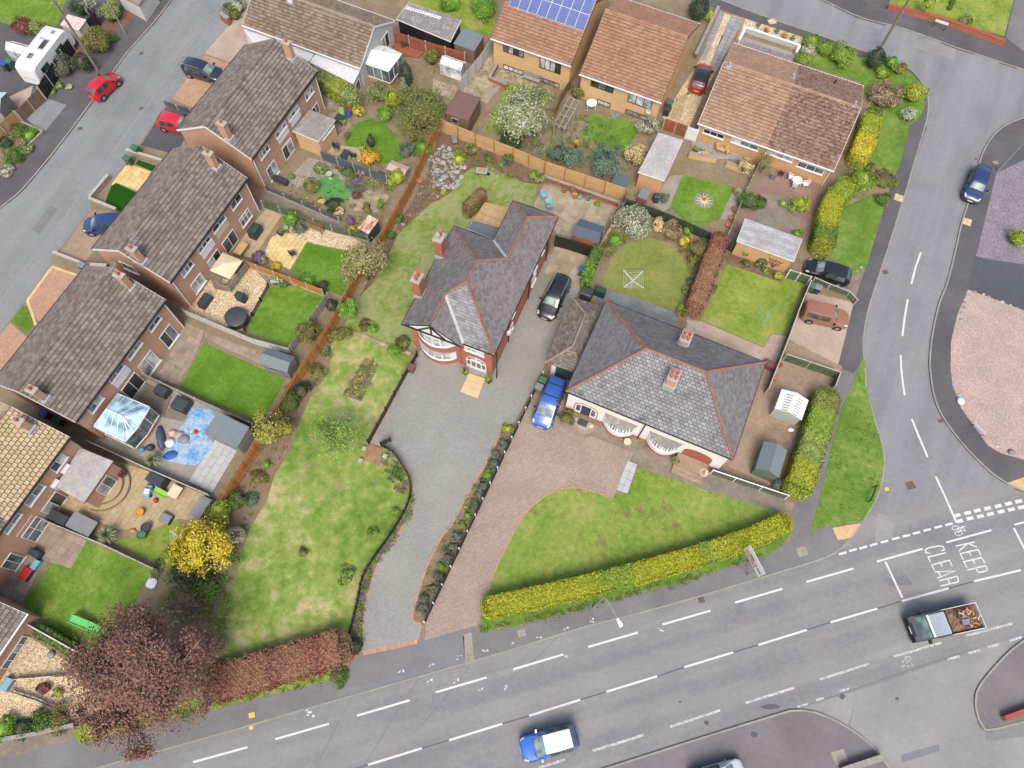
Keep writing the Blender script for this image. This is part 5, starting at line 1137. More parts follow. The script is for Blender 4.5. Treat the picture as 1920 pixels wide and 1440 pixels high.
fence('weathered fence with brick pier between rear patio and round lawn',Zs(((1172,374),(1143,425),(1116,474))),1.4,m_brownw,m_greyw,style='v')
fence('pale green fence behind the black parked car bins',aps('J',((130,762),(205,785),(285,812))),1.3,m_greenw,m_white,style='v',rail=m_cpost)
fence('long leaning green fence beside the brown car parking',Zs(((1511,540),(1490,590),(1468,650),(1450,695),(1433,738))),1.3,m_greenw,m_cpost,style='v',rail=m_cpost,bay=1.7)
fence('low green picket fence between black car and bins',aps('J',((325,800),(440,850),(585,905),(640,965))),.9,m_greenw,m_cpost,style='p',board=.25,rail=m_cpost)
fence('green boarded fence with white rails below the brown car',aps('O',((1465,62),(1640,120),(1860,195),(1825,290))),1.25,m_greenw,m_cpost,style='v',rail=m_cpost)
fence('green panel fence with white posts at the bungalow side yard',aps('O',((925,912),(1095,970),(1290,1035),(1485,1100))),1.0,m_greenw,m_white,style='v',rail=m_white,bay=1.6)
fence('dark green boarded fence behind the azalea and white rhododendron',aps('I',((445,235),(640,300),(870,395),(1180,540),(1250,572))),1.3,m_dgreenw,style='v')
fence('pale grey panel fence beside the solar house patio',Zs(((926,90),(905,122),(862,176))),1.7,m_whitew,m_cpost,style='v')
fence('red brown panel fence behind the black bistro table',aps('B',((1352,325),(1600,405),(1890,490))),1.7,m_redw,m_cpost,style='v')
fence('dark weathered fence between the two buff brick houses',aps('C',((1078,655),(1000,780),(960,885))),1.4,m_brownw,style='v')
fence('red brown gates with pale posts beside the gravel drive',aps('D',((245,972),(330,1000),(410,1030))),1.6,m_redw,m_cpost,style='v',bay=1.0,name='driveway_gate',cat='gate')
fence('white boarded gate between drive and orange bungalow',aps('D',((415,1040),(490,1062))),1.7,m_white,style='v',bay=2,name='side_gate',cat='gate')
fence('grey wire fence dividing the two bungalow back gardens',Zs(((1427,300),(1395,365),(1362,446))),1.1,m_greyw,m_cpost,style='p',board=.5)
fence('dark boarded fence beside the white caravan',aps('A',((570,385),(460,560),(350,745))),1.7,m_blackw,m_cpost,style='v',board=.2)
fence('dark iron gate across the caravan hardstanding',aps('A',((345,748),(180,915))),1.5,m_brownw,m_cpost,style='v',bay=2.2,name='driveway_gate',cat='gate')
fence('dark panel fence behind the bark bed',aps('A',((705,150),(760,190),(640,290))),1.6,m_blackw,style='v')
fence('tan boarded fence with concrete posts at the left edge',aps('A',((165,915),(60,1015),(-60,1110))),1.5,woodm('fence_honey',[c(180,142,96),c(200,162,116)]),m_cpost,style='v')
fence('low dark fence between two front driveways of the terrace',aps('A',((1240,790),(1340,825),(1440,850))),.7,m_bluep,m_cpost,style='s')
lowwall('low stone wall beside the yellow front patio',aps('A',((960,1145),(1230,1225))),.5,m_conc,cope=m_cpost)
lowwall('pierced concrete block wall round the artificial turf',aps('F',((690,185),(830,20))),.6,m_conc,cope=m_cpost)
lowwall('buff block wall below the artificial turf square',aps('F',((690,192),(890,275))),.6,m_conc,cope=m_cpost)
lowwall('low grey wall between two front driveways',aps('F',((420,590),(650,680),(820,690))),.5,m_conc,cope=m_cpost)
lowwall('long red brick wall along the pavement, bottom left',aps('R',((-60,1292),(200,1250),(440,1196))),.6,m_brk_wall)
lowwall('red brick garden wall with sloping top, top right corner',aps('E',((890,70),(1120,125),(1330,180),(1560,265),(1760,340))),.6,m_brk_wall,.35,cope=m_brk_wall)
lowwall('short red brick wall end at the bottom right corner',aps('W',((1430,1135),(1620,1065))),.55,m_brk_wall,.3,cope=m_brk_wall)
lowwall('brick wall at the bottom edge beside the silver car',aps('V',((1290,1450),(1535,1368))),.6,m_brk_wall,.35)
lowwall('low white painted wall in front of the orange bungalows',aps('D',((815,330),(860,235),(1265,370),(1240,420))),.55,m_whitew,cope=m_white)
lowwall('low stone retaining wall above the patterned lawn, left of the steps',aps('D',((440,1180),(645,1215))),.7,m_brk_buff)
lowwall('low stone retaining wall above the patterned lawn, right of the steps',aps('D',((720,1245),(860,1300))),.6,m_brk_buff)
lowwall('low brick planter wall on the solar house terrace',aps('C',((545,480),(470,605),(605,660))),.5,m_brk_wall)
lowwall('rough stone edging across the main lawn',aps('G',((1000,1165),(1150,1215),(1290,1275),(1480,1340))),.15,m_sl_s,.25,cope=m_sl_s)
lowwall('brick retaining wall beside the narrow side drive',aps('D',((660,80),(590,230),(490,440))),.6,m_brownw,.3)
m_dgrey=plain('grey_felt',c(118,130,136),.8);m_shedgrey=woodm('shed_grey',[c(128,130,132),c(150,152,154)])
def shed(label,corners,z,h_wall,wmat,rmat,kind='apex',name='garden_shed',cat='shed',rise=.45,door=None,win=False,along=0):
 """corners: the four roof-edge corners (on the ground, in order). along=0: ridge parallel to corner0->corner1"""
 C_=[Vector((p.x,p.y,0))for p in corners]
 if along:C_=C_[1:]+C_[:1]
 O=sum(C_,Vector())/4;ex=((C_[1]-C_[0])+(C_[2]-C_[3]))/2;ey=((C_[3]-C_[0])+(C_[2]-C_[1]))/2;L=ex.length/2;D=ey.length/2;rz=math.atan2(ex.y,ex.x)
 root=thing(name,label,cat,(O.x,O.y,.1),rz);hb=h_wall-.1;o=.08
 mb=MB();l,d=L-o,D-o
 if kind=='apex':
  e=lambda x:[(x,-d,0),(x,d,0),(x,d,hb),(x,0,hb+rise*.9),(x,-d,hb)]
  mb.add(e(-l)+e(l),[(4,3,2,1,0),(5,6,7,8,9),(0,5,9,4),(1,2,7,6)]);mb.build('wall',wmat,root)
  for sg in(-1,1):MB().hexa([(-L,sg*D,hb-.05),(L,sg*D,hb-.05),(L,0,hb+rise),(-L,0,hb+rise)],[(-L,sg*D,hb),(L,sg*D,hb),(L,0,hb+rise+.05),(-L,0,hb+rise+.05)]).build('roof',rmat,root)
 else:
  mb.add([(-l,-d,0),(l,-d,0),(l,d,0),(-l,d,0),(-l,-d,hb),(l,-d,hb),(l,d,hb+rise*.8),(-l,d,hb+rise*.8)],[(0,3,2,1),(0,1,5,4),(1,2,6,5),(2,3,7,6),(3,0,4,7)]);mb.build('wall',wmat,root)
  MB().hexa([(-L,-D,hb-.01),(L,-D,hb-.01),(L,D,hb+rise*.85),(-L,D,hb+rise*.85)],[(-L,-D,hb+.05),(L,-D,hb+.05),(L,D,hb+rise*.85+.06),(-L,D,hb+rise*.85+.06)]).build('roof',rmat,root)
 w1=Wall(root,(-l,-d),(l,-d));w2=Wall(root,(l,-d),(l,d));w3=Wall(root,(-l,d),(-l,-d))
 for w_ in(w1,w2,w3):
  k=int(w_.len/.3);mb=MB()
  for i in range(1,k):w_.box(mb,w_.len*i/k-.01,.03,0,w_.len*i/k+.01,hb-.04,.012)
  mb.build('batten',wmat,root)
 if door:w1.box(MB(),w1.len*.3,.05,0,w1.len*.7,hb-.1,.03).build('door',door,root)
 if win:w1.win(w1.len*.25,hb*.5,w1.len*.55,hb*.85,1,m_greyw,m_glassd,sill=False)
 return root
shed('grey shed with pale apex roof beside the square lawn',Zs(((497,653),(553,667),(539,701),(491,680)),1.9),1.9,1.9,m_shedgrey,m_dgrey,rise=.4,win=True)
shed('grey roofed timber shed beside the blue tarpaulin',aps('K',((1640,460),(1885,570),(1770,722),(1535,600)),2.1),2.1,2.1,m_greyw,m_dgrey,'pent',rise=.2,along=0)
shed('green shed with pale blue felt roof in the bungalow yard',aps('O',((1450,935),(1270,870),(1335,660),(1510,735)),2.0),2.0,1.8,woodm('shed_green',[c(92,108,92),c(110,126,108)]),m_dgrey,rise=.5,along=1)
m_wmet=nm('white_ribbed_metal',[c(232,232,232),c(244,244,244)],2,6,coord='O',rough=.5)
r=shed('white roofed metal shed with grey rust streaks in the bungalow yard',aps('O',((1620,502),(1415,420),(1470,270),(1672,355)),2.0),2.0,1.8,plain('shed_pale_green',c(186,196,184),.5),m_wmet,rise=.35,along=1,door=plain('shed_door',c(172,184,172),.5))
for i in range(14):
 for sg in(-1,1):
  x=-.9+(i%7)*.25;y0,y1=(.18,.72)if i<7 else(.3,.6)
  MB().bar((x,sg*y0,1.7+.37*(1-y0/1.1)+.045),(x,sg*y1,1.7+.37*(1-y1/1.1)+.045),.05,.015).build('rust_streak',plain('dull_zinc',c(120,120,118)),r)
shed('low shed with dark blue grey roof and orange boards on rear patio',aps('H',((1410,440),(1605,502),(1655,375),(1475,315)),1.9),1.9,1.8,woodm('shed_orange',[c(190,108,62),c(204,124,78)]),plain('slate_felt',c(84,96,110),.8),'apex',rise=.25)
shed('shed with flat brown felt roof under the blossom tree',aps('C',((130,850),(310,897),(410,745),(235,675)),2.2),2.2,2.1,m_brownw,nm('brown_felt',[c(112,84,78),c(132,104,98)],1,5,coord='O',speck=.08),'pent',rise=.15,win=True)
shed('shed with plain grey blue roof behind the red brown fence',aps('C',((205,325),(365,382),(425,265),(270,210)),2.1),2.1,2.0,m_brownw,m_dgrey,'pent',rise=.12)
shed('pink plastic storage chest behind the slate blue fence',aps('B',((1300,1262),(1440,1320),(1465,1245),(1335,1195)),1.1),1.1,1.0,plain('pink_plastic',c(182,150,142)),plain('pink_lid',c(196,164,156)),'apex',rise=.15,name='storage_box',cat='storage box')
m_rust=nm('rusty_corrugated',[c(236,232,228),c(226,214,204),c(176,104,66),c(160,84,48)],1.5,5,.4,coord='O',sc=(4,.6,1),rough=.7)
shed('small shed with rusty orange streaked corrugated roof',aps('G',((1095,392),(1172,440),(1235,332),(1150,290)),1.7),1.7,1.6,plain('teal_wall',c(62,92,92)),m_rust,'pent',rise=.2)
shed('small grey topped garden cabinet beside the brick garage',aps('I',((540,150),(610,180),(640,110),(575,90)),1.5),1.5,1.4,m_redw,m_dgrey,'pent',rise=.12)
shed('dark grey oil tank behind the tan panelled fence',aps('H',((1690,80),(1800,110),(1850,20),(1740,-20)),1.3),1.3,1.3,m_dgrey,plain('tank_top',c(96,106,112)),'pent',rise=.05,name='oil_tank',cat='tank')
shed('white cabin with faded pink roof beside the caravan',aps('A',((440,180),(580,215),(650,150),(510,100)),2.0),2.0,1.8,m_whitew,nm('pink_roof',[c(206,186,186),c(222,204,202),c(190,96,104)],1.2,3,coord='O'),'pent',rise=.12)
shed('pale grey roofed garage at the left edge of the street',aps('A',((-160,820),(60,820),(-20,700),(-200,690)),2.3),2.3,2.2,m_conc,m_poly,'apex',rise=.4)
# greenhouses: frame and panes
def greenhouse(label,corners,z,h):
 C_=[Vector((p.x,p.y,0))for p in corners];O=sum(C_,Vector())/4;ex=C_[1]-C_[0];ey=C_[3]-C_[0];L=ex.length/2;D=ey.length/2
 root=thing('greenhouse',label,'greenhouse',(O.x,O.y,.1),math.atan2(ex.y,ex.x));fr=MB();n=4;gm=glass('greenhouse_glass',(.42,.46,.47,1),.12)
 for i in range(n+1):
  x=-L+2*L*i/n;fr.bar((x,-D,0),(x,-D,h),.04,.04);fr.bar((x,D,0),(x,D,h),.04,.04);fr.bar((x,-D,h),(x,0,h+.45),.04,.04);fr.bar((x,D,h),(x,0,h+.45),.04,.04)
 for y,z_ in((-D,h),(D,h),(0,h+.45),(-D,.05),(D,.05)):fr.bar((-L,y,z_),(L,y,z_),.045,.045)
 fr.build('frame',m_white,root)
 for i in range(n):
  a,b=-L+2*L*i/n+.03,-L+2*L*(i+1)/n-.03
  for sg in(-1,1):
   MB().poly([(a,sg*D,.06),(b,sg*D,.06),(b,sg*D,h-.03),(a,sg*D,h-.03)]).build('pane',gm,root);MB().poly([(a,sg*(D-.03),h+.02),(b,sg*(D-.03),h+.02),(b,sg*.03,h+.44),(a,sg*.03,h+.44)]).build('roof_pane',gm,root)
 for sg in(-1,1):MB().poly([(sg*L,-D,.06),(sg*L,D,.06),(sg*L,D,h),(sg*L,0,h+.43),(sg*L,-D,h)]).build('end_pane',gm,root)
greenhouse('small aluminium greenhouse beside the white caravan',aps('A',((70,300),(235,345),(215,420),(55,365)),1.6),1.6,1.4)
greenhouse('small white greenhouse against the pale grey fence',aps('C',((105,465),(262,522),(288,460),(130,400)),1.7),1.7,1.4)
# conservatories
def conservatory(label,P,h,rise,name,roofm,glassy):
 """P: eaves corners in order, first edge against the house; ridge runs from the middle of that edge outwards"""
 C_=[Vector((p.x,p.y,0))for p in P];O=(C_[0]+C_[1])/2;root=thing(name,label,'conservatory',(O.x,O.y,.1),math.atan2((C_[1]-C_[0]).y,(C_[1]-C_[0]).x));f=frame((O.x,O.y,0),root.rotation_euler.z);L=[f(p)for p in C_]
 k=len(L);base=MB();
 cen=sum(L,Vector())/k;r0=Vector((cen.x*.3,cen.y*.25,h+rise));r1=Vector((cen.x,cen.y*1.1,h+rise))
 MB().prism([Vector((p.x*.97,p.y*.97,0))for p in L],0,.6).build('dwarf_wall',m_brk_brown,root)
 fr=MB()
 for i in range(1,k):
  a,b=L[i],L[(i+1)%k];a=Vector((a.x,a.y,0));b=Vector((b.x,b.y,0));n=max(1,int((b-a).length/.75))
  for j in range(n+1):
   p=a.lerp(b,j/n);fr.bar((p.x,p.y,.6),(p.x,p.y,h),.07,.07)
  fr.bar(a+V3(0,0,h),b+V3(0,0,h),.12,.1);fr.bar(a+V3(0,0,.63),b+V3(0,0,.63),.12,.06)
  for j in range(n):
   p,q=a.lerp(b,(j+.06)/n),a.lerp(b,(j+.94)/n);MB().poly([(p.x,p.y,.68),(q.x,q.y,.68),(q.x,q.y,h-.06),(p.x,p.y,h-.06)]).build('pane',m_glass,root)
 E=[Vector((p.x,p.y,h+.06))for p in L]
 faces=[(E[1],E[2],r1,r0)]+[(E[i],E[i+1],r1)for i in range(2,k-1)]+[(E[k-1],E[0],r0,r1)]
 for fc in faces:
  if len(fc)==4:
   a,b,c2,d=fc;n=4
   for j in range(n):
    MB().poly([tuple(a.lerp(b,(j+.04)/n)),tuple(a.lerp(b,(j+.96)/n)),tuple(d.lerp(c2,(j+.96)/n)),tuple(d.lerp(c2,(j+.04)/n))]).build('roof_pane',roofm,root)
   for j in range(n+1):fr.bar(a.lerp(b,j/n),d.lerp(c2,j/n),.05,.05)
  else:
   a,b,c2=fc;n=3
   for j in range(n):MB().poly([tuple(a.lerp(b,(j+.03)/n)),tuple(a.lerp(b,(j+.97)/n)),tuple(c2)]).build('roof_pane',roofm,root)
   for j in range(n+1):fr.bar(a.lerp(b,j/n),c2,.05,.05)
 fr.bar(r0,r1,.1,.09);fr.build('frame',m_white,root);return root
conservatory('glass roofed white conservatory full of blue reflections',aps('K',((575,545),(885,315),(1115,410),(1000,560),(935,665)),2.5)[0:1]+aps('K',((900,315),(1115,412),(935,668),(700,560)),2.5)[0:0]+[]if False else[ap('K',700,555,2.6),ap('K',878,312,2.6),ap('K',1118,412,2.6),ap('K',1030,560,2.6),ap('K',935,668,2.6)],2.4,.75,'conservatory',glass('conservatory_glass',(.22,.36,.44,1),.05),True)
conservatory('white conservatory with solid white roof beside the top bungalow',[ap('B',1135,470,2.4),ap('B',1185,335,2.4),ap('B',1290,345,2.4),ap('B',1410,400,2.4),ap('B',1312,530,2.4)],2.2,.6,'conservatory',m_white,False)
# ================================================================== vehicles
m_tyre=plain('tyre_rubber',c(44,44,46),.8);m_rim=plain('alloy_wheel',c(196,198,202),.35,.6)
m_trim=plain('black_trim',c(34,35,38),.5);m_cglass=glass('car_glass',(.045,.06,.06,1),.03);m_cglassl=glass('car_windscreen',(.16,.22,.21,1),.03)
m_hlamp=plain('headlamp',c(214,218,222),.15);m_tlamp=plain('tail_lamp',c(190,34,38),.25);m_plw=plain('number_plate_white',c(236,236,230),.5);m_ply=plain('number_plate_yellow',c(232,196,60),.5)
# stations along x (rear -> front): (x/L, half width factor, sill z, belt z, top z, top half-width factor, kind of the strip to the next station)
PROF={
 'hatch':[(-.5,.80,.34,.62,.80,.74),(-.485,.93,.28,.78,1.0,.80),(-.44,.98,.22,.84,1.24,.76),(-.36,1.,.2,.86,1.44,.72),(-.15,1.,.2,.86,1.50,.73),(.06,1.,.2,.85,1.46,.71),(.13,1.,.2,.85,1.36,.72),(.29,1.,.2,.84,.93,.80),(.40,.98,.22,.76,.84,.76),(.47,.92,.26,.62,.72,.70),(.5,.78,.34,.5,.58,.6)],
 'suv':[(-.5,.82,.36,.72,.95,.76),(-.485,.94,.3,.9,1.14,.82),(-.45,.98,.26,.95,1.34,.78),(-.37,1.,.25,.96,1.52,.66),(-.15,1.,.25,.96,1.6,.69),(.04,1.,.25,.95,1.56,.67),(.10,1.,.25,.95,1.46,.68),(.27,1.,.25,.95,1.05,.82),(.40,.98,.26,.88,.98,.80),(.475,.93,.3,.74,.86,.74),(.5,.8,.36,.6,.68,.64)],
 'estate':[(-.5,.82,.34,.62,.82,.74),(-.485,.94,.28,.8,1.0,.8),(-.455,.98,.22,.86,1.22,.76),(-.40,1.,.2,.87,1.42,.72),(-.15,1.,.2,.87,1.48,.73),(.05,1.,.2,.86,1.44,.71),(.11,1.,.2,.86,1.34,.72),(.25,1.,.2,.85,.95,.82),(.40,.98,.22,.78,.86,.78),(.475,.92,.26,.64,.74,.7),(.5,.78,.34,.5,.58,.6)],
 'mpv':[(-.5,.86,.34,.8,1.2,.8),(-.49,.95,.28,.95,1.55,.82),(-.475,.98,.22,1.0,1.72,.8),(-.44,1.,.2,1.0,1.80,.8),(-.15,1.,.2,1.0,1.84,.81),(.08,1.,.2,1.0,1.80,.79),(.15,1.,.2,1.0,1.66,.78),(.31,1.,.2,.98,1.1,.8),(.41,.98,.22,.88,.96,.76),(.475,.92,.26,.7,.8,.7),(.5,.8,.34,.52,.62,.6)],
 'boxsuv':[(-.5,.86,.34,.8,1.05,.8),(-.49,.95,.28,.92,1.35,.82),(-.475,.98,.24,.95,1.52,.8),(-.44,1.,.22,.95,1.62,.8),(-.15,1.,.22,.95,1.66,.81),(.08,1.,.22,.95,1.63,.79),(.12,1.,.22,.95,1.52,.79),(.21,1.,.22,.94,1.05,.84),(.40,.98,.24,.88,.97,.8),(.48,.93,.28,.74,.86,.74),(.5,.82,.36,.6,.7,.64)],
}
def car(label,rear,front,kind,L,Wd,col,roof=None,name='parked_car',bars=False,z=.11,mirror=None,wheel=.32,cat='car',ratio=1.0):
 a,b=at(*rear,.8),at(*front,.8);ctr=(a+b)/2;root=thing(name,label,cat,(ctr.x,ctr.y,z),heading(a,b));bm=paint('paint_%d_%d_%d'%col,c(*col));W=Wd/2
 S=PROF[kind];rows=[]
 for x,wf_,zs,zb,zt_,tf_ in S:
  X=x*L;rd=1-.2*max(0,(abs(x)-.36)/.14)**2;w_=W*wf_*rd;wt=W*tf_*rd
  rows.append([(X,w_*.93,zs),(X,w_,zs+.22),(X,w_*.985,(zs+zb)/2+.12),(X,w_*.955,zb),(X,wt+(w_*.955-wt)*.35 if zt_-zb>.25 else wt*1.05,zb+(zt_-zb)*.62),(X,wt,zt_-.035),(X,wt*.72,zt_),(X,0,zt_+.018)])
 n=len(rows);k=len(rows[0]);vs=[];
 for r_ in rows:vs+=r_+[(p[0],-p[1],p[2])for p in r_[-2::-1]]
 m=2*k-1;fs=[(i*m+j,(i+1)*m+j,(i+1)*m+j+1,i*m+j+1)for i in range(n-1)for j in range(m-1)]
 fs+=[tuple(range(m)),tuple(range(n*m-1,(n-1)*m-1,-1)),]+[(i*m,i*m+m-1,(i+1)*m+m-1,(i+1)*m)for i in range(n-1)]
 body=MB().add(vs,fs).build('body',bm,root,True,38)
 def quad(i0,i1,j0,j1,inset,mat,nm_,par,dz=.006,sides=(1,-1)):
  for sg in sides:
   q=[Vector(rows[i0][j0]),Vector(rows[i1][j0]),Vector(rows[i1][j1]),Vector(rows[i0][j1])];q=[Vector((p.x,p.y*sg,p.z))for p in q];cn=sum(q,Vector())/4
   nn=(q[1]-q[0]).cross(q[3]-q[0]).normalized()
   if nn.z<0 and abs(nn.z)>.3 or nn.y*sg<0 and abs(nn.z)<=.3:nn=-nn
   MB().poly([tuple(p+(cn-p).normalized()*min(inset,(cn-p).length*.4)+nn*dz)for p in q]).build(nm_,mat,par)
 def pane2(i0,i1,mat,nm_):
  for sg in(1,-1):
   G=[[Vector((rows[i][j][0],rows[i][j][1]*sg,rows[i][j][2]))for i in(i0,i1)]for j in(3,4,5)];cn=sum((p for r_ in G for p in r_),Vector())/6
   MB().add([tuple(cn+Vector(((p.x-cn.x)*.92,p.y-cn.y,(p.z-cn.z)*.8))+Vector((0,sg*.014,.008)))for r_ in G for p in r_],[(0,1,3,2),(2,3,5,4)]).build(nm_,mat,root)
 def strip(i0,i1,inset,mat,nm_,dz=.008):
  A=[Vector((rows[i0][j][0],rows[i0][j][1]*sg,rows[i0][j][2]))for sg,js in((1,(5,6,7)),(-1,(6,5)))for j in js];B=[Vector((rows[i1][j][0],rows[i1][j][1]*sg,rows[i1][j][2]))for sg,js in((1,(5,6,7)),(-1,(6,5)))for j in js]
  A2=[Vector((p.x,p.y*.93,p.z))for p in A];B2=[Vector((p.x,p.y*.93,p.z))for p in B];nn=(A2[1]-A2[0]).cross(B2[0]-A2[0]).normalized();nn=nn if nn.z>0 else-nn
  A3=[p.lerp(q,.06)+nn*dz for p,q in zip(A2,B2)];B3=[q.lerp(p,.06)+nn*dz for p,q in zip(A2,B2)]
  return MB().add(A3+B3,[(i,i+1,len(A)+i+1,len(A)+i)for i in range(len(A)-1)]).build(nm_,mat,root)
 strip(6,7,0,m_cglassl,'windscreen');strip(1,2,0,m_cglass,'rear_window')if kind not in('mpv','boxsuv')else strip(0,2,0,m_cglass,'rear_window')
 if kind in('hatch','suv','estate'):strip(2,3,0,m_cglass,'rear_window_top')
 for i0,i1 in((3,4),(4,5)):pane2(i0,i1,m_cglass,'side_window')
 if roof:
  rm=paint('paint_%d_%d_%d'%roof,c(*roof));A=[]
  for i in range(3,7):A.append([(rows[i][j][0],rows[i][j][1]*sg,rows[i][j][2]+.008)for sg,js in((1,(5,6,7)),(-1,(6,5)))for j in js])
  MB().add(sum(A,[]),[(i*5+j,(i+1)*5+j,(i+1)*5+j+1,i*5+j+1)for i in range(3)for j in range(4)]).build('roof_panel',rm,root,True)
 wx=(-.30*L,.31*L);wme=MB();wr=wheel
 wme.lathe([(wr*.55,-.1),(wr*.96,-.1),(wr,-.06),(wr,.06),(wr*.96,.1),(wr*.6,.1),(wr*.58,.07)],0,0,16);tm=wme.mesh('wheel',m_tyre,True,35)
 rb=MB();rb.lathe([(wr*.62,.06),(wr*.62,.085),(wr*.1,.098)],0,0,14)
 for q in range(5):t=q*1.2566;rb.bar((0,0,.1),(wr*.6*math.cos(t),wr*.6*math.sin(t),.095),.07,.03)
 rmsh=rb.mesh('rim',m_rim)
 for x in wx:
  for sg in(1,-1):
   o=place(tm,'wheel',root,Matrix.Translation((x,sg*(W-.08),wr))@Matrix.Rotation(-sg*math.pi/2,4,'X'));place(rmsh,'rim',o)
   arch_=MB();arch_.lathe([(wr*1.0,-.015),(wr*1.16,-.015),(wr*1.16,.012),(wr*1.0,.012)],0,0,16);place(arch_.mesh('wheel_arch',m_trim),'wheel_arch',root,Matrix.Translation((x,sg*(W*.985),wr))@Matrix.Rotation(-sg*math.pi/2,4,'X'))
 for sg in(1,-1):
  mm=paint('paint_%d_%d_%d'%mirror,c(*mirror))if mirror else m_trim
  MB().hexa([(.17*L,sg*(W*.96),1.0),(.2*L,sg*(W*.96),1.0),(.195*L,sg*(W+.2),1.0),(.165*L,sg*(W+.2),1.0)][::sg],[(.17*L,sg*(W*.96),1.13),(.2*L,sg*(W*.96),1.13),(.195*L,sg*(W+.18),1.16),(.165*L,sg*(W+.18),1.16)][::sg]).build('wing_mirror',mm,root)
  quad(8,9,3,5,.01,m_hlamp,'headlight',root,.012,(sg,));quad(0,1,3,5,.01,m_tlamp,'tail_light',root,.012,(sg,));quad(1,2,2,4,.03,m_tlamp,'tail_light',root,.012,(sg,))if kind in('mpv','boxsuv')else None
 MB().box(L/2-.03,-.26,.42,L/2+.015,.26,.53).build('number_plate',m_plw,root);MB().box(-L/2-.015,-.26,.62,-L/2+.03,.26,.73).build('number_plate',m_ply,root)
 MB().box(L/2-.12,-W*.55,.28,L/2+.005,W*.55,.4).build('grille',m_trim,root);MB().box(-.36*L,-W*.9,.16,.36*L,W*.9,.27).build('underbody',m_trim,root)
 q0,q1=Vector(rows[7][6]),Vector(rows[8][6]);MB().bar((q0.x-.02,-q0.y*1.15,q0.z+.0),(q0.x-.02,q0.y*1.15,q0.z),.1,.03).build('wiper_cowl',m_trim,root)
 if bars:
  for sg in(1,-1):MB().bar((-.42*L,sg*W*.72,rows[4][5][2]+.09),(.04*L,sg*W*.72,rows[4][5][2]+.09),.04,.04).build('roof_rail',m_trim if bars==2 else m_rim,root)
  if bars==2:
   for x in(-.3*L,-.05*L):MB().bar((x,-W*.74,rows[4][5][2]+.12),(x,W*.74,rows[4][5][2]+.12),.05,.04).build('roof_bar',m_trim,root)
 return root
car('bright red hatchback parked half on the kerb',px('A',690,720),px('A',860,560),'hatch',3.7,1.66,(206,24,42))
car('dark navy estate car nosed in on red block drive',px('A',1405,495),px('A',1650,570),'suv',4.5,1.8,(44,48,62),bars=1)
car('red hatchback half hidden behind the topmost terrace roof',px('A',1225,905),px('A',1420,945),'hatch',3.8,1.68,(214,36,56))
car('dark blue hatchback reversed beside the artificial turf',px('F',870,350),px('F',690,365),'hatch',3.9,1.7,(44,66,120))
car('long black estate car parked beside the red brick house',px('H',1345,765),px('H',1210,1045),'estate',4.75,1.84,(30,32,36),bars=1)
car('blue people carrier with roof bars on the tan block drive',px('N',1150,290),px('N',1005,650),'mpv',4.45,1.82,(44,96,180),bars=2)
car('red hatchback with black roof on the gravel drive',px('D',500,690),px('D',575,470),'hatch',4.05,1.74,(186,28,48),roof=(36,40,46))
car('navy saloon parked at the kerb by plum gravel',px('E',1620,1245),px('J',1520,190),'estate',4.5,1.76,(36,56,108))
car('black hatchback backed in beside the clipped hedge',px('J',620,770),px('J',285,665),'hatch',4.2,1.76,(28,30,34))
car('copper brown boxy four by four behind green fence',px('J',262,1005),px('J',600,1085),'boxsuv',4.15,1.78,(158,108,82),bars=1)
CR['c']=(960,1340,12.8)
car('bright blue crossover with white roof driving along the main road',px('c',1560,500),px('c',230,860),'suv',4.2,1.8,(40,110,210),roof=(246,246,246),mirror=(240,240,240),name='moving_car',z=.0)
car('pale silver blue car cut by the bottom edge',px('V',400,1540),px('V',690,1455),'hatch',4.0,1.72,(206,214,220),name='parked_car')
# --- tipper truck
a,b=px('Y',1400,420),px('Y',200,680);a3,b3=at(*a,1.0),at(*b,1.0);ctr=(a3+b3)/2;T_=thing('tipper_truck','dark flatbed truck loaded with rubble and timber driving along the main road','truck',(ctr.x,ctr.y,0),heading(a3,b3))
m_tdark=paint('truck_dark',c(58,64,76));L=(b3-a3).length;h=L/2;W=.92
MB().box(-h,-W,.55,h-1.0,W,.72).build('chassis',m_trim,T_)
cab=[(h-2.35,.5),(h-.12,.5),(h,.75),(h-.08,1.12),(h-.32,1.22),(h-.85,1.88),(h-2.3,1.92),(h-2.35,1.4)]
MB().hexa([(x,-W,z)for x,z in cab],[(x,W,z)for x,z in cab]).build('cab',m_tdark,T_)
MB().hexa([(h-2.3,-W*.86,1.925),(h-.95,-W*.86,1.885),(h-.95,W*.86,1.885),(h-2.3,W*.86,1.925)],[(h-2.3,-W*.86,1.965),(h-.95,-W*.86,1.925),(h-.95,W*.86,1.925),(h-2.3,W*.86,1.965)]).build('cab_roof',plain('silver_roof',c(176,186,198),.4),T_)
for i in range(9):y=-W*.76+i*W*.19;MB().box(h-2.2,y-.02,1.95,h-1.1,y+.02,1.98).build('roof_rib',plain('silver_roof',c(176,186,198)),T_)
MB().box(h-1.02,-W*.88,1.9,h-.88,W*.88,1.99).build('visor',m_white,T_)
MB().poly([(h-.335,-W*.9,1.25),(h-.83,-W*.86,1.875),(h-.83,W*.86,1.875),(h-.335,W*.9,1.25)]).build('windscreen',glass('truck_windscreen',(.11,.15,.14,1),.05),T_)
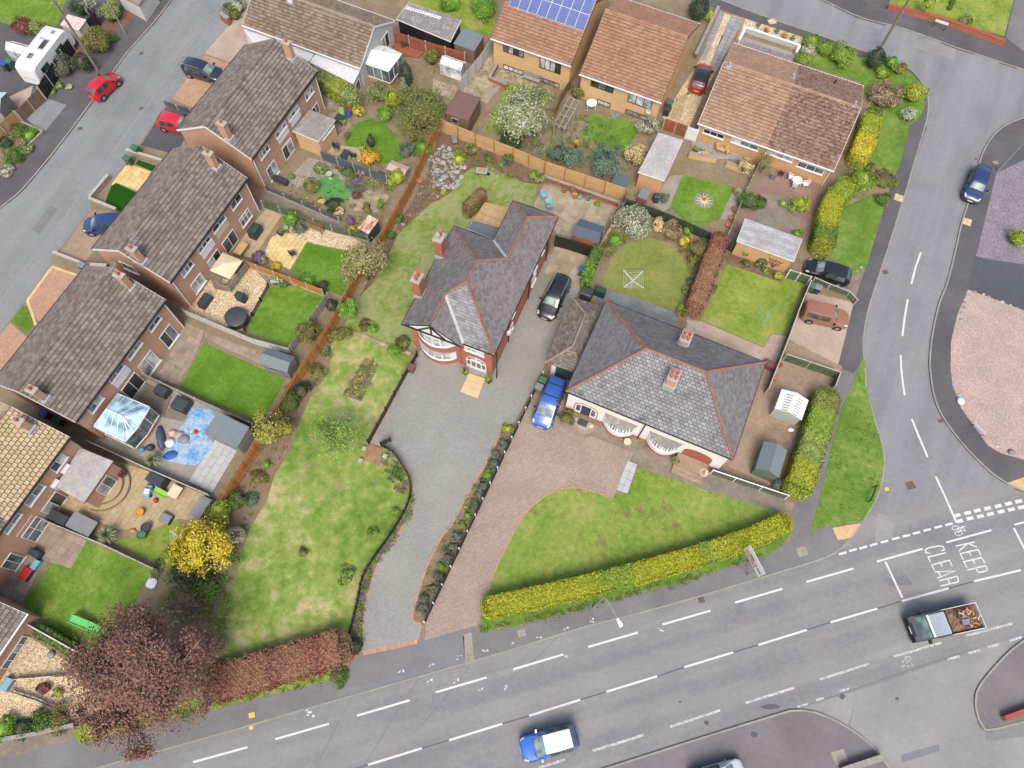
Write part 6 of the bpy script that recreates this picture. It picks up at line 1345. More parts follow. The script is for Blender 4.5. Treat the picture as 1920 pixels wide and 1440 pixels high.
for sg in(-1,1):
 MB().poly([(h-2.15,sg*(W+.006),1.3),(h-.85,sg*(W+.006),1.3),(h-1.15,sg*(W+.006),1.8),(h-2.15,sg*(W+.006),1.8)]).build('side_window',m_cglass,T_)
 MB().box(h-.85,sg*W if sg>0 else-W-.28,1.25,h-.7,W+.28 if sg>0 else-W,1.5).build('wing_mirror',m_trim,T_);MB().poly([(h+.004-.05,sg*W*.55,1.0),(h-.05+.004,sg*W*.92,1.0),(h-.12,sg*W*.92,1.14),(h-.12,sg*W*.55,1.14)]).build('headlight',m_hlamp,T_)
MB().box(h-.02,-.28,.62,h+.02,.28,.74).build('number_plate',m_plw,T_);MB().box(h-.3,-W,.32,h+.03,W,.58).build('bumper',m_trim,T_)
for x in(-h+1.0,h-1.0):
 for sg in(-1,1):
  mb=MB();mb.lathe([(.2,-.12),(.36,-.12),(.38,-.08),(.38,.08),(.36,.12),(.22,.12)],0,0,16);o=mb.build('wheel',m_tyre,T_,True,35);o.matrix_local=Matrix.Translation((x,sg*(W-.14),.38))@Matrix.Rotation(-sg*math.pi/2,4,'X');mb=MB();mb.lathe([(.21,.08),(.21,.11),(.05,.125)],0,0,12);mb.build('rim',m_rim,o)
x0,x1,bw=-h,h-2.5,W+.03;m_side=plain('dropside_white',c(220,222,224),.5)
MB().box(x0,-bw,.74,x1,bw,.82).build('load_bed',m_brownw,T_)
for q in((x0,-bw,x1,-bw+.05),(x0,bw-.05,x1,bw),(x0,-bw+.05,x0+.05,bw-.05),(x1-.06,-bw+.05,x1,bw-.05)):MB().box(q[0],q[1],.83,q[2],q[3],1.28).build('dropside',m_side,T_)
for y in(-bw+.1,bw-.1):MB().box(x1+.02,y-.04,.8,x1+.1,y+.04,1.9).build('headboard_post',m_trim,T_)
MB().bar((x1+.06,-bw+.1,1.88),(x1+.06,bw-.1,1.88),.06,.06).build('headboard_rail',m_trim,T_)
rub=thing('rubble_load','heap of broken timber, slabs and rubble in the truck bed','rubble',(ctr.x,ctr.y,.82),heading(a3,b3))
mb=MB();nx,ny=16,10;vs=[]
for i in range(nx+1):
 for j in range(ny+1):
  u,v=i/nx,j/ny;e=min(u,1-u,v,1-v)*4;vs.append((x0+.08+(x1-x0-.2)*u,-bw+.08+(2*bw-.16)*v,.12+min(1,e)*.3+random.uniform(-.05,.08)))
mb.add(vs,[(i*(ny+1)+j,(i+1)*(ny+1)+j,(i+1)*(ny+1)+j+1,i*(ny+1)+j+1)for i in range(nx)for j in range(ny)]);mb.build('rubble',nm('rubble_soil',[c(98,76,62),c(136,110,90),c(172,148,122)],4,14,.5,speck=.25,coord='O'),rub)
m_tim=[plain('timber_%s'%n_,c(*q),.8)for n_,q in(('cream',(214,192,150)),('tan',(186,140,98)),('brown',(132,84,56)),('dark',(84,56,44)))]
for i in range(46):
 p=Vector((random.uniform(x0+.3,x1-1.0),random.uniform(-bw+.25,bw-.25),.5+random.uniform(0,.14)));d=Vector((random.uniform(-1,1),random.uniform(-1,1),random.uniform(-.25,.25))).normalized()*random.uniform(.12,.42);MB().bar(p-d*.5,p+d*.5,random.uniform(.05,.16),random.uniform(.02,.08)).build('timber_piece',m_tim[i%4],rub)
for y in(-.25,.25):MB().box(x1-1.75,y-.22,.56+y*.1,x1-1.2,y+.2,.61+y*.1).build('paving_slab',plain('slab_blue_grey',c(126,134,148)),rub)
# --- caravan
a,b=ap('A',235,560,1.5),ap('A',460,265,1.5);ctr=(a+b)/2;K_=thing('touring_caravan','white touring caravan with roof lights and solar panel','caravan',(ctr.x,ctr.y,.11),heading(a,b));L=6.6;W=1.12
pr=[(-L/2,.55),(L/2-.2,.55),(L/2,1.0),(L/2-.1,1.7),(L/2-.55,2.45),(L/2-1.0,2.58),(-L/2+.5,2.58),(-L/2+.08,2.35),(-L/2,1.6)]
m_carv=paint('caravan_white',c(244,246,248),.35);mb=MB()
lay=[(W*.9,.97),(W,1.0)]
vs=[];n=len(pr);cz=1.5
for y,s_ in((-W,.96),(-W*.93,1.),(W*.93,1.),(W,.96)):vs+=[(x*s_,y,cz+(z-cz)*s_)for x,z in pr]
mb.add(vs,[tuple(range(n))]+[tuple(range(4*n-1,3*n-1,-1))]+[(r_*n+i,(r_+1)*n+i,(r_+1)*n+(i+1)%n,r_*n+(i+1)%n)for r_ in range(3)for i in range(n)]);mb.build('body',m_carv,K_,True,30)
for x,y,sx,sy,mt,nm_ in((-1.6,.1,.45,.35,m_glass,'roof_light'),(.2,-.3,.75,.32,m_glassd,'solar_panel'),(.9,.35,.25,.25,m_lead,'roof_vent'),(2.0,-.3,.3,.25,m_glass,'roof_light')):
 o=MB().box(x-sx,y-sy,2.585,x+sx,y+sy,2.63).build(nm_,m_white if mt!=m_glassd else m_lead,K_);MB().box(x-sx*.8,y-sy*.8,2.632,x+sx*.8,y+sy*.8,2.645).build('pane',mt,o)
for x0_,x1_ in((-2.4,-1.2),(.3,1.5)):MB().poly([(x0_,-W-.006,1.35),(x1_,-W-.006,1.35),(x1_,-W-.006,1.95),(x0_,-W-.006,1.95)]).build('side_window',m_cglass,K_)
MB().poly([(-L/2-.004,-.8,1.2),(-L/2-.004,.8,1.2),(-L/2+.05,.8,1.85),(-L/2+.05,-.8,1.85)]).build('rear_window',m_cglass,K_)
for x in(-.45,.45):
 for sg in(-1,1):mb=MB();mb.lathe([(.15,-.1),(.32,-.1),(.32,.1),(.18,.1)],0,0,14);o=mb.build('wheel',m_tyre,K_);o.matrix_local=Matrix.Translation((x,sg*(W-.12),.32))@Matrix.Rotation(-sg*math.pi/2,4,'X')
MB().bar((L/2-.3,0,.5),(L/2+1.0,0,.45),.12,.1).build('tow_hitch',m_trim,K_);MB().box(-L/2+.4,-W*.8,.3,L/2-.5,W*.8,.545).build('chassis',m_trim,K_)
# ================================================================== street furniture
m_galv=plain('galvanised_steel',c(168,178,184),.45,.3);m_polew=nm('pole_timber',[c(120,112,98),c(150,140,122)],2,8,coord='P',sc=(1,1,.3))
def lamp_post(label,base,top,H=8.0,arm=None,z=.1):
 p=at(*base,z);root=thing('street_lamp',label,'street lamp',p);MB().tube([(0,0,0),(0,0,1.2)],.085,8).build('base',m_galv,root);MB().tube([(0,0,1.2),(0,0,H)],[.065,.05],8).build('post',m_galv,root)
 if arm:
  q=at(*arm,H+.35);d=q-p;d.z=0;MB().tube([(0,0,H),(d.x*.1,d.y*.1,H+.25),(d.x,d.y,H+.35)],[.04,.035,.03],6).build('arm',m_galv,root);e=Vector((d.x,d.y,H+.33));u=d.normalized();s_=Vector((-u.y,u.x,0))
  hd=MB().hexa([e+s_*.1-V3(0,0,.05),e+u*.55+s_*.17-V3(0,0,.05),e+u*.62-V3(0,0,.05),e+u*.55-s_*.17-V3(0,0,.05),e-s_*.1-V3(0,0,.05)],[e+s_*.08+V3(0,0,.09),e+u*.5+s_*.13+V3(0,0,.07),e+u*.57+V3(0,0,.07),e+u*.5-s_*.13+V3(0,0,.07),e-s_*.08+V3(0,0,.09)]).build('lantern',m_white,root)
  q_=e+u*.32-V3(0,0,.055);MB().poly([tuple(q_+u*.2+s_*.1),tuple(q_+u*.2-s_*.1),tuple(q_-u*.2-s_*.1),tuple(q_-u*.2+s_*.1)]).build('lens',m_glassl,hd)
 return root
lamp_post('grey steel street lamp with long white lantern arm over the main road',(1112,1140),None,6.6,(1157,1160))
lamp_post('grey steel street lamp post beside the bark bed, top left',(236,64),None,7.5,(215,-60))
lamp_post('grey steel street lamp beside the plum gravel',(1870,321),None,7.5,(1985,230))
def pole(label,base,H):
 p=at(*base,.1);root=thing('telegraph_pole',label,'telegraph pole',p);MB().tube([(0,0,0),(0,0,H)],[.15,.11],10).build('post',m_polew,root);MB().bar((-.4,0,H-.5),(.4,0,H-.5),.08,.08).build('crossarm',m_brownw,root)
 for x in(-.35,0,.35):mb=MB();mb.lathe([(.04,H-.46),(.05,H-.4),(.03,H-.33)],x,0,6);mb.build('insulator',m_white,root)
pole('brown wooden telegraph pole beside the red parked car',(184,132),8.5);pole('pale wooden telegraph pole rising from the corner hedge',(1650,92),8.5)
# direction sign on two posts; faces drivers coming from the left
CR['d']=(1370,1000,14.4)
pA,pB=ap('d',245,745,.12),ap('d',440,1125,.12);d=(pB-pA).normalized();ang=heading(pA,pB);sg_=thing('direction_sign','white direction sign with red and green panels on two grey posts','road sign',pA,ang);Ls=(pB-pA).length
zt0,zt1=2.2,3.8
for x in(0,Ls):MB().tube([(x,0,0),(x,0,zt1-.1)],.05,8).build('post',m_galv,sg_);
a0,a1=-.55,Ls+.55*.4
MB().box(-.6,-.09,zt0,Ls+.5,-.06,zt1).build('sign_panel',m_white,sg_)
def patch(x0,z0,x1,z1,mat,nm_,y=-.092):MB().poly([(x0,y,z0),(x1,y,z0),(x1,y,z1),(x0,y,z1)]).build(nm_,mat,sg_)
mr_=plain('sign_red',c(190,92,66),.5);mg_=plain('sign_green',c(52,150,118),.5);mk_=plain('sign_black',c(60,56,66),.5)
TL=Ls+1.05
for i in range(14):
 for j in range(4):
  if random.random()<.75:x=-.52+i*TL*.042;patch(x,zt0+.12+j*.17,x+TL*.034,zt0+.25+j*.17,mr_,'red_lettering')
patch(-.5+TL*.02,zt0+.74,-.5+TL*.18,zt0+.82,mg_,'green_lettering');patch(-.5+TL*.2,zt0+.74,-.5+TL*.46,zt0+.95,mg_,'green_lettering');patch(-.5+TL*.7,zt0+.55,-.5+TL*.93,zt0+.82,mg_,'green_lettering')
patch(-.5+TL*.605,zt0+.05,-.5+TL*.635,zt0+.72,mk_,'route_line');patch(-.5+TL*.46,zt0+.84,-.5+TL*.6,zt0+.88,mk_,'route_line');patch(-.5+TL*.57,zt0+.72,-.5+TL*.66,zt0+.93,mk_,'route_ring');patch(-.5+TL*.59,zt0+.77,-.5+TL*.64,zt0+.88,m_white,'route_ring_centre',-.094)
def nameplate(label,a,b,h,col,post,z=.11):
 p,q=at(*a,z),at(*b,z);root=thing('street_name_sign',label,'sign',p,heading(p,q));L=(q-p).length
 for x in(.08,L-.08):MB().box(x-.03,-.03,0,x+.03,.03,h).build('post',post,root)
 MB().box(0,-.055,h-.25,L,-.032,h+.04).build('name_panel',col,root);return root
nameplate('white street name plate on dark posts at the pink gravel edge',px('Q',1520,548),px('Q',1600,635),.75,m_white,m_black)
nameplate('dark street name plate on the grass verge',px('Q',740,1130),px('Q',790,1010),.7,plain('dark_sign',c(52,66,70)),m_black,.12)
nameplate('white name plate on black posts before the red garden wall',px('E',1225,200),px('E',1320,232),1.0,m_white,m_black)
# ================================================================== trees, hedges, shrubs
def fastmesh(name,V,mat,quads):
 me=bpy.data.meshes.new(name);n=len(V);q=quads
 me.vertices.add(n);me.vertices.foreach_set('co',np.ascontiguousarray(V,dtype=np.float32).ravel())
 me.loops.add(4*q);me.loops.foreach_set('vertex_index',np.arange(4*q,dtype=np.int32))
 me.polygons.add(q);me.polygons.foreach_set('loop_start',np.arange(0,4*q,4,dtype=np.int32));me.polygons.foreach_set('loop_total',np.full(q,4,dtype=np.int32))
 me.materials.append(mat);me.update(calc_edges=True);return me
def leafmesh(name,P,N,size,mat,aspect=.6):
 """a small bent rhombus for every point, facing roughly along N"""
 n=len(P);N=N+rng.normal(0,.55,(n,3));N/=np.linalg.norm(N,axis=1)[:,None]+1e-9
 T=np.cross(N,rng.normal(0,1,(n,3)));T/=np.linalg.norm(T,axis=1)[:,None]+1e-9;B=np.cross(N,T)
 s=size*rng.uniform(.6,1.35,(n,1));T=T*s;B=B*s*aspect
 V=np.stack([P-T,P-B+N*s*.12,P+T,P+B+N*s*.12],1).reshape(-1,3)
 return fastmesh(name,V,mat,n)
def lobes(n,r,h,k,tight=.32,zmin=-.25):
 """points spread over a lumpy, rounded crown of radius r and height h; origin at its base"""
 D=rng.normal(0,1,(k,3));D[:,2]=np.abs(D[:,2])*.9+zmin*rng.random(k);D/=np.linalg.norm(D,axis=1)[:,None]
 R=rng.uniform(.66,1.2,k);w=rng.integers(0,k,n);d=D[w]+rng.normal(0,tight,(n,3));d/=np.linalg.norm(d,axis=1)[:,None]
 dev=np.linalg.norm(d-D[w],axis=1);rad=R[w]*(1.0-.28*np.minimum(dev,1)**1.3)*np.where(rng.random(n)<.8,rng.uniform(.9,1.04,n),rng.uniform(.6,.95,n))
 P=d*rad[:,None];P[:,0]*=r*rng.uniform(.9,1.2);P[:,1]*=r*rng.uniform(.9,1.2);P[:,2]=h*.45+P[:,2]*h*.55;P[:,2]=np.maximum(P[:,2],.03)
 return P,d
m_bark=nm('bark',[c(104,94,82),c(134,124,112)],4,coord='O',speck=.15);m_barkg=nm('bark_grey',[c(140,136,128),c(170,166,158)],4,coord='O',speck=.12);m_twig=nm('twigs',[c(84,76,58),c(110,100,78)],4,coord='O')
PAL=dict(green=[c(66,96,40),c(92,124,54),c(124,152,78)],bright=[c(82,128,38),c(112,160,56),c(150,188,86)],dark=[c(44,64,44),c(62,84,58),c(86,106,78)],teal=[c(72,100,84),c(100,128,106),c(136,158,134)],olive=[c(96,102,48),c(128,132,66),c(160,160,94)],
  lime=[c(122,144,36),c(158,176,56),c(192,202,90)],yellow=[c(180,164,36),c(216,196,54),c(238,220,96)],gold=[c(196,148,40),c(224,176,60),c(240,204,100)],grey=[c(112,122,104),c(146,154,136),c(180,184,168)],silver=[c(160,160,134),c(192,190,166),c(220,218,196)],
  white=[c(104,134,68),c(146,166,104),c(206,208,190),c(240,240,236)],cream=[c(150,150,90),c(222,200,140),c(246,230,180)],red=[c(108,58,56),c(134,76,70),c(158,100,90)],copper=[c(110,78,70),c(134,98,86),c(166,130,106)],brown=[c(106,82,58),c(136,106,78),c(160,130,98)],
  purple=[c(92,76,110),c(122,100,150),c(150,130,176)],pink=[c(112,124,70),c(176,150,120),c(206,168,150)],vari=[c(92,120,54),c(134,152,82),c(190,196,136)],blossom=[c(110,128,68),c(138,152,92),c(176,182,144),c(234,232,226)],cherry=[c(112,116,60),c(140,142,80),c(160,156,106),c(200,176,160)],
  hedge=[c(112,132,32),c(154,164,40),c(184,186,52),c(206,204,80)],hedgeg=[c(98,132,40),c(132,162,56),c(166,188,82)],plum=[c(132,92,76),c(158,116,94),c(174,138,104)],elder=[c(126,128,50),c(160,156,70),c(190,184,100)],dome=[c(94,108,46),c(126,138,66),c(160,166,98)],sage=[c(84,100,86),c(108,122,104),c(136,146,124)],spring=[c(98,140,50),c(130,168,70),c(164,192,104)])
PAL.update(gworn=[c(96,122,46),c(122,144,66),c(150,160,92),c(190,180,128)],gbr=[c(76,116,32),c(98,140,46),c(126,160,74)],gmid=[c(84,122,38),c(112,146,58),c(146,166,90)],gol=[c(112,120,52),c(136,138,72),c(162,154,96)],gweed=[c(88,104,52),c(122,128,80),c(150,138,108),c(170,152,124)])
def LM(k):return leafm('leaf_'+k,PAL[k])
def shrub(label,p,r,h,pal,n=None,leaf=.09,k=None,name='shrub',cat='shrub',base=None,group=None,core=.62,tight=.28):
 """p: a point of the photograph (px) at the shrub's middle height"""
 b=at(p[0],p[1],.1+h*.5);root=thing(name,label,cat,(b.x,b.y,base or.11),0,group)
 n=n or int(min(7000,260+420*(r*r+r*h)/(leaf/.09)**1.6));k=k or max(6,int(7*(r+h)))
 P,d=lobes(n,r,h,k,tight);m=leafmesh('foliage',P,d,leaf,LM(pal));place(m,'foliage',root)
 mb=MB();q=8;prof=[(r*core*s_,h*z_)for s_,z_ in((.5,.02),(.95,.25),(1.0,.45),(.75,.7),(.3,.84))];mb.lathe(prof,0,0,q)
 mb.v=[(x*random.uniform(.88,1.1),y*random.uniform(.88,1.1),z)for x,y,z in mb.v];mb.build('branches',LM(pal)if pal in('hedge','hedgeg','lime','bright')else m_twig,root,True);return root
def tree(label,p,zc,r,rz,pal,n=6000,leaf=.12,trunk=.16,limbs=7,bark=None,clumps=60,spread=.34,name='tree',base=None,sub=4):
 """p: photograph point of the crown's middle (at height zc); base: photograph point of the trunk foot (else straight below)"""
 ctr=at(p[0],p[1],zc);b=at(*base,.1)if base else Vector((ctr.x,ctr.y,.1));root=thing(name,label,'tree',b);C_=Vector((ctr.x-b.x,ctr.y-b.y,zc-.1));mb=MB();ends=[]
 fork=C_*.55;fork.z=(zc-rz)*.6+.3
 mb.tube([(0,0,-.1),(fork.x*.5,fork.y*.5,fork.z*.6),tuple(fork)],[trunk,trunk*.85,trunk*.7],8)
 br=MB()
 for i in range(limbs):
  t=2*math.pi*i/limbs+random.uniform(-.3,.3);e=random.uniform(-.1,1.2);v=Vector((math.cos(t)*math.cos(e),math.sin(t)*math.cos(e),math.sin(e)));tip=C_+Vector((v.x*r,v.y*r,v.z*rz))*random.uniform(.62,.8)
  mid=fork.lerp(tip,.5)+Vector((random.uniform(-.2,.2),random.uniform(-.2,.2),.25))*r*.3;br.tube([tuple(fork),tuple(mid),tuple(tip)],[trunk*.55,trunk*.33,trunk*.14],5)
  for j in range(sub):
   s_=mid.lerp(tip,random.uniform(-.2,1));u=Vector((random.gauss(0,1),random.gauss(0,1),random.gauss(.4,.7))).normalized();q=s_+Vector((u.x*r,u.y*r,u.z*rz))*random.uniform(.28,.5);br.tube([tuple(s_),tuple(s_.lerp(q,.5)+Vector((0,0,.05*r))),tuple(q)],[trunk*.2,trunk*.13,trunk*.05],4);ends+=[q,s_.lerp(q,.6)]
   q.z=max(q.z,C_.z-.45*rz)
   for _ in range(2):
    u2=Vector((random.gauss(0,1),random.gauss(0,1),random.gauss(.2,.7))).normalized();q2=q+Vector((u2.x*r,u2.y*r,u2.z*rz))*random.uniform(.1,.26);br.tube([tuple(s_.lerp(q,.7)),tuple(q2)],[trunk*.08,trunk*.035],3);ends.append(q2)
  ends.append(tip)
 mb.build('trunk',bark or m_bark,root,True);br.build('branches',bark or m_bark,root,True)
 E_=np.array([tuple(e)for e in ends]);extra=max(0,clumps-len(E_))
 if extra:
  d=rng.normal(0,1,(extra,3));d[:,2]=np.abs(d[:,2])-.2;d/=np.linalg.norm(d,axis=1)[:,None];E_=np.vstack([E_,np.array(tuple(C_))+d*np.array([r,r,rz])*rng.uniform(.55,.98,(extra,1))])
 E_[:,2]=np.maximum(E_[:,2],C_.z-.42*rz)
 w=rng.integers(0,len(E_),n);wt=rng.uniform(.5,1.3,len(E_))[w][:,None];P=E_[w]+rng.normal(0,1,(n,3))*np.array([r,r,rz])*spread*.42*wt
 q=(P-np.array(tuple(C_)))/np.array([r,r,rz]);L=np.linalg.norm(q,axis=1);P=np.where((L>1.06)[:,None],np.array(tuple(C_))+(q/L[:,None])*np.array([r,r,rz])*rng.uniform(.9,1.04,(n,1)),P);P[:,2]=np.maximum(P[:,2],.1)
 N=P-np.array(tuple(C_));N/=np.linalg.norm(N,axis=1)[:,None]+1e-6;N[:,2]+=.4
 crown=place(leafmesh('crown',P,N,leaf,LM(pal)),'crown',root);return root,E_,C_
def hedge(label,pts,wd,h,pal,dens=150,leaf=.072,patches=(),name='hedge',z=.11,round_=.25):
 P=[Vector((p[0],p[1],0))for p in pts];O=P[0].copy();root=thing(name,label,'hedge',(O.x,O.y,z));Q=spline([p-O for p in P],8);core=MB();w2=wd/2*.86
 seg=[(a,b)for a,b in zip(Q,Q[1:])];lens=np.array([(b-a).length for a,b in seg]);tot=lens.sum()
 vs=[]
 for i,p in enumerate(Q):
  d=(Q[min(i+1,len(Q)-1)]-Q[max(i-1,0)]).normalized();nn=Vector((-d.y,d.x,0));t=.82 if i in(0,len(Q)-1)else 1
  pp=p+d*(.1 if i==0 else-.1 if i==len(Q)-1 else 0);vs+=[tuple(pp-nn*w2*t),tuple(pp-nn*w2*t+V3(0,0,h*.84)),tuple(pp-nn*w2*.7*t+V3(0,0,h*.94)),tuple(pp+nn*w2*.7*t+V3(0,0,h*.94)),tuple(pp+nn*w2*t+V3(0,0,h*.84)),tuple(pp+nn*w2*t)]
 m=6;core.add(vs,[(i*m+j,(i+1)*m+j,(i+1)*m+j+1,i*m+j+1)for i in range(len(Q)-1)for j in range(m-1)]+[tuple(range(m)),tuple(range(len(vs)-1,len(vs)-m-1,-1))]);core.build('branches',LM(pal),root,True,40)
 per=wd+2*h;n=int(dens*tot*per+dens*wd*h*2.2);s=rng.random(n)*tot;cum=np.concatenate([[0],np.cumsum(lens)]);ix=np.clip(np.searchsorted(cum,s)-1,0,len(seg)-1);tt=(s-cum[ix])/lens[ix]
 A=np.array([tuple(a)for a,b in seg]);B=np.array([tuple(b)for a,b in seg]);C_=A[ix]+(B[ix]-A[ix])*tt[:,None];D=(B-A)/lens[:,None];D=D[ix];NN=np.stack([-D[:,1],D[:,0],np.zeros(n)],1)
 u=rng.random(n)*per;side=np.where(u<h,-1,np.where(u<h+wd,0,1));lump=.03*np.sin(s*2.3)+.03*np.sin(s*5.1+1)+.03*np.sin(s*11+u*9)+rng.normal(0,.035,n)
 off=np.where(side==0,u-h-wd/2,side*wd/2*(1+lump));zz=np.where(side==0,h*(1+lump*.6),np.where(side<0,u,u-h-wd));e=np.abs(off)/(wd/2);zz=np.where(side==0,zz-np.clip(e-.7,0,1)**1.5*h*.5,zz)
 Pp=C_+NN*off[:,None];Pp[:,2]=np.maximum(zz,.03);Nr=np.where((side==0)[:,None],np.array([0,0,1.]),NN*side[:,None])
 ke=int(dens*wd*h*1.6)
 for end,dv in((Q[0],(Q[0]-Q[1]).normalized()),(Q[-1],(Q[-1]-Q[-2]).normalized())):
  th=rng.uniform(-math.pi/2,math.pi/2,ke);zc=rng.random(ke)*h;nv=np.array([-dv.y,dv.x,0]);dd=np.array([dv.x,dv.y,0]);rr=np.where(rng.random(ke)<.5,1,np.sqrt(rng.random(ke)))*wd/2*.98;zc=np.where(rr<wd/2*.9,h*(1-.08*rng.random(ke)),zc)
  dirs=np.cos(th)[:,None]*dd*.7+np.sin(th)[:,None]*nv;Pe=np.array(tuple(end))+dirs*rr[:,None];Pe[:,2]=zc;Pp=np.vstack([Pp,Pe]);Nr=np.vstack([Nr,dirs+np.array([0,0,.5])]);s=np.concatenate([s,np.full(ke,0. if end is Q[0]else tot)])
 pal_i=np.zeros(len(Pp),int)
 for q,(s0,s1,_)in enumerate(patches):pal_i[(s>=s0*tot+rng.normal(0,.25,len(s)))&(s<=s1*tot+rng.normal(0,.25,len(s)))]=q+1
 for q in range(len(patches)+1):
  sel=pal_i==q
  if sel.sum():place(leafmesh('foliage',Pp[sel],Nr[sel],leaf,LM(pal if q==0 else patches[q-1][2])),'foliage',root)
 return root
def cover(name,poly,n,pals,h=.25,r=.18,leaf=.06,per=16):
 """low bedding plants nobody could count"""
 xs=[p.x for p in poly];ys=[p.y for p in poly];pts=[]
 while len(pts)<n:
  x,y=random.uniform(min(xs),max(xs)),random.uniform(min(ys),max(ys))
  if inside(poly,x,y):pts.append((x,y))
 for i,pal in enumerate(pals):
  q=np.array(pts[i::len(pals)])
  if not len(q):continue
  k=len(q)*per;w=np.repeat(np.arange(len(q)),per);sc=rng.uniform(.5,1.4,len(q))[w];P=np.zeros((k,3));P[:,:2]=q[w]+rng.normal(0,r*.5,(k,2))*sc[:,None];P[:,2]=.14+rng.random(k)*h*sc;o=place(leafmesh(name,P,np.tile([0,0,1.],(k,1)),leaf,LM(pal)),name);o['kind']='stuff';o['label']='low bedding plants growing in a flower bed'
# --- trees
tree('large copper leaved tree with bare grey branches at the pavement corner',px('R',790,900),5.0,5.2,4.0,'copper',52000,.085,.3,15,m_barkg,380,.22,base=px('R',900,940),sub=6)
tree('pink budded cherry tree overhanging the orange fence',px('G',1120,640),3.2,2.5,1.9,'cherry',5200,.1,.12,7,None,70,.3)
tree('white blossom tree behind the tan panelled fence',px('C',720,870),3.3,3.5,2.5,'blossom',12000,.1,.15,9,None,130,.3)
tree('yellow green elder standing against the orange fence end',px('L',450,560),2.4,1.6,1.9,'elder',4200,.1,.09,6,None,70,.32)
tree('sparse bright green tree with pale branches on the main lawn',px('L',930,610),2.8,2.5,1.6,'spring',3000,.08,.1,9,m_barkg,70,.26,sub=5)
tree('brilliant yellow flowering tree beside the main lawn',px('R',1150,190),2.6,2.4,2.2,'yellow',9500,.09,.1,8,None,130,.28)
tree('small spring green tree beside the orange fence',px('G',1020,1010),1.6,1.0,1.3,'bright',1700,.085,.06,5,None,34,.36)
tree('pale twiggy tree with bare forks behind the tan fence',px('C',1080,1190),1.8,1.3,1.2,'teal',1300,.08,.08,7,nm('pale_bark',[c(190,170,130),c(206,188,150)],3),30,.34,sub=5)
tree('grey green willow leaved tree overhanging the rear patio',px('C',1340,1210),2.4,1.75,1.5,'teal',4600,.08,.1,7,None,60,.34)
tree('thin leafless shrub tree dividing the bungalow gardens',px('D',1020,1220),1.6,1.1,1.2,'olive',500,.07,.05,7,m_barkg,26,.4,sub=5)
tree('small yellow green tree on the top right lawn',px('E',1210,20),1.8,.95,.9,'lime',1700,.08,.08,5,None,34,.36)
tree('twiggy brown shrub tree below the yellow tree',px('R',1060,540),1.8,1.6,1.2,'brown',900,.07,.07,8,m_barkg,40,.4,sub=5)
tree('lilac green feathery bush with bare stems at the copper tree edge',px('R',1220,770),1.6,1.0,1.1,'brown',700,.07,.06,6,m_barkg,30,.4)
# --- hedges
hedge('long clipped golden hedge along the main road pavement',[at(916,1140,1.0),at(1060,1108,1.0),at(1250,1060,1.0),at(1400,1012,1.0),at(1466,982,1.0)],1.55,1.45,'hedge',240,patches=((.36,.47,'hedgeg'),(.7,.74,'hedgeg')))
hedge('wide clipped hedge along the path beside the sheds',[ap('O',1790,345,1.0),ap('O',1740,520,1.0),ap('O',1670,750,1.0),ap('O',1575,1030,1.0)],2.1,1.8,'hedgeg',170,patches=((0,.18,'olive'),(.46,.74,'vari'),(.74,1.0,'hedge')))
hedge('clipped yellow green hedge beside the black hatchback',[ap('J',400,540,1.0),ap('J',430,370,1.0),ap('J',470,220,1.0),ap('J',590,90,1.0)],1.9,1.8,'hedge',170,patches=((0,.28,'green'),(.7,1.0,'hedgeg')))
hedge('yellow flowered hedge beside the mossy bungalow',[ap('E',770,900,.9),ap('E',730,1050,.9),ap('E',670,1200,.9)],1.9,1.5,'lime',170,patches=((.5,1.0,'yellow'),))
hedge('copper beech hedge between the two back lawns',[ap('I',1150,490,1.2),ap('I',1060,740,1.2),ap('I',970,985,1.2)],1.6,2.0,'plum',170,patches=((0,.2,'red'),))
hedge('plum and brown hedge along the foot of the main lawn',[at(405,1283,.8),at(520,1250,.8),at(640,1214,.8)],2.6,1.5,'plum',150,patches=((.42,.52,'red'),(.76,.86,'red'),(.02,.12,'red')))
hedge('variegated hedge beside the ribbed lean-to roof',[ap('B',830,600,1.0),ap('B',940,680,1.0),ap('B',1060,760,1.0)],1.7,1.9,'vari',160,patches=((.3,.7,'lime'),))
hedge('ivy covered fence hedge beside the black estate car',[ap('I',235,570,.8),ap('I',190,690,.8),ap('I',150,800,.8)],.9,1.6,'green',150,patches=((.5,1.,'bright'),))
hedge('dark evergreen hedge above the gravel front garden fence',[ap('R',235,670,.6),ap('R',320,715,.6),ap('R',420,775,.6)],.9,1.1,'green',140)
hedge('brown wispy hedge beside the rear deck',[ap('H',735,150,.9),ap('H',680,210,.9),ap('H',620,260,.9)],1.0,1.7,'brown',120,patches=((.4,1.0,'olive'),))
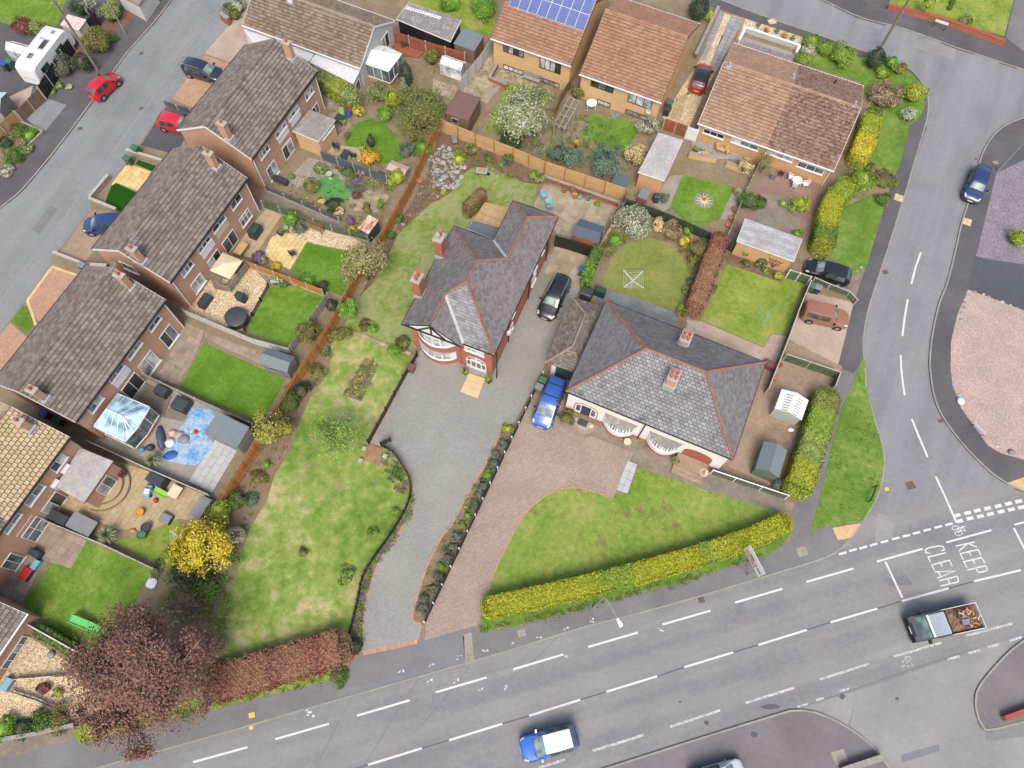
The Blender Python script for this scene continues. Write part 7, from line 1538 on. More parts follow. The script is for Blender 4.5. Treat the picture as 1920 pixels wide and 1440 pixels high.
# --- shrubs, each with its own description
SH=(('B',1550,830,2.5,3.7,'dome','large dome shaped olive green bush in the topmost terrace garden'),('B',1445,560,.8,3.6,'dark','tall dark conifer behind the dome shaped bush'),('B',1425,640,.45,2.2,'grey','slim blue grey conifer beside the tall dark conifer'),('B',1235,690,1.1,2.0,'vari','pale variegated bush beside the white conservatory'),('B',1345,740,.8,2.2,'lime','lime yellow bush between pale bush and dome bush'),('B',1290,860,.9,1.4,'bright','low bright bush at the foot of the lime bush'),
 ('B',1170,1180,.95,1.3,'gold','golden orange round bush beside the slate blue fence'),('B',1180,1060,.5,1.6,'dark','dark blue green conifer above the golden bush'),('B',1110,1110,.4,.7,'lime','small yellow tuft left of the golden bush'),('B',1095,840,.6,1.0,'yellow','orange yellow flowering bush by the red garden chair'),('B',1570,1110,.85,1.5,'bright','lime green round bush leaning on the orange fence'),('B',1380,1330,.95,1.5,'lime','yellow green bush beside the pink storage chest'),('B',1450,1130,.8,1.3,'teal','wispy grey bush left of the lime round bush'),('B',1000,1020,.35,.6,'brown','small brown ball shrub at the oval lawn edge'),('B',1500,1040,.35,.9,'red','small dark red shrub under the dome bush'),
 ('B',800,1270,.7,1.0,'vari','variegated bush at the gravel yard corner'),('B',1000,1290,.7,.9,'green','green mound beside the bird bath'),('B',740,1390,.8,.9,'olive','brown olive shrub left of the putting green'),('B',1110,1300,.35,.7,'pink','pink leaved shrub beside the slate blue fence'),('B',1240,1310,.5,.7,'teal','blue green mound above the little pond'),('B',1070,1340,.5,.5,'purple','lilac flowering mound behind the little pond'),('B',585,1325,.3,.6,'bright','small potted fern by the terrace window'),
 ('G',810,172,.45,.7,'cream','cream variegated bush below the putting green'),('G',905,215,.9,.5,'dark','dark spreading juniper below the putting green'),('G',945,270,.5,.7,'cream','apricot cream bush at the slate blue fence end'),('G',890,285,.6,.4,'dark','low dark juniper by the slate fence'),('G',1150,240,.55,.8,'olive','olive yellow ball shrub on the paved corner'),('G',1250,210,.45,1.0,'bright','upright lime shrub beside the dark fence panels'),('G',1030,345,.5,.8,'purple','purple flowering mound by the rusty shed'),('G',1070,140,.5,.5,'red','low red maple beside the putting green'),('G',1055,400,.4,.5,'yellow','small yellow clump in front of the rusty shed'),('G',1330,50,.5,.9,'lime','pale lime bush at the fence corner by the pond'),
 ('G',580,320,.85,1.3,'bright','bright green bush beside the gravel bench'),('G',645,390,.65,1.0,'sage','grey green rounded bush beside the gravel bench'),('G',560,398,.6,.7,'white','white flowering mound by the cream patio'),('G',340,600,.65,.7,'purple','dark purple heather mound beside the orange slatted fence'),('G',470,680,.55,.5,'yellow','bright yellow mound beside the orange slatted fence'),('G',375,630,.45,.6,'vari','pale green mound between heather and yellow mound'),('G',820,820,.6,.7,'dark','dark green ball at the narrow lawn edge'),('G',465,785,.6,.8,'white','white flowering bush at the gravel edge'),('G',530,800,.6,.4,'green','low green clump right of the white bush'),('G',700,790,.9,.4,'bright','trailing green clump on the slatted fence'),
 ('G',720,1180,1.05,1.7,'olive','olive green bush squeezed against the orange fence'),('G',885,975,.6,1.1,'dark','dark blue green bush in the fence corner'),('G',940,1190,.9,1.2,'olive','wispy olive shrub on the main garden side of the orange fence'),('G',850,1330,.5,.8,'vari','pale straggly shrub in the fence side bed'),('G',1150,1130,.7,.4,'brown','low brown heather mound by the stone edging'),('G',1200,1150,.4,.8,'bright','lime sapling above the stone edging'),('G',1430,1255,.8,.8,'olive','straggly brown green shrub beside the bow window corner'),('G',1360,1320,.5,1.6,'bright','slender lime sapling near the black picket fence'),('G',1390,320,.5,.8,'green','leafy clump along the rear orange fence'),('G',1330,450,.5,.8,'green','dark leafy clump with yellow flowers along the rear orange fence'),('G',1730,120,.4,.5,'lime','small lime dome at the rockery edge'),
 ('L',580,380,1.05,1.5,'green','deep green bush behind the yellow green elder'),('L',650,290,1.0,1.0,'dark','dark twiggy bush at the end of the orange fence bed'),('L',780,140,.8,.6,'olive','flat yellow green shrub in the fence side bed'),('L',400,845,.4,.5,'bright','small bright green clump in the fence side bed'),('L',350,940,.8,.5,'olive','straggly olive plant in the fence side bed'),('L',190,1110,.8,1.2,'green','dark green bush at the lower end of the orange fence'),('L',290,1110,.8,.5,'teal','blue green spreading plant at the lawn edge'),('L',110,1130,.8,1.0,'green','green bush touching the end of the orange fence'),('L',1365,1195,.35,.5,'spring','pale green clump by the curved picket fence'),('L',1200,1350,.4,.5,'spring','lime seedling near the curved picket fence'),('L',1380,900,.5,.4,'green','green clump below the brick garden step'),
 ('S',505,225,.45,.6,'olive','tiny round shrub alone in the main lawn'),('S',750,360,.8,.5,'spring','wispy lime plants inside the curved picket fence'),('S',795,750,.7,1.2,'dark','dark green bush at the drive entrance corner'),('S',690,920,.9,.35,'green','low pink flowered clump at the hedge end'),
 ('R',1045,350,1.1,1.8,'dark','dark blue green bush below the yellow tree'),('R',1170,430,1.2,1.3,'green','fresh green bush right of the dark bush'),('R',960,260,.8,1.2,'lime','lime bush left of the yellow tree'),('R',1330,130,.75,1.2,'silver','silvery white feathery bush beside the yellow tree'),('K',1640,1190,.95,1.6,'lime','yellow green bush at the corner of the toy patio'),('R',1240,20,.8,1.4,'lime','lime yellow bush above the yellow tree'),('R',20,1215,.9,.9,'bright','bright green bush behind the brick wall, leftmost'),('R',120,1215,.9,.8,'dark','dark green bush behind the brick wall'),('R',235,1190,.9,.8,'green','mid green bush behind the brick wall'),('R',330,1165,.9,.8,'olive','olive bush behind the brick wall, rightmost'),('R',245,990,.55,.6,'red','dark red feathery plant in the golden gravel'),('R',325,1015,.35,.4,'lime','small lime clump in the golden gravel'),('R',500,1230,.9,.6,'lime','lime weeds at the foot of the copper tree'),('R',430,830,.5,.6,'purple','lavender clump on the gravel edge'),
 ('I',525,345,1.75,2.1,'white','large white flowering rhododendron behind the round lawn'),('I',700,370,.75,1.4,'cream','cream yellow azalea beside the white rhododendron'),('I',805,395,.85,1.5,'pink','pink flecked green bush right of the cream azalea'),('I',895,495,.7,1.0,'yellow','golden yellow bush beside the round lawn'),('I',995,535,1.15,1.5,'olive','purple green smoke bush beside the copper hedge'),('I',955,650,.6,.7,'olive','low olive mound below the smoke bush'),('I',915,415,.45,1.0,'bright','fresh green clump above the golden bush'),('I',320,545,.7,1.2,'olive','dark variegated shrub at the left of the round lawn'),('I',375,480,.9,.5,'bright','lime ground cover left of the white rhododendron'),('I',935,785,.45,.6,'teal','blue green ball at the round lawn edge'),('I',910,860,.4,.6,'vari','variegated clump at the round lawn edge'),('I',870,985,.35,.6,'bright','bright potted plant by the slate patio'),
 ('I',1185,630,.3,.5,'bright','lime ball topping the rose bed'),('I',1165,670,.25,.4,'grey','grey clump beside the copper hedge'),('I',1150,725,.3,.5,'lime','yellow green clump beside the copper hedge'),('I',1100,840,.5,.7,'olive','olive clump beside the copper hedge'),('I',1360,555,.55,1.4,'bright','green climber in blue pot against the garage'),('I',1360,655,.45,.5,'olive','golden brown ball in the rose bed'),('I',1465,635,.6,1.0,'green','rose bush trained against the garage'),('I',1500,705,.35,.4,'bright','small bright ball in the rose bed'),('I',1600,745,.5,.6,'lime','yellow flecked ball at the end of the rose bed'),
 ('I',1760,205,.95,1.5,'lime','large clipped lime ball on the bungalow patio'),('I',1380,185,1.1,1.5,'green','dense green bush in the fence corner of the bungalow patio'),('I',1460,200,.7,.9,'green','smaller green bush right of the dense green bush'),('I',1635,205,.4,.6,'lime','lime fern left of the clipped ball'),('I',1740,430,.5,.5,'bright','low green mound behind the white streaked garage'),('I',740,165,.55,.8,'sage','lavender bush beside the water butt'),('I',1280,120,.4,.5,'vari','pale lime clump at the patterned lawn corner'),
 ('C',1570,1160,1.1,2.0,'cream','cream flowering bush beside the brick garage'),('C',1655,940,.9,1.6,'white','spiky white flowered bush by the red gates'),('C',1700,860,.4,1.0,'bright','lime upright plant at the house corner'),('C',1120,1080,.35,1.0,'gold','small golden conifer behind the tan fence'),('C',990,1150,1.1,1.5,'teal','grey teal bush right of the blossom tree'),('C',640,1060,1.4,1.3,'dark','dark ivy mass under the blossom tree'),('C',1130,690,.7,1.6,'olive','grey olive climber on the house corner'),('C',40,430,.75,1.8,'olive','olive climbing bush beside the small greenhouse'),('C',330,1130,.8,.9,'vari','pale green clump above the rockery'),('C',455,1185,.5,.7,'green','green bush along the tan fence'),('C',610,1185,.55,1.0,'green','taller green bush along the tan fence'),('C',560,1235,.35,.4,'bright','bright clump beside the blue pot'),('C',240,1190,.7,.8,'lime','lime spreading shrub at the rockery edge'),('C',800,1310,.5,.6,'bright','green clump near the rear lawn corner'),('C',850,1340,.6,.9,'vari','straggly hedge plant at the rear lawn corner'),
 ('D',870,1240,.85,1.6,'cream','white and yellow flowering bush on the retaining wall'),('D',1370,310,1.0,1.3,'hedgeg','clipped hedge lump nearest the front court'),('D',1460,360,.95,1.3,'hedgeg','clipped hedge lump second from the front court'),('D',1600,410,1.5,1.5,'hedgeg','long clipped hedge lump along the top street'),('D',1310,450,.95,1.3,'hedgeg','rounded clipped bush beside the front court'),('D',1345,370,.8,.9,'silver','straw coloured grass clump among the clipped hedges'),('E',805,440,1.1,2.0,'dark','dark green holly at the foot of the telegraph pole'),('E',930,470,.8,1.2,'bright','fresh green shrub right of the holly'),('E',860,545,.8,.8,'hedgeg','green mound below the holly'),('E',990,510,.9,.8,'olive','brown twiggy mound on the street corner'),('D',520,70,1.3,2.2,'dark','dark rounded bush behind the terracotta roofs'),('D',590,110,.6,1.2,'lime','lime bush beside the narrow drive'),
 ('E',890,720,1.7,2.2,'pink','large pink and green tamarisk on the street corner'),('E',1105,690,1.25,2.0,'lime','pale lime bush overhanging the street corner'),('E',1060,865,.85,1.2,'white','pure white flowering bush on the street corner'),('E',800,850,.9,1.2,'green','dark green bush joining hedge and tamarisk'),('E',780,1270,.6,1.0,'olive','brown green ball beside the yellow flowered hedge'),('E',880,1340,1.2,.6,'olive','low russet hedge mound at the lawn foot'),('E',700,1350,1.5,2.0,'hedgeg','big round lime dome at the hedge bend'),('J',860,170,.7,1.0,'green','small green ball beside the footpath'),('J',1900,470,1.0,1.4,'lime','lime green ball in the plum gravel at the right edge'),('E',1480,150,.75,1.2,'vari','pale shrub behind the red garden wall'),('E',1365,60,.3,.5,'green','tiny dark shrub on the top right lawn, lower'),('E',1385,15,.35,.6,'green','tiny dark shrub on the top right lawn, upper'),
 ('A',175,195,1.1,1.4,'red','dark crimson maple by the lawn, top left'),('A',285,215,1.0,1.4,'vari','variegated round bush beside the crimson maple'),('A',715,300,1.7,2.6,'olive','large bronze green conifer beside the street'),('A',480,490,1.05,1.9,'sage','grey green egg shaped bush beside the caravan'),('A',620,470,.95,1.6,'dark','dark green bush behind the telegraph pole'),('A',820,100,1.1,1.8,'vari','yellow flecked bush behind the lamp post'),('A',830,60,.8,1.5,'lime','lime bush touching the white garage door'),('A',600,50,1.2,1.6,'dark','dark shrub mass above the pink roofed cabin'),('A',660,40,.7,1.6,'white','white flowering shrub above the dark fence'),('A',850,285,.45,.6,'green','small green mound on the street verge'),('A',450,640,.4,.5,'bright','lime clump in the bark bed'),('A',400,690,.35,.4,'bright','second lime clump in the bark bed, lower'),('A',520,650,.35,.4,'silver','silvery clump in the bark bed'),('A',1790,40,.8,1.4,'white','white flowering bush on the brick pier corner'),('A',1760,110,.7,1.1,'olive','olive bush on the brick pier corner'),
 ('A',120,990,.9,.9,'green','large green clump in the corner bed'),('A',220,1010,.8,.7,'bright','bright clump in the corner bed'),('A',100,1160,1.0,.9,'green','leafy mound in the corner bed'),('A',180,1110,.8,.6,'vari','pale leafy clump in the corner bed'),('A',40,1280,.7,.6,'white','white flecked clump in the corner bed'),('A',40,1070,.7,.8,'dark','dark leafy clump in the corner bed'),
 ('N',1210,570,.75,.9,'olive','brown green rounded bush beside the blue people carrier'),('N',770,655,.45,.6,'lime','spiky lime clump at the top of the planting strip'),('B',130,60,.7,1.3,'green','dark clump by the brick pier'),('B',1790,10,1.4,1.4,'bright','bright bush at the top edge beside the outbuilding'),('C',430,60,1.5,1.6,'bright','bright bush at the top edge beside the solar house'),('H',1600,210,.3,.4,'bright','small green pot plant on the rear patio'))
for c_,x,y,r,h,pal,lab in SH:shrub(lab,px(c_,x,y),r,h,pal,leaf=.068 if r<1.2 else.08)
# the lavender mounds of the planting strip, nothing tells them apart
for i in range(17):
 t=(i+.5)/17;p=Vector((948,822,0)).lerp(Vector((786,1150,0)),t);
 if i in(3,7,8,12):shrub('lime green clump among the grey mounds between the two drives',(p.x,p.y),.4,.4,'bright',group='lime clumps in the planting strip',n=260)
 else:shrub('grey green mound in the planting strip between the two drives',(p.x+random.uniform(-3,3),p.y),.5,.5,'sage',group='grey mounds in the planting strip',n=420)
cover('bedding_plants',aps('L',((1140,50),(1235,100),(1110,355),(980,310))),90,('green','teal','bright','gold'),.2,.2)
cover('bedding_plants',Zs(((672,560),(760,405),(800,335),(822,255),(862,332),(825,375),(775,412),(745,442),(700,530))),120,('olive','green','brown','white','pink'),.2,.25)
cover('bedding_plants',Zs(((440,925),(545,725),(612,650),(600,715),(560,795),(515,890),(455,1000))),60,('olive','green','brown'),.15,.25)
cover('bedding_plants',Zs(((776,925),(770,970),(745,1010),(705,1060),(684,1130),(676,1200),(657,1195),(672,1127),(681,1083),(700,1050),(733,1003),(758,962),(770,930))),150,('green','bright','olive','purple'),.18,.2)
cover('bedding_plants',Zs(((948,800),(962,800),(800,1160),(780,1150),(805,1064),(845,990))),90,('green','vari','olive'),.15,.2)
cover('bedding_plants',Zs(((722,842),(740,855),(762,900),(765,930),(740,920),(715,870))),60,('green','brown','purple'),.2,.2)
cover('bedding_plants',aps('B',((860,1240),(1000,1240),(1280,1360),(1320,1430),(1100,1440),(1000,1330))),70,('green','teal','purple','red','lime'),.3,.22)
cover('bedding_plants',aps('I',((480,470),(860,450),(1080,560),(930,900),(942,720),(900,620),(800,515),(640,462))),70,('green','olive','brown'),.2,.25)
cover('bedding_plants',aps('A',((20,1290),(320,1000),(180,930),(0,1060))),80,('green','bright','vari'),.35,.3)
cover('bedding_plants',aps('C',((140,1100),(420,1180),(700,1330),(640,1360),(440,1270),(330,1250))),80,('green','olive','brown','vari'),.2,.25)
cover('weeds',Zs(((900,1186),(1047,1154),(1281,1093),(1440,1042),(1440,1036),(1281,1086),(1047,1147),(900,1178))),130,('green','olive'),.15,.25)
cover('weeds',Zs(((500,1303),(613,1277),(653,1250),(640,1240),(500,1290),(330,1335),(340,1345))),110,('lime','olive','green'),.12,.25)
cover('weeds',Zs(((1520,1000),(1540,925),(1600,720),(1617,690),(1655,860),(1640,940),(1610,978))),60,('bright','gmid'),.08,.2)
# --- grass blades standing in the lawns (ragged edges and grain), and weeds in the bare ground
def grass(obj_name,dens,cols,over=.12,h=.05,leaf=.05):
 for o in[o for o in COL.objects if o.name.split('.')[0]==obj_name and o.parent is None]:
  k=len(o.data.vertices)//2;poly=[o.data.vertices[i].co for i in range(k,2*k)];z=poly[0].z
  xs=[p.x for p in poly];ys=[p.y for p in poly];n=int((max(xs)-min(xs))*(max(ys)-min(ys))*dens);X=rng.uniform(min(xs),max(xs),n);Y=rng.uniform(min(ys),max(ys),n);ins=np.zeros(n,bool);j=k-1
  for i in range(k):
   xi,yi,xj,yj=poly[i].x,poly[i].y,poly[j].x,poly[j].y;cr=((yi>Y)!=(yj>Y))&(X<(xj-xi)*(Y-yi)/(yj-yi+1e-12)+xi);ins^=cr;j=i
  X,Y=X[ins],Y[ins];q=len(X)
  if not q:continue
  P=np.stack([X+rng.normal(0,over,q),Y+rng.normal(0,over,q),z+rng.random(q)*h],1);g=place(leafmesh('grass',P,np.tile([0,0,.6],(q,1)),leaf,leafm('grass_'+cols,PAL[cols]),.45),'grass');g['kind']='stuff';g['label']='short grass blades of a lawn'
for nm_,d_,k_ in(('main_lawn',18,'gworn'),('rear_lawn',16,'gworn'),('bungalow_front_lawn',20,'gmid'),('turfed_garden',20,'gbr'),('narrow_garden_lawn',20,'gbr'),('square_garden_lawn',20,'gmid'),('oval_garden_lawn',20,'gbr'),('slide_lawn',20,'gmid'),('scrubby_lawn',20,'gmid'),('round_lawn',20,'gol'),('square_lawn',20,'gmid'),('patterned_lawn',20,'gmid'),('house_back_lawn',20,'gmid'),('blossom_tree_lawn',20,'gmid'),('corner_lawn',20,'gbr'),('hedge_side_lawn',20,'gbr'),('grass_verge',27,'gbr'),('verge_under_hedge',20,'gbr'),('verge_by_plum_hedge',22,'gmid'),('top_lawn',13,'gmid'),('corner_garden_lawn',13,'gmid'),('back_verge',13,'gmid'),('fence_side_bed',14,'gweed'),('rear_fence_bed',14,'gweed'),('round_lawn_bed',18,'gweed')):grass(nm_,d_,k_)
g_=aps('B',((830,560),(1500,340),(2250,400),(2900,900),(2500,1400),(1700,1000),(1300,1420),(860,1240)));cover('weeds',g_,420,('gweed','gmid','olive'),.12,.3,.06)
cover('weeds',aps('C',((440,960),(960,880),(1240,860),(1560,1100),(1500,1330),(900,1220))),260,('green','gmid','teal'),.3,.3,.07)
cover('weeds',aps('G',((480,0),(1400,0),(1300,250),(1180,470),(950,370),(420,130))),160,('gweed','gmid','green','lime'),.2,.25,.06)
cover('weeds',aps('R',((860,280),(1050,130),(1400,60),(1250,700),(900,560))),200,('green','gmid','olive'),.3,.3,.08)
# --- spiky cordylines
def spiky(label,p,h,r,n=150):
 b=at(p[0],p[1],h*.8);root=thing('cordyline',label,'palm',(b.x,b.y,.11));MB().tube([(0,0,0),(0,0,h*.5)],[.12,.08],7).build('trunk',m_bark,root);mb=MB()
 for i in range(n):
  t=random.uniform(0,6.283);e=random.uniform(-.2,1.45);d=Vector((math.cos(t)*math.cos(e),math.sin(t)*math.cos(e),math.sin(e)));s_=Vector((-math.sin(t),math.cos(t),0))*.03;o=Vector((0,0,h*.5));L=r*random.uniform(.75,1.1);m1=o+d*L*.5;tip=o+d*L-Vector((0,0,.22*L));mb.add([tuple(o),tuple(m1-s_),tuple(tip),tuple(m1+s_)],[(0,1,2,3)])
 mb.build('leaves',leafm('leaf_cordyline',[c(96,112,72),c(136,150,104),c(182,190,148)]),root)
spiky('spiky cordyline beside the blue tarpaulin',px('K',1130,800),1.3,.85);spiky('spiky cordyline beside the pale storage box',px('R',590,125),1.5,.95)
# ================================================================== garden things
def pl(k,*q):return plain('c_'+k,c(*q),.55)
M_GRN,M_DGY,M_MGY,M_BLU,M_LBL,M_RED,M_ORG,M_BRN,M_CRM,M_DGN=pl('green',70,120,88),pl('darkgrey',62,66,74),pl('midgrey',136,140,146),pl('blue',48,92,170),pl('lightblue',128,186,206),pl('red',200,40,44),pl('orange',226,150,40),pl('brown',122,84,74),pl('cream',226,212,178),pl('bottlegreen',48,74,62)
def T(name,label,cat,c_,x,y,rz=0.0,z=.13,hz=0.0,group=None):
 b=ap(c_,x,y,z+hz);return thing(name,label,cat,(b.x,b.y,z),rz,group)
def bin_(label,c_,x,y,body,lid,rz=UA,s=1.0):
 r=T('wheelie_bin',label,'bin',c_,x,y,rz,.12,.9)
 MB().hexa([(-.22*s,-.26*s,.08),(.22*s,-.26*s,.08),(.22*s,.22*s,.08),(-.22*s,.22*s,.08)],[(-.29*s,-.35*s,.98),(.29*s,-.35*s,.98),(.29*s,.3*s,.98),(-.29*s,.3*s,.98)]).build('body',body,r)
 MB().hexa([(-.3*s,-.38*s,.985),(.3*s,-.38*s,.985),(.3*s,.32*s,.985),(-.3*s,.32*s,.985)],[(-.24*s,-.3*s,1.07),(.24*s,-.3*s,1.07),(.26*s,.3*s,1.05),(-.26*s,.3*s,1.05)]).build('lid',lid,r)
 MB().tube([(-.25*s,.36*s,.95),(.25*s,.36*s,.95)],.02,5).build('handle',body,r)
 for sx in(-.24,.24):MB().tube([(sx*s-.03,.26*s,.1),(sx*s+.03,.26*s,.1)],.1,8).build('wheel',m_tyre,r)
for lab,c_,x,y,b,l in(('green bin on the pavement edge by the stone wall','A',1010,1105,M_GRN,M_GRN),('green bin on the yellow patio corner','A',950,1185,M_GRN,M_GRN),('brown bin beside the straight picket fence','L',1480,110,M_BRN,M_BRN),('green topped bin behind the black panel fence','N',1030,290,M_DGY,M_GRN),('grey bin in front of the green topped bin','N',1003,340,M_MGY,M_MGY),('green bin inside the low green picket fence','J',330,820,M_GRN,M_GRN),('dark grey bin beside the green bin by the picket fence','J',375,835,M_DGY,M_MGY),('blue lidded bin left of the caravan','A',25,475,M_DGY,M_BLU),('green bin left of the caravan','A',62,460,M_GRN,M_GRN),('green bin by the gravel drive house corner','D',302,765,M_GRN,M_GRN),('black bin by the gravel drive house corner','D',288,815,M_DGY,M_DGY),('blue and green bin against the ivy hedge','H',1492,700,M_GRN,M_BLU),('slate blue bin beside the low front wall','F',612,668,M_DGY,M_MGY),('dark bin in the passage beside the terrace','K',430,510,M_DGY,M_DGN),('blue bin in the passage beside the terrace','K',325,460,M_DGY,M_BLU)):bin_(lab,c_,x,y,b,l)
def potted(label,c_,x,y,r=.22,pal=None,mat=None):
 t=T('plant_pot',label,'plant pot',c_,x,y,0,.13);mb=MB();mb.lathe([(r*.65,0),(r,r*1.3),(r*1.08,r*1.32),(r*1.08,r*1.5),(r*.9,r*1.5),(r*.85,r*1.3)],0,0,12);mb.build('pot',mat or m_pot,t,True,40)
 if pal:P,d=lobes(150,r*1.15,r*1.6,8);P[:,2]+=r*1.2;place(leafmesh('foliage',P,d,.06,LM(pal)),'foliage',t)
for lab,c_,x,y,r,p,m in(('cream pot by the bungalow doorstep','N',1392,645,.16,None,M_CRM),('large cream pot below the bungalow bay','N',1660,765,.3,None,M_CRM),('cream pot with green plant beside the porch steps','O',657,822,.3,'olive',M_CRM),('large cream pot right of the porch steps','O',872,917,.32,None,M_CRM),('black tub of yellow flowers left of the arched door','a',948,930,.3,'lime',M_DGY),('black tub of yellow flowers right of the arched door','a',1325,1070,.3,'lime',M_DGY),('teal pot nearest the drive on the pea gravel','D',965,205,.22,'olive',M_LBL),('teal pot in the middle of the pea gravel','D',1103,250,.22,'olive',M_LBL),('teal pot at the far end of the pea gravel','D',1220,305,.22,'olive',M_LBL),('terracotta trough of orange flowers on pea gravel, left','D',1025,245,.28,'gold',None),('terracotta trough of orange flowers on pea gravel, right','D',1158,292,.28,'gold',None),('terracotta pot at the patterned lawn corner','I',1215,380,.2,None,None),('terracotta pot by the grey wire fence','I',1235,325,.22,None,None),('terracotta pot with pale plant by the wire fence','I',1265,260,.22,'vari',None),('orange leaved pot on the rear patio','H',1430,160,.28,'gold',None),('blue pot on the rear patio','H',1470,170,.3,'red',M_LBL),('grey pot on the rear patio','H',1530,180,.28,'sage',M_MGY),('terracotta pot with green plant on the rear patio','H',1415,120,.26,'olive',None),('first terracotta pot on the rear patio from the left','H',1350,120,.26,'olive',None),('red bowl on the bare earth yard','O',1447,105,.2,None,M_RED),('terracotta pot by the tall green fence','O',1410,210,.2,None,None),('terracotta pot on the rockery','B',1550,1375,.28,None,None),('black pot on the cream patio','G',510,440,.3,'olive',M_DGY),('terracotta pot with cactus on the retaining wall','D',492,1130,.24,'vari',None),('yellow flowering pot on the retaining wall','D',560,1165,.26,'yellow',m_white),('second yellow pot on the retaining wall, left','D',520,1150,.24,'olive',m_white),('orange bucket on the toy patio','K',1065,1210,.3,None,M_ORG),('black planter at the scrubby lawn corner','K',1110,1325,.35,None,M_DGY),('green pot below the black planter','K',1080,1380,.35,None,M_GRN),('red flower pot by the extension door','K',932,925,.28,'red',M_DGY),('blue bowl among the bedding','I',1435,680,.2,'olive',M_BLU),('dark pot by the slate patio corner','I',845,1040,.26,'olive',None),('second dark pot by the slate patio corner','I',885,1050,.26,'green',None)):potted(lab,c_,x,y,r,p,m)
def chair(label,c_,x,y,mat,rz=0.0,group=None,s=1.0):
 t=T('garden_chair',label,'chair',c_,x,y,rz,.13,.4,group);MB().box(-.24*s,-.24*s,.4,.24*s,.24*s,.45).build('seat',mat,t);MB().hexa([(-.24*s,.2*s,.45),(.24*s,.2*s,.45),(.24*s,.25*s,.45),(-.24*s,.25*s,.45)],[(-.22*s,.3*s,.9),(.22*s,.3*s,.9),(.22*s,.34*s,.9),(-.22*s,.34*s,.9)]).build('backrest',mat,t)
 for a in(-.21,.21):
  for b in(-.21,.21):MB().box(a*s-.02,b*s-.02,0,a*s+.02,b*s+.02,.398).build('leg',mat,t)
  MB().box(a*s-.03,-.22*s,.62,a*s+.03,.24*s,.65).build('armrest',mat,t)
def table(label,c_,x,y,r,mat,h=.72,sq=False,rz=0.0,L=None):
 t=T('garden_table',label,'table',c_,x,y,rz,.13,h)
 if sq:L=L or r;MB().box(-L,-r,h-.05,L,r,h).build('table_top',mat,t)
 else:mb=MB();mb.lathe([(r*.97,h-.05),(r,h-.03),(r,h)],0,0,18);mb.build('table_top',mat,t)
 a=(L or r)*.75
 for sx in(-a,a):
  for sy in(-r*.7,r*.7):MB().box(sx-.025,sy-.025,0,sx+.025,sy+.025,h-.052).build('leg',mat,t)
table('white round plastic table on the brick patio','D',1262,1350,.5,m_white)
for lab,x,y,a in(('white plastic chair left of the white table',1215,1330,1.2),('white plastic chair right of the white table',1320,1380,-1.4),('white plastic chair in front of the white table',1240,1390,2.9)):chair(lab,'D',x,y,m_white,a)
for lab,c_,x,y,m,a in(('left wooden garden chair outside the orange bungalow','D',668,1110,m_tanf,.4),('right wooden garden chair outside the orange bungalow','D',738,1132,m_tanf,.4),('grey reclining chair on the brick patio','D',1080,1320,M_MGY,2.8),('black folding chair beside the reclining chair','D',1140,1300,M_DGY,2.6),('pale blue folding chair on the rear patio, upper','H',1195,145,M_LBL,.5),('pale blue folding chair on the rear patio, lower','H',1240,235,M_LBL,3.4),('black wicker chair by the brown deck','B',1380,295,M_DGY,.3),('second black wicker chair by the brown deck','B',1505,325,M_DGY,5.2),('red plastic chair in the topmost terrace garden','B',1020,830,M_RED,0),('blue plastic chair in the topmost terrace garden','B',1010,860,M_BLU,.3),('green plastic chair above the dark table','B',965,850,pl('lime',150,190,90),.2),('green plastic chair below the dark table','B',975,915,pl('lime',150,190,90),3),('brown wicker armchair by the flat roofed extension','B',925,1100,M_DGY,1.5),('black wicker stool by the slate blue fence','B',1050,1165,M_DGY,3),('cream chair on the parasol deck, upper','F',1775,660,M_CRM,0),('cream chair on the parasol deck, middle','F',1755,755,M_CRM,2),('cream chair on the parasol deck, lower','F',1695,795,M_CRM,3),('weathered deck chair on the rockery','C',210,1060,M_MGY,.2),('dark metal chair on the cream patio','G',597,580,M_DGY,2)):chair(lab,c_,x,y,m,a)
for lab,c_,x,y,r,m,h,sq,a,L in(('small wooden table between the wooden chairs','D',700,1118,.25,m_tanf,.5,True,VA,None),('pale blue bistro table on the rear patio','H',1235,185,.35,M_LBL,.7,False,0,None),('black round table on the brown deck','B',1440,310,.5,M_DGY,.7,False,0,None),('dark square table with green chairs','B',945,885,.5,M_DGY,.7,True,UA,None),('black wicker table by the slate blue fence','B',988,1150,.35,M_DGY,.5,True,UA,.5),('pale wooden table outside the second semi','G',205,540,.4,m_tanf,.7,True,UA,.7),('white oval table by the buff brick house','C',1238,770,.55,m_white,.72,False,0,None),('pale worn table beside the spiky cordyline','K',610,1290,.65,M_MGY,.8,True,VA,1.1),('white work table at the toy patio corner','K',1310,1045,.45,M_CRM,.6,True,UA,.5)):table(lab,c_,x,y,r,m,h,sq,a,L)
def slatbench(label,c_,x,y,rz,mat,L=1.5):
 t=T('garden_bench',label,'bench',c_,x,y,rz,.13,.4)
 for i in range(4):MB().box(-L/2,-.22+i*.12,.42,L/2,-.12+i*.12,.45).build('seat_slat',mat,t)
 for i in range(3):MB().box(-L/2,.26,.52+i*.14,L/2,.29,.62+i*.14).build('back_slat',mat,t)
 for s in(-1,1):
  for y_ in(-.2,.24):MB().box(s*L/2-.03,y_-.03,0,s*L/2+.03,y_+.03,.41 if y_<0 else.95).build('leg',mat,t)
slatbench('grey weathered bench under the solar house window','C',785,590,VA,m_greyw,1.9);slatbench('weathered bench against the green panel fence','G',755,385,VA,m_brownw,1.8)
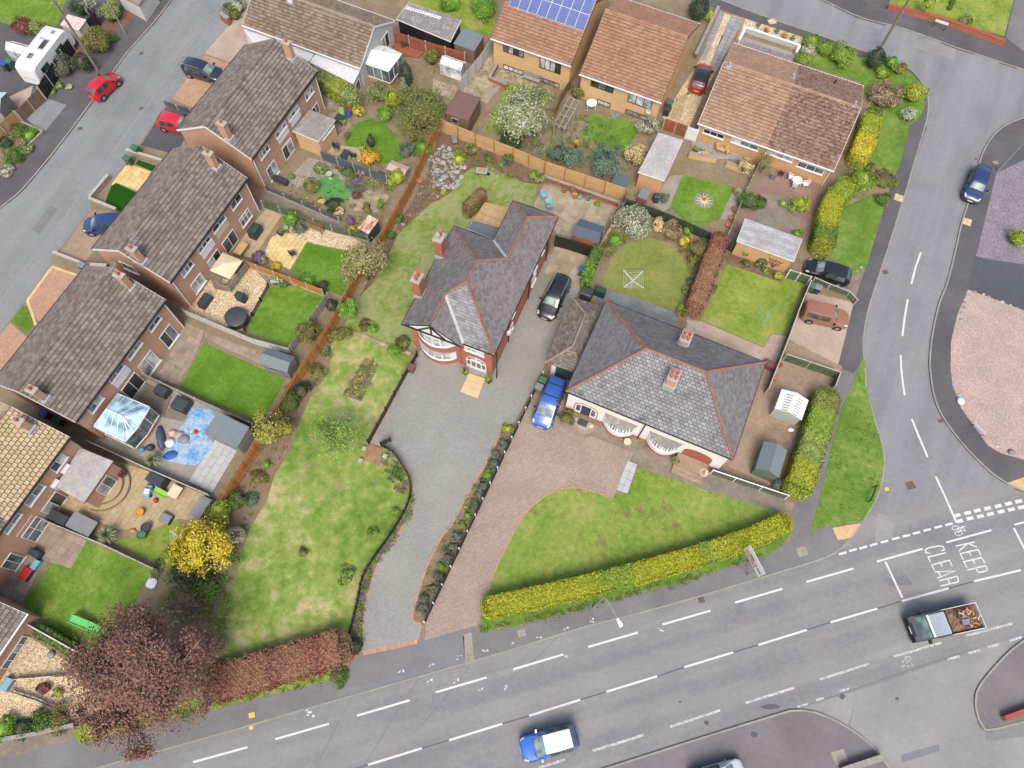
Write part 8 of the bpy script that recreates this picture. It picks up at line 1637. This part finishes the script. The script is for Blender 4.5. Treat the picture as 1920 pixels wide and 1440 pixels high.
# boxes, covers and toys: shaped, lidded bodies
def boxy(name,label,cat,c_,x,y,sx,sy,h,mat,lid=None,rz=UA,taper=.88,z=.13):
 t=T(name,label,cat,c_,x,y,rz,z,h);MB().hexa([(-sx,-sy,0),(sx,-sy,0),(sx,sy,0),(-sx,sy,0)],[(-sx*taper,-sy*taper,h),(sx*taper,-sy*taper,h),(sx*taper,sy*taper,h),(-sx*taper,sy*taper,h)]).build('body',mat,t)
 MB().hexa([(-sx*taper-.03,-sy*taper-.03,h+.003),(sx*taper+.03,-sy*taper-.03,h+.003),(sx*taper+.03,sy*taper+.03,h+.003),(-sx*taper-.03,sy*taper+.03,h+.003)],[(-sx*taper,-sy*taper*.8,h+.08),(sx*taper,-sy*taper*.8,h+.08),(sx*taper,sy*taper*.8,h+.08),(-sx*taper,sy*taper*.8,h+.08)]).build('lid',lid or mat,t);return t
for nm_,lab,cat,c_,x,y,sx,sy,h,m,l,a in(('storage_box','black storage box outside the second semi','storage box','F',1528,925,.7,.35,.65,M_DGY,M_DGY,UA),('storage_box','dark grey storage box by the conservatory deck','storage box','K',1205,285,.6,.45,.7,M_DGY,M_DGY,VA),('storage_box','black storage box right of the dark grey one','storage box','K',1350,385,.7,.6,.7,M_DGY,M_DGY,VA),('storage_box','dark ribbed storage box below the extension door','storage box','K',430,1235,1.0,.45,.75,M_DGY,M_DGY,VA),('barbecue','black covered barbecue by the parasol deck','barbecue','F',1795,890,.45,.3,.9,M_DGY,M_DGY,VA),('barbecue','dark green covered barbecue against the second semi','barbecue','G',300,390,.65,.4,1.0,M_DGN,M_DGN,UA),('barbecue','black draped barbecue on the toy patio','barbecue','K',1165,950,.8,.45,.9,M_DGY,M_DGY,VA),('outdoor_worktop','cluttered grey worktop at the toy patio corner','worktop','K',1500,1175,.5,1.1,.8,M_MGY,M_MGY,VA),('trampoline_base','dark square planter on the scrubby lawn','planter','K',1240,1245,.5,.4,.35,M_DGY,M_MGY,VA),('compost_bin','black ribbed compost bin by the slate patio','compost bin','I',165,865,.55,.5,.95,M_DGY,M_DGY,VA),('compost_bin','dark green compost bin by the slate patio','compost bin','I',262,850,.3,.55,.9,M_DGN,M_DGN,UA),('water_butt','blue grey water butt beside the brick garage','water butt','I',687,145,.28,.28,.9,M_DGY,M_DGY,0),('water_butt','grey barrel beside the green shed','water butt','O',1432,970,.28,.28,.8,M_MGY,M_DGY,0),('toy_box','red and blue heap of toys by the slide lawn','toys','R',140,345,.5,.4,.4,M_DGY,M_RED,UA),('toy_box','turquoise bag of toys by the slide lawn','toys','R',195,295,.4,.25,.35,pl('turq',60,170,180),M_LBL,UA),('garden_bin','metal barbecue tray by the slide lawn','tray','R',192,230,.5,.3,.5,M_DGY,M_DGY,VA),('planter_tub','blue grey oval tub on the golden gravel','tub','R',33,968,.5,.3,.4,M_MGY,M_LBL,UA),('brown_bench_box','dark red box beside the tall green fence','storage box','O',1385,90,.35,.6,.6,M_BRN,M_BRN,UA),('utility_cabinet','pale cabinet below the bird feeder','cabinet','B',1580,340,.4,.3,.6,m_white,m_white,VA),('dark_lounger','dark upturned bench on the terrace passage','bench','B',500,1340,.25,.8,.5,M_DGY,M_DGY,UA)):boxy(nm_,lab,cat,c_,x,y,sx,sy,h,m,l,a)
# hot tub
t=T('hot_tub','round hot tub under a black cover in the gravel garden','hot tub','G',175,1065,0,.13,.4);mb=MB();mb.lathe([(.93,0),(.98,.1),(.98,.62),(.9,.68)],0,0,24);mb.build('tub',M_DGY,t,True,40);mb=MB();mb.lathe([(.97,.685),(.99,.72),(.9,.78),(.1,.82)],0,0,24);mb.build('cover',pl('coverblack',70,74,82),t,True,40)
for i in range(6):a=i*1.047;MB().bar((.1*math.cos(a),.1*math.sin(a),.825),(.9*math.cos(a),.9*math.sin(a),.785),.03,.015).build('strap',M_DGY,t)
# decks made of planks
def deck(label,pts,ang,mat,z=.32,bw=.14,rail=None):
 P=[Vector((p.x,p.y,0))for p in pts];O=sum(P,Vector())/len(P);t=thing('timber_deck',label,'deck',(O.x,O.y,0),ang);f=frame(O,ang);Q=[(f(p).x,f(p).y)for p in P];MB().prism(Q,.1,z-.03).build('frame',m_brownw,t);y=min(q[1]for q in Q);y1=max(q[1]for q in Q);x0,x1=min(q[0]for q in Q),max(q[0]for q in Q)
 while y<y1:
  cl=clip([(x0,y+.006),(x1,y+.006),(x1,y+bw-.006),(x0,y+bw-.006)],Q)
  if len(cl)>2:MB().prism(cl,z-.028,z+random.uniform(-.003,.003)).build('plank',mat,t)
  y+=bw
 return t,f
m_deckt=woodm('deck_tan',[c(168,142,100),c(192,166,122),c(206,184,142)]);m_deckg=woodm('deck_grey',[c(112,104,90),c(136,128,112),c(150,142,128)])
deck('raised tan timber deck behind the red brick house',aps('H',((755,195),(945,235),(862,392),(668,335)),.7),VA,m_deckt,.7)
deck('grey brown deck beside the glass conservatory',aps('K',((1095,235),(1290,330),(1230,480),(1040,370))),VA,m_deckg,.2);deck('lower grey deck by the blue tarpaulin',aps('K',((1290,400),(1440,440),(1370,520),(1220,490))),VA,m_deckg,.16);deck('red brown deck under the black bistro table',aps('B',((1340,345),(1400,320),(1590,390),(1540,440),(1420,420))),VA,m_redw,.25)
t,f=deck('grey deck with slatted rail under the cream parasol',aps('F',((1560,720),(1680,610),(1850,680),(1720,850),(1600,830)),.5),VA,m_deckg,.5)
fence('grey slatted rail round the parasol deck',aps('F',((1860,690),(1730,865),(1650,830)),.5),.9,m_greyw,style='p',board=.2,z0=.5,name='deck_rail',cat='railing')
t=T('parasol','cream square parasol over the grey deck','parasol','F',1692,665,UA,.5,1.9);MB().tube([(0,0,0),(0,0,2.1)],.03,6).build('pole',m_galv,t);q=[(-1.05,-1.05,1.75),(1.05,-1.05,1.75),(1.05,1.05,1.75),(-1.05,1.05,1.75),(0,0,2.15)]
MB().add(q+[(x,y,z-.03)for x,y,z in q],[(0,1,4),(1,2,4),(2,3,4),(3,0,4),(6,5,9),(7,6,9),(8,7,9),(5,8,9)]).build('canopy',M_CRM,t)
for x,y,_ in q[:4]:MB().tube([(0,0,2.05),(x*.96,y*.96,1.71)],.012,4).build('rib',m_galv,t)
# blue tarpaulin with builder's clutter
m_tarp=nm('tarpaulin_blue',[c(84,140,204),c(112,168,220),c(176,196,212),c(196,200,202)],1.0,4,.5,speck=.06,rough=.5);P=spline(aps('K',((1440,425),(1620,450),(1540,600),(1600,680),(1520,800),(1450,850),(1210,800),(1290,700),(1340,580),(1400,520))),3,True);O=sum(P,Vector())/len(P);t=thing('tarpaulin','creased blue tarpaulin spread over the conservatory garden','tarpaulin',(O.x,O.y,.1));mb=MB();n=len(P);rings=[(1.0,.03),(.75,.09),(.45,.07),(.2,.1)]
for s_,z in rings:mb.v+=[((p.x-O.x)*s_,(p.y-O.y)*s_,z+random.uniform(0,.05))for p in P]
mb.f+=[(r_*n+i,r_*n+(i+1)%n,(r_+1)*n+(i+1)%n,(r_+1)*n+i)for r_ in range(3)for i in range(n)]+[tuple(range(3*n,4*n))];mb.build('sheet',m_tarp,t)
def blob(name,label,cat,c_,x,y,sx,sy,h,mat,rz=0.0):
 t=T(name,label,cat,c_,x,y,rz,.16,h*.5);mb=MB();mb.lathe([(1,0),(1.05,.25),(.85,.7),(.4,.98)],0,0,12);mb.v=[(x_*sx*random.uniform(.85,1.1),y_*sy*random.uniform(.85,1.1),z_*h*random.uniform(.85,1.1))for x_,y_,z_ in mb.v];mb.build('body',mat,t,True);return t
for lab,cat,x,y,sx,sy,h,m,a in(('dark rolled cover on the tarpaulin','cover',1200,640,.35,1.1,.5,pl('navy',84,88,112),.3),('white cement bag on the tarpaulin','bag',1270,680,.4,.4,.35,m_white,0),('pink insulation bag beside the cement bag','bag',1290,605,.35,.3,.3,pl('pinkbag',214,176,160),0),('grey mortar tub on the tarpaulin','tub',1375,650,.5,.45,.35,M_MGY,0),('grey ash heap behind the mortar tub','heap',1340,620,.5,.4,.3,pl('ash',170,166,162),0),('folded blue sheet on the tarpaulin edge','sheet',1280,770,.6,.4,.15,M_BLU,.2),('red bricks bucket on the blue sheet','bucket',1465,598,.2,.2,.25,M_RED,0),('turquoise bag by the conservatory corner','bag',1060,730,.25,.2,.3,pl('turq',60,170,180),0),('dark sack by the cordyline','sack',1120,715,.35,.3,.4,M_DGY,0)):blob('builders_item',lab,cat,'K',x,y,sx,sy,h,m,a)
for c_,lab,cat,x,y,sx,sy,h,m,a in(('K','red space hopper on the toy patio','ball',1165,1112,.2,.2,.35,M_RED,0),('K','yellow toy digger on the scrubby lawn','toy',992,1340,.3,.18,.25,M_ORG,0),('C','blue glazed pot by the tan fence','pot',590,1215,.2,.2,.4,M_BLU,0),('Q','large white boulder on the pink gravel','boulder',1450,365,.3,.4,.3,m_white,0),('Q','grey boulder at the pink gravel edge','boulder',1832,748,.3,.25,.3,M_MGY,0),('O','white sack before the metal shed','sack',1535,582,.3,.2,.2,m_white,0),('R','round white stone on the slide lawn slab','stone',853,398,.45,.45,.12,m_white,0),('R','stone ring in the golden gravel','stone',285,800,.28,.28,.2,M_MGY,0)):blob('garden_object',lab,cat,c_,x,y,sx,sy,h,m,a)
t=T('wheelbarrow','pale wheelbarrow full of stones on the rear lawn','wheelbarrow','C',415,1285,VA+.3,.13,.5);MB().hexa([(-.35,-.2,.3),(.3,-.2,.3),(.3,.2,.3),(-.35,.2,.3)],[(-.55,-.34,.62),(.5,-.34,.62),(.5,.34,.62),(-.55,.34,.62)]).build('tray',pl('barrow',176,200,190),t);MB().tube([(.6,-.04,.2),(.6,.04,.2)],.2,12).build('wheel',m_tyre,t);MB().box(-.45,-.26,.625,.4,.26,.68).build('load',m_sl_s,t)
for s in(-1,1):MB().bar((.6,s*.08,.2),(-1.0,s*.3,.5),.04,.04).build('handle',m_brownw,t);MB().box(-.4,s*.25-.02,0,-.36,s*.25+.02,.45).build('leg',M_DGY,t)
def slide(label,c_,a,b,mat,w_=.5):
 p,q=ap(c_,*a,1.0),ap(c_,*b,.2);ang=heading(p,q);t=thing('toy_slide',label,'slide',(p.x,p.y,.12),ang);L=((q-p).xy).length;MB().hexa([(0,-w_/2,.85),(L,-w_/2,.08),(L,w_/2,.08),(0,w_/2,.85)],[(0,-w_/2,.9),(L,-w_/2,.13),(L,w_/2,.13),(0,w_/2,.9)]).build('chute',mat,t)
 for s in(-1,1):MB().bar((0,s*w_/2,.95),(L,s*w_/2,.18),.05,.14).build('side',mat,t);MB().bar((-.3,s*w_/2,0),(0,s*w_/2,1.1),.06,.06).build('ladder_rail',M_LBL,t)
 for i in range(3):MB().bar((-.22+i*.08,-w_/2,.28+i*.27),(-.22+i*.08,w_/2,.28+i*.27),.05,.05).build('rung',M_LBL,t)
m_slg=pl('slidegreen',90,200,100);slide('green plastic slide on the lawn beside the copper tree','R',(400,600),(560,665),m_slg,.6);slide('small lime green slide on the toy patio','K',(1160,1030),(1255,1080),pl('limeslide',150,220,80),.45)
t=T('toy_car','blue ride-on toy car on the toy patio','toy car','K',1110,1040,UA+.3,.14,.3);MB().hexa([(-.55,-.28,.12),(.55,-.28,.12),(.55,.28,.12),(-.55,.28,.12)],[(-.5,-.26,.42),(.42,-.24,.38),(.42,.24,.38),(-.5,.26,.42)]).build('body',M_LBL,t);MB().box(-.3,-.2,.425,.1,.2,.5).build('seat',m_white,t);MB().bar((.12,-.24,.4),(.12,.24,.55),.05,.2).build('windscreen',m_glass,t)
for x in(-.35,.35):
 for s in(-1,1):MB().tube([(x,s*.24,.13),(x,s*.32,.13)],.13,10).build('wheel',m_tyre,t)
def airer(label,c_,x,y,mat,r,rz,net=True,h=1.6):
 t=T('rotary_airer',label,'rotary airer',c_,x,y,rz,.12,h);MB().tube([(0,0,0),(0,0,h)],.025,6).build('pole',mat,t)
 for i in range(4):a=i*math.pi/2;MB().bar((0,0,h),(r*math.cos(a),r*math.sin(a),h+.25),.04,.04).build('arm',mat,t)
 mb=MB()
 for k in range(1,7):
  f_=k/6;pp=[(r*f_*math.cos(i*math.pi/2),r*f_*math.sin(i*math.pi/2),h+.25*f_)for i in range(4 if net else 3)]
  for i in range(len(pp)-(0 if net else 1)):mb.bar(pp[i],pp[(i+1)%len(pp)],.01,.01)
 mb.build('washing_line',mat,t)
airer('white rotary airer on the round lawn','I',507,785,m_white,1.25,.75);airer('green folded rotary airer on the square lawn','I',1510,1040,pl('airer',110,170,130),1.2,2.3,False);airer('grey rotary airer on the house back lawn','C',1405,885,m_galv,.7,.5,False);airer('folded wire airer beside the yellow tree','R',1005,140,m_white,.8,1,False,.9)
# sunburst paving circle
p=ap('I',1040,185);t=thing('sunburst_circle','round sunburst paving circle in the patterned lawn','paving',(p.x,p.y,.12));mb=MB();mb.lathe([(.95,-.02),(.95,.012)],0,0,28);mb.build('border',m_conc,t)
for i in range(12):
 a=i*math.pi/6;MB().prism([(.3*math.cos(a-.2),.3*math.sin(a-.2)),(.86*math.cos(a),.86*math.sin(a)),(.3*math.cos(a+.2),.3*math.sin(a+.2))],.013,.022).build('sun_ray',M_CRM,t);b=a+math.pi/12;MB().prism([(.5*math.cos(b),.5*math.sin(b)),(.9*math.cos(b-.18),.9*math.sin(b-.18)),(.9*math.cos(b+.18),.9*math.sin(b+.18))],.013,.02).build('dark_wedge',m_sl_d,t)
mb=MB();mb.lathe([(.3,.013),(.3,.024)],0,0,14);mb.build('centre_stone',M_CRM,t);potted('terracotta pot at the centre of the sunburst circle','I',1040,178,.2,'gold')
# pergola, birdbath, pond, rockery, step
t=T('pergola','weathered timber pergola frame beside the back lawn','pergola','C',1050,880,UA,.1,1.0)
for s in(-.55,0,.55):MB().bar((-2.2,s,1.7),(1.9,s,1.75),.07,.1).build('beam',m_greyw,t)
for x in(-2,-.7,.6,1.8):
 MB().bar((x,-.7,1.84),(x,.7,1.84),.05,.07).build('cross_beam',m_greyw,t)
 for s in(-.55,.55):MB().box(x-.04,s-.04,0,x+.04,s+.04,1.66).build('post',m_greyw,t)
t=T('bird_bath','white stone bird bath on the putting green edge','bird bath','B',870,1310,0,.12,.5);mb=MB();mb.lathe([(.2,0),(.1,.08),(.08,.5),(.3,.6),(.32,.66),(.25,.64),(.05,.6)],0,0,12);mb.build('basin',m_cpost,t,True,40)
P=spline(aps('B',((1000,1350),(1080,1385),(1140,1400),(1120,1440),(1050,1440),(1000,1400))),3,True);sheet('pond',P,.14,glass('pond_water',(.06,.07,.03,1),.05),.05);edging('pond_edge',P+P[:1],.18,.2,m_bluep,.4)
m_rock=nm('rockery_stone',[c(120,122,124),c(166,168,168),c(216,216,214)],1.0,3,rnd=.25,coord='P');rock=thing('rockery','heap of grey and white rockery stones in the garden corner','rockery',ap('C',130,1200));me_=[MB()for _ in range(4)]
for mb in me_:mb.lathe([(1,0),(1.05,.4),(.7,.85),(.2,1)],0,0,7);mb.v=[(x*random.uniform(.7,1.2),y*random.uniform(.7,1.2),z*random.uniform(.8,1.2))for x,y,z in mb.v]
me_=[mb.mesh('stone',m_rock)for mb in me_];Q=aps('C',((10,1180),(130,1090),(230,1130),(300,1260),(220,1420),(120,1440),(30,1330)));k=0
while k<150:
 x,y=random.uniform(min(p.x for p in Q),max(p.x for p in Q)),random.uniform(min(p.y for p in Q),max(p.y for p in Q))
 if inside(Q,x,y):s=random.uniform(.08,.28);place(me_[k%4],'stone',rock,Matrix.Translation((x-rock.location.x,y-rock.location.y,random.uniform(-.02,.08)))@Matrix.Rotation(random.uniform(0,6),4,'Z')@Matrix.Diagonal((s,s*random.uniform(.6,1),s*.6,1)));k+=1
for i,(c_,x,y)in enumerate((('J',1495,875),('J',1545,868),('J',1615,888),('J',1655,905),('J',1710,937),('J',1757,945),('J',1815,970),('J',1865,992),('J',1495,908),('J',1478,930),('J',1478,950),('J',1468,987),('J',1450,1028),('J',1447,1080),('J',700,685),('J',668,715),('Q',1437,325),('Q',1722,706))):
 p=ap(c_,x,y);o=place(me_[i%4],'white_stone',None,Matrix.Translation((p.x,p.y,.11))@Matrix.Diagonal((.17,.14,.1,1)));tag(o,'pale stone in the row edging the gravel and drives on the right','stone','white edging stones on the right');o.data=me_[i%4]
slabs('garden_step',aps('L',((1175,690),(1275,730),(1240,860),(1125,800))),.42,.3,nm('brick_flag',[c(146,112,90),c(168,134,108)],2,8,rnd=.15),z=.2,gap=.025)
for lab,x,y in(('hollow concrete block left of the garden step',1130,722),('hollow concrete block right of the garden step',1287,778),('round stone at the foot of the garden step',1102,812)):boxy('concrete_block',lab,'block','L',x,y,.16,.16,.3,m_cpost,m_cpost,UA,.95)
# steps, arcs, bunting and the last small buildings
def disc(label,c_,x,y,r,h,mat,a0=0.0,a1=6.283,name='door_step',n=18,z=.12):
 t=T(name,label,'step',c_,x,y,0,z);MB().prism([(0,0)]+[(r*math.cos(a0+(a1-a0)*i/n),r*math.sin(a0+(a1-a0)*i/n))for i in range(n+1)],0,h).build('tread',mat,t);return t
A0=WA-math.pi;disc('outer grey ring of the round bungalow doorstep','N',1345,598,1.45,.05,m_concd,A0,WA);disc('brick ring of the round bungalow doorstep','N',1345,598,1.15,.1,m_blockt,A0,WA);disc('inner paved centre of the round bungalow doorstep','N',1345,598,.85,.14,m_conct,A0,WA)
boxy('door_mat','dark blue door mat on the round doorstep','door mat','N',1328,612,.4,.25,.02,M_DGY,pl('mat',62,76,92),WA,1.0,.26)
t=T('porch_steps','brown stained concrete steps before the red porch','steps','O',765,880,WA);
for i in range(3):MB().box(-1.3,-.9+i*.35,i*.16,1.3,1.0,.16+i*.16-.003).build('step',m_dirt,t)
E0=VA-math.pi/2-.0
for r,h,lab in((2.0,.14,'lower curved brick edged step of the toy patio'),(1.5,.28,'upper curved brick edged step of the toy patio')):
 o=disc(lab,'K',790,1010,r,h,m_sl_b,UA-math.pi*.98,UA-.02,'curved_step');mb=MB()
 for i in range(26):a=UA-math.pi*.98+math.pi*.96*i/26;mb.bar((r*math.cos(a),r*math.sin(a),h),(r*math.cos(a+.11),r*math.sin(a+.11),h),.1,.05)
 mb.build('brick_edge',m_brownw,o)
def bunting(label,pts,mats):
 P=[ap('R',x,y,.5)for x,y in pts];t=thing('windbreak',label,'windbreak',(P[0].x,P[0].y,.12));
 for i,(a,b)in enumerate(zip(P,P[1:])):
  a=a-P[0];b=b-P[0];MB().bar((a.x,a.y,.35),(b.x,b.y,.35),.03,.5).build('cloth',mats[i%len(mats)],t);MB().tube([(a.x,a.y,0),(a.x,a.y,.7)],.02,5).build('stake',m_brownw,t)
bunting('strip of blue and purple cloth staked in the golden gravel',((50,1008),(120,1030),(200,1055),(250,1080),(305,1100)),(M_LBL,M_DGY,M_LBL,pl('purplecloth',90,70,130)))
bunting('strip of pale spotted cloth staked in the golden gravel',((80,942),(200,935),(300,925),(400,918)),(M_CRM,m_white,M_DGY))
r,ws=flat_roof('brick_garage','garage with white boarded door and red brick piers, top left',aps('A',((870,-190),(1150,-120),(1040,40),(850,-60)),2.3),2.3,m_whitew,m_felt,fasc=m_brk_wall)
lowwall('red brick pier and wall beside the pale tarmac drive',aps('B',((75,150),(130,190)),.1),.9,m_brk_wall,.4)
lowwall('low kerb wall round the corner bed, left edge',aps('A',((20,1310),(330,1000),(170,925))),.3,m_conc,.15)
for k,(a,b)in enumerate((((205,935),(390,680)),((390,680),(580,745)),((205,935),(270,1120)))):
 p,q=ap('F',*a),ap('F',*b);edging('drive_border',[p,q],.22,.122,m_sl_y,.22)
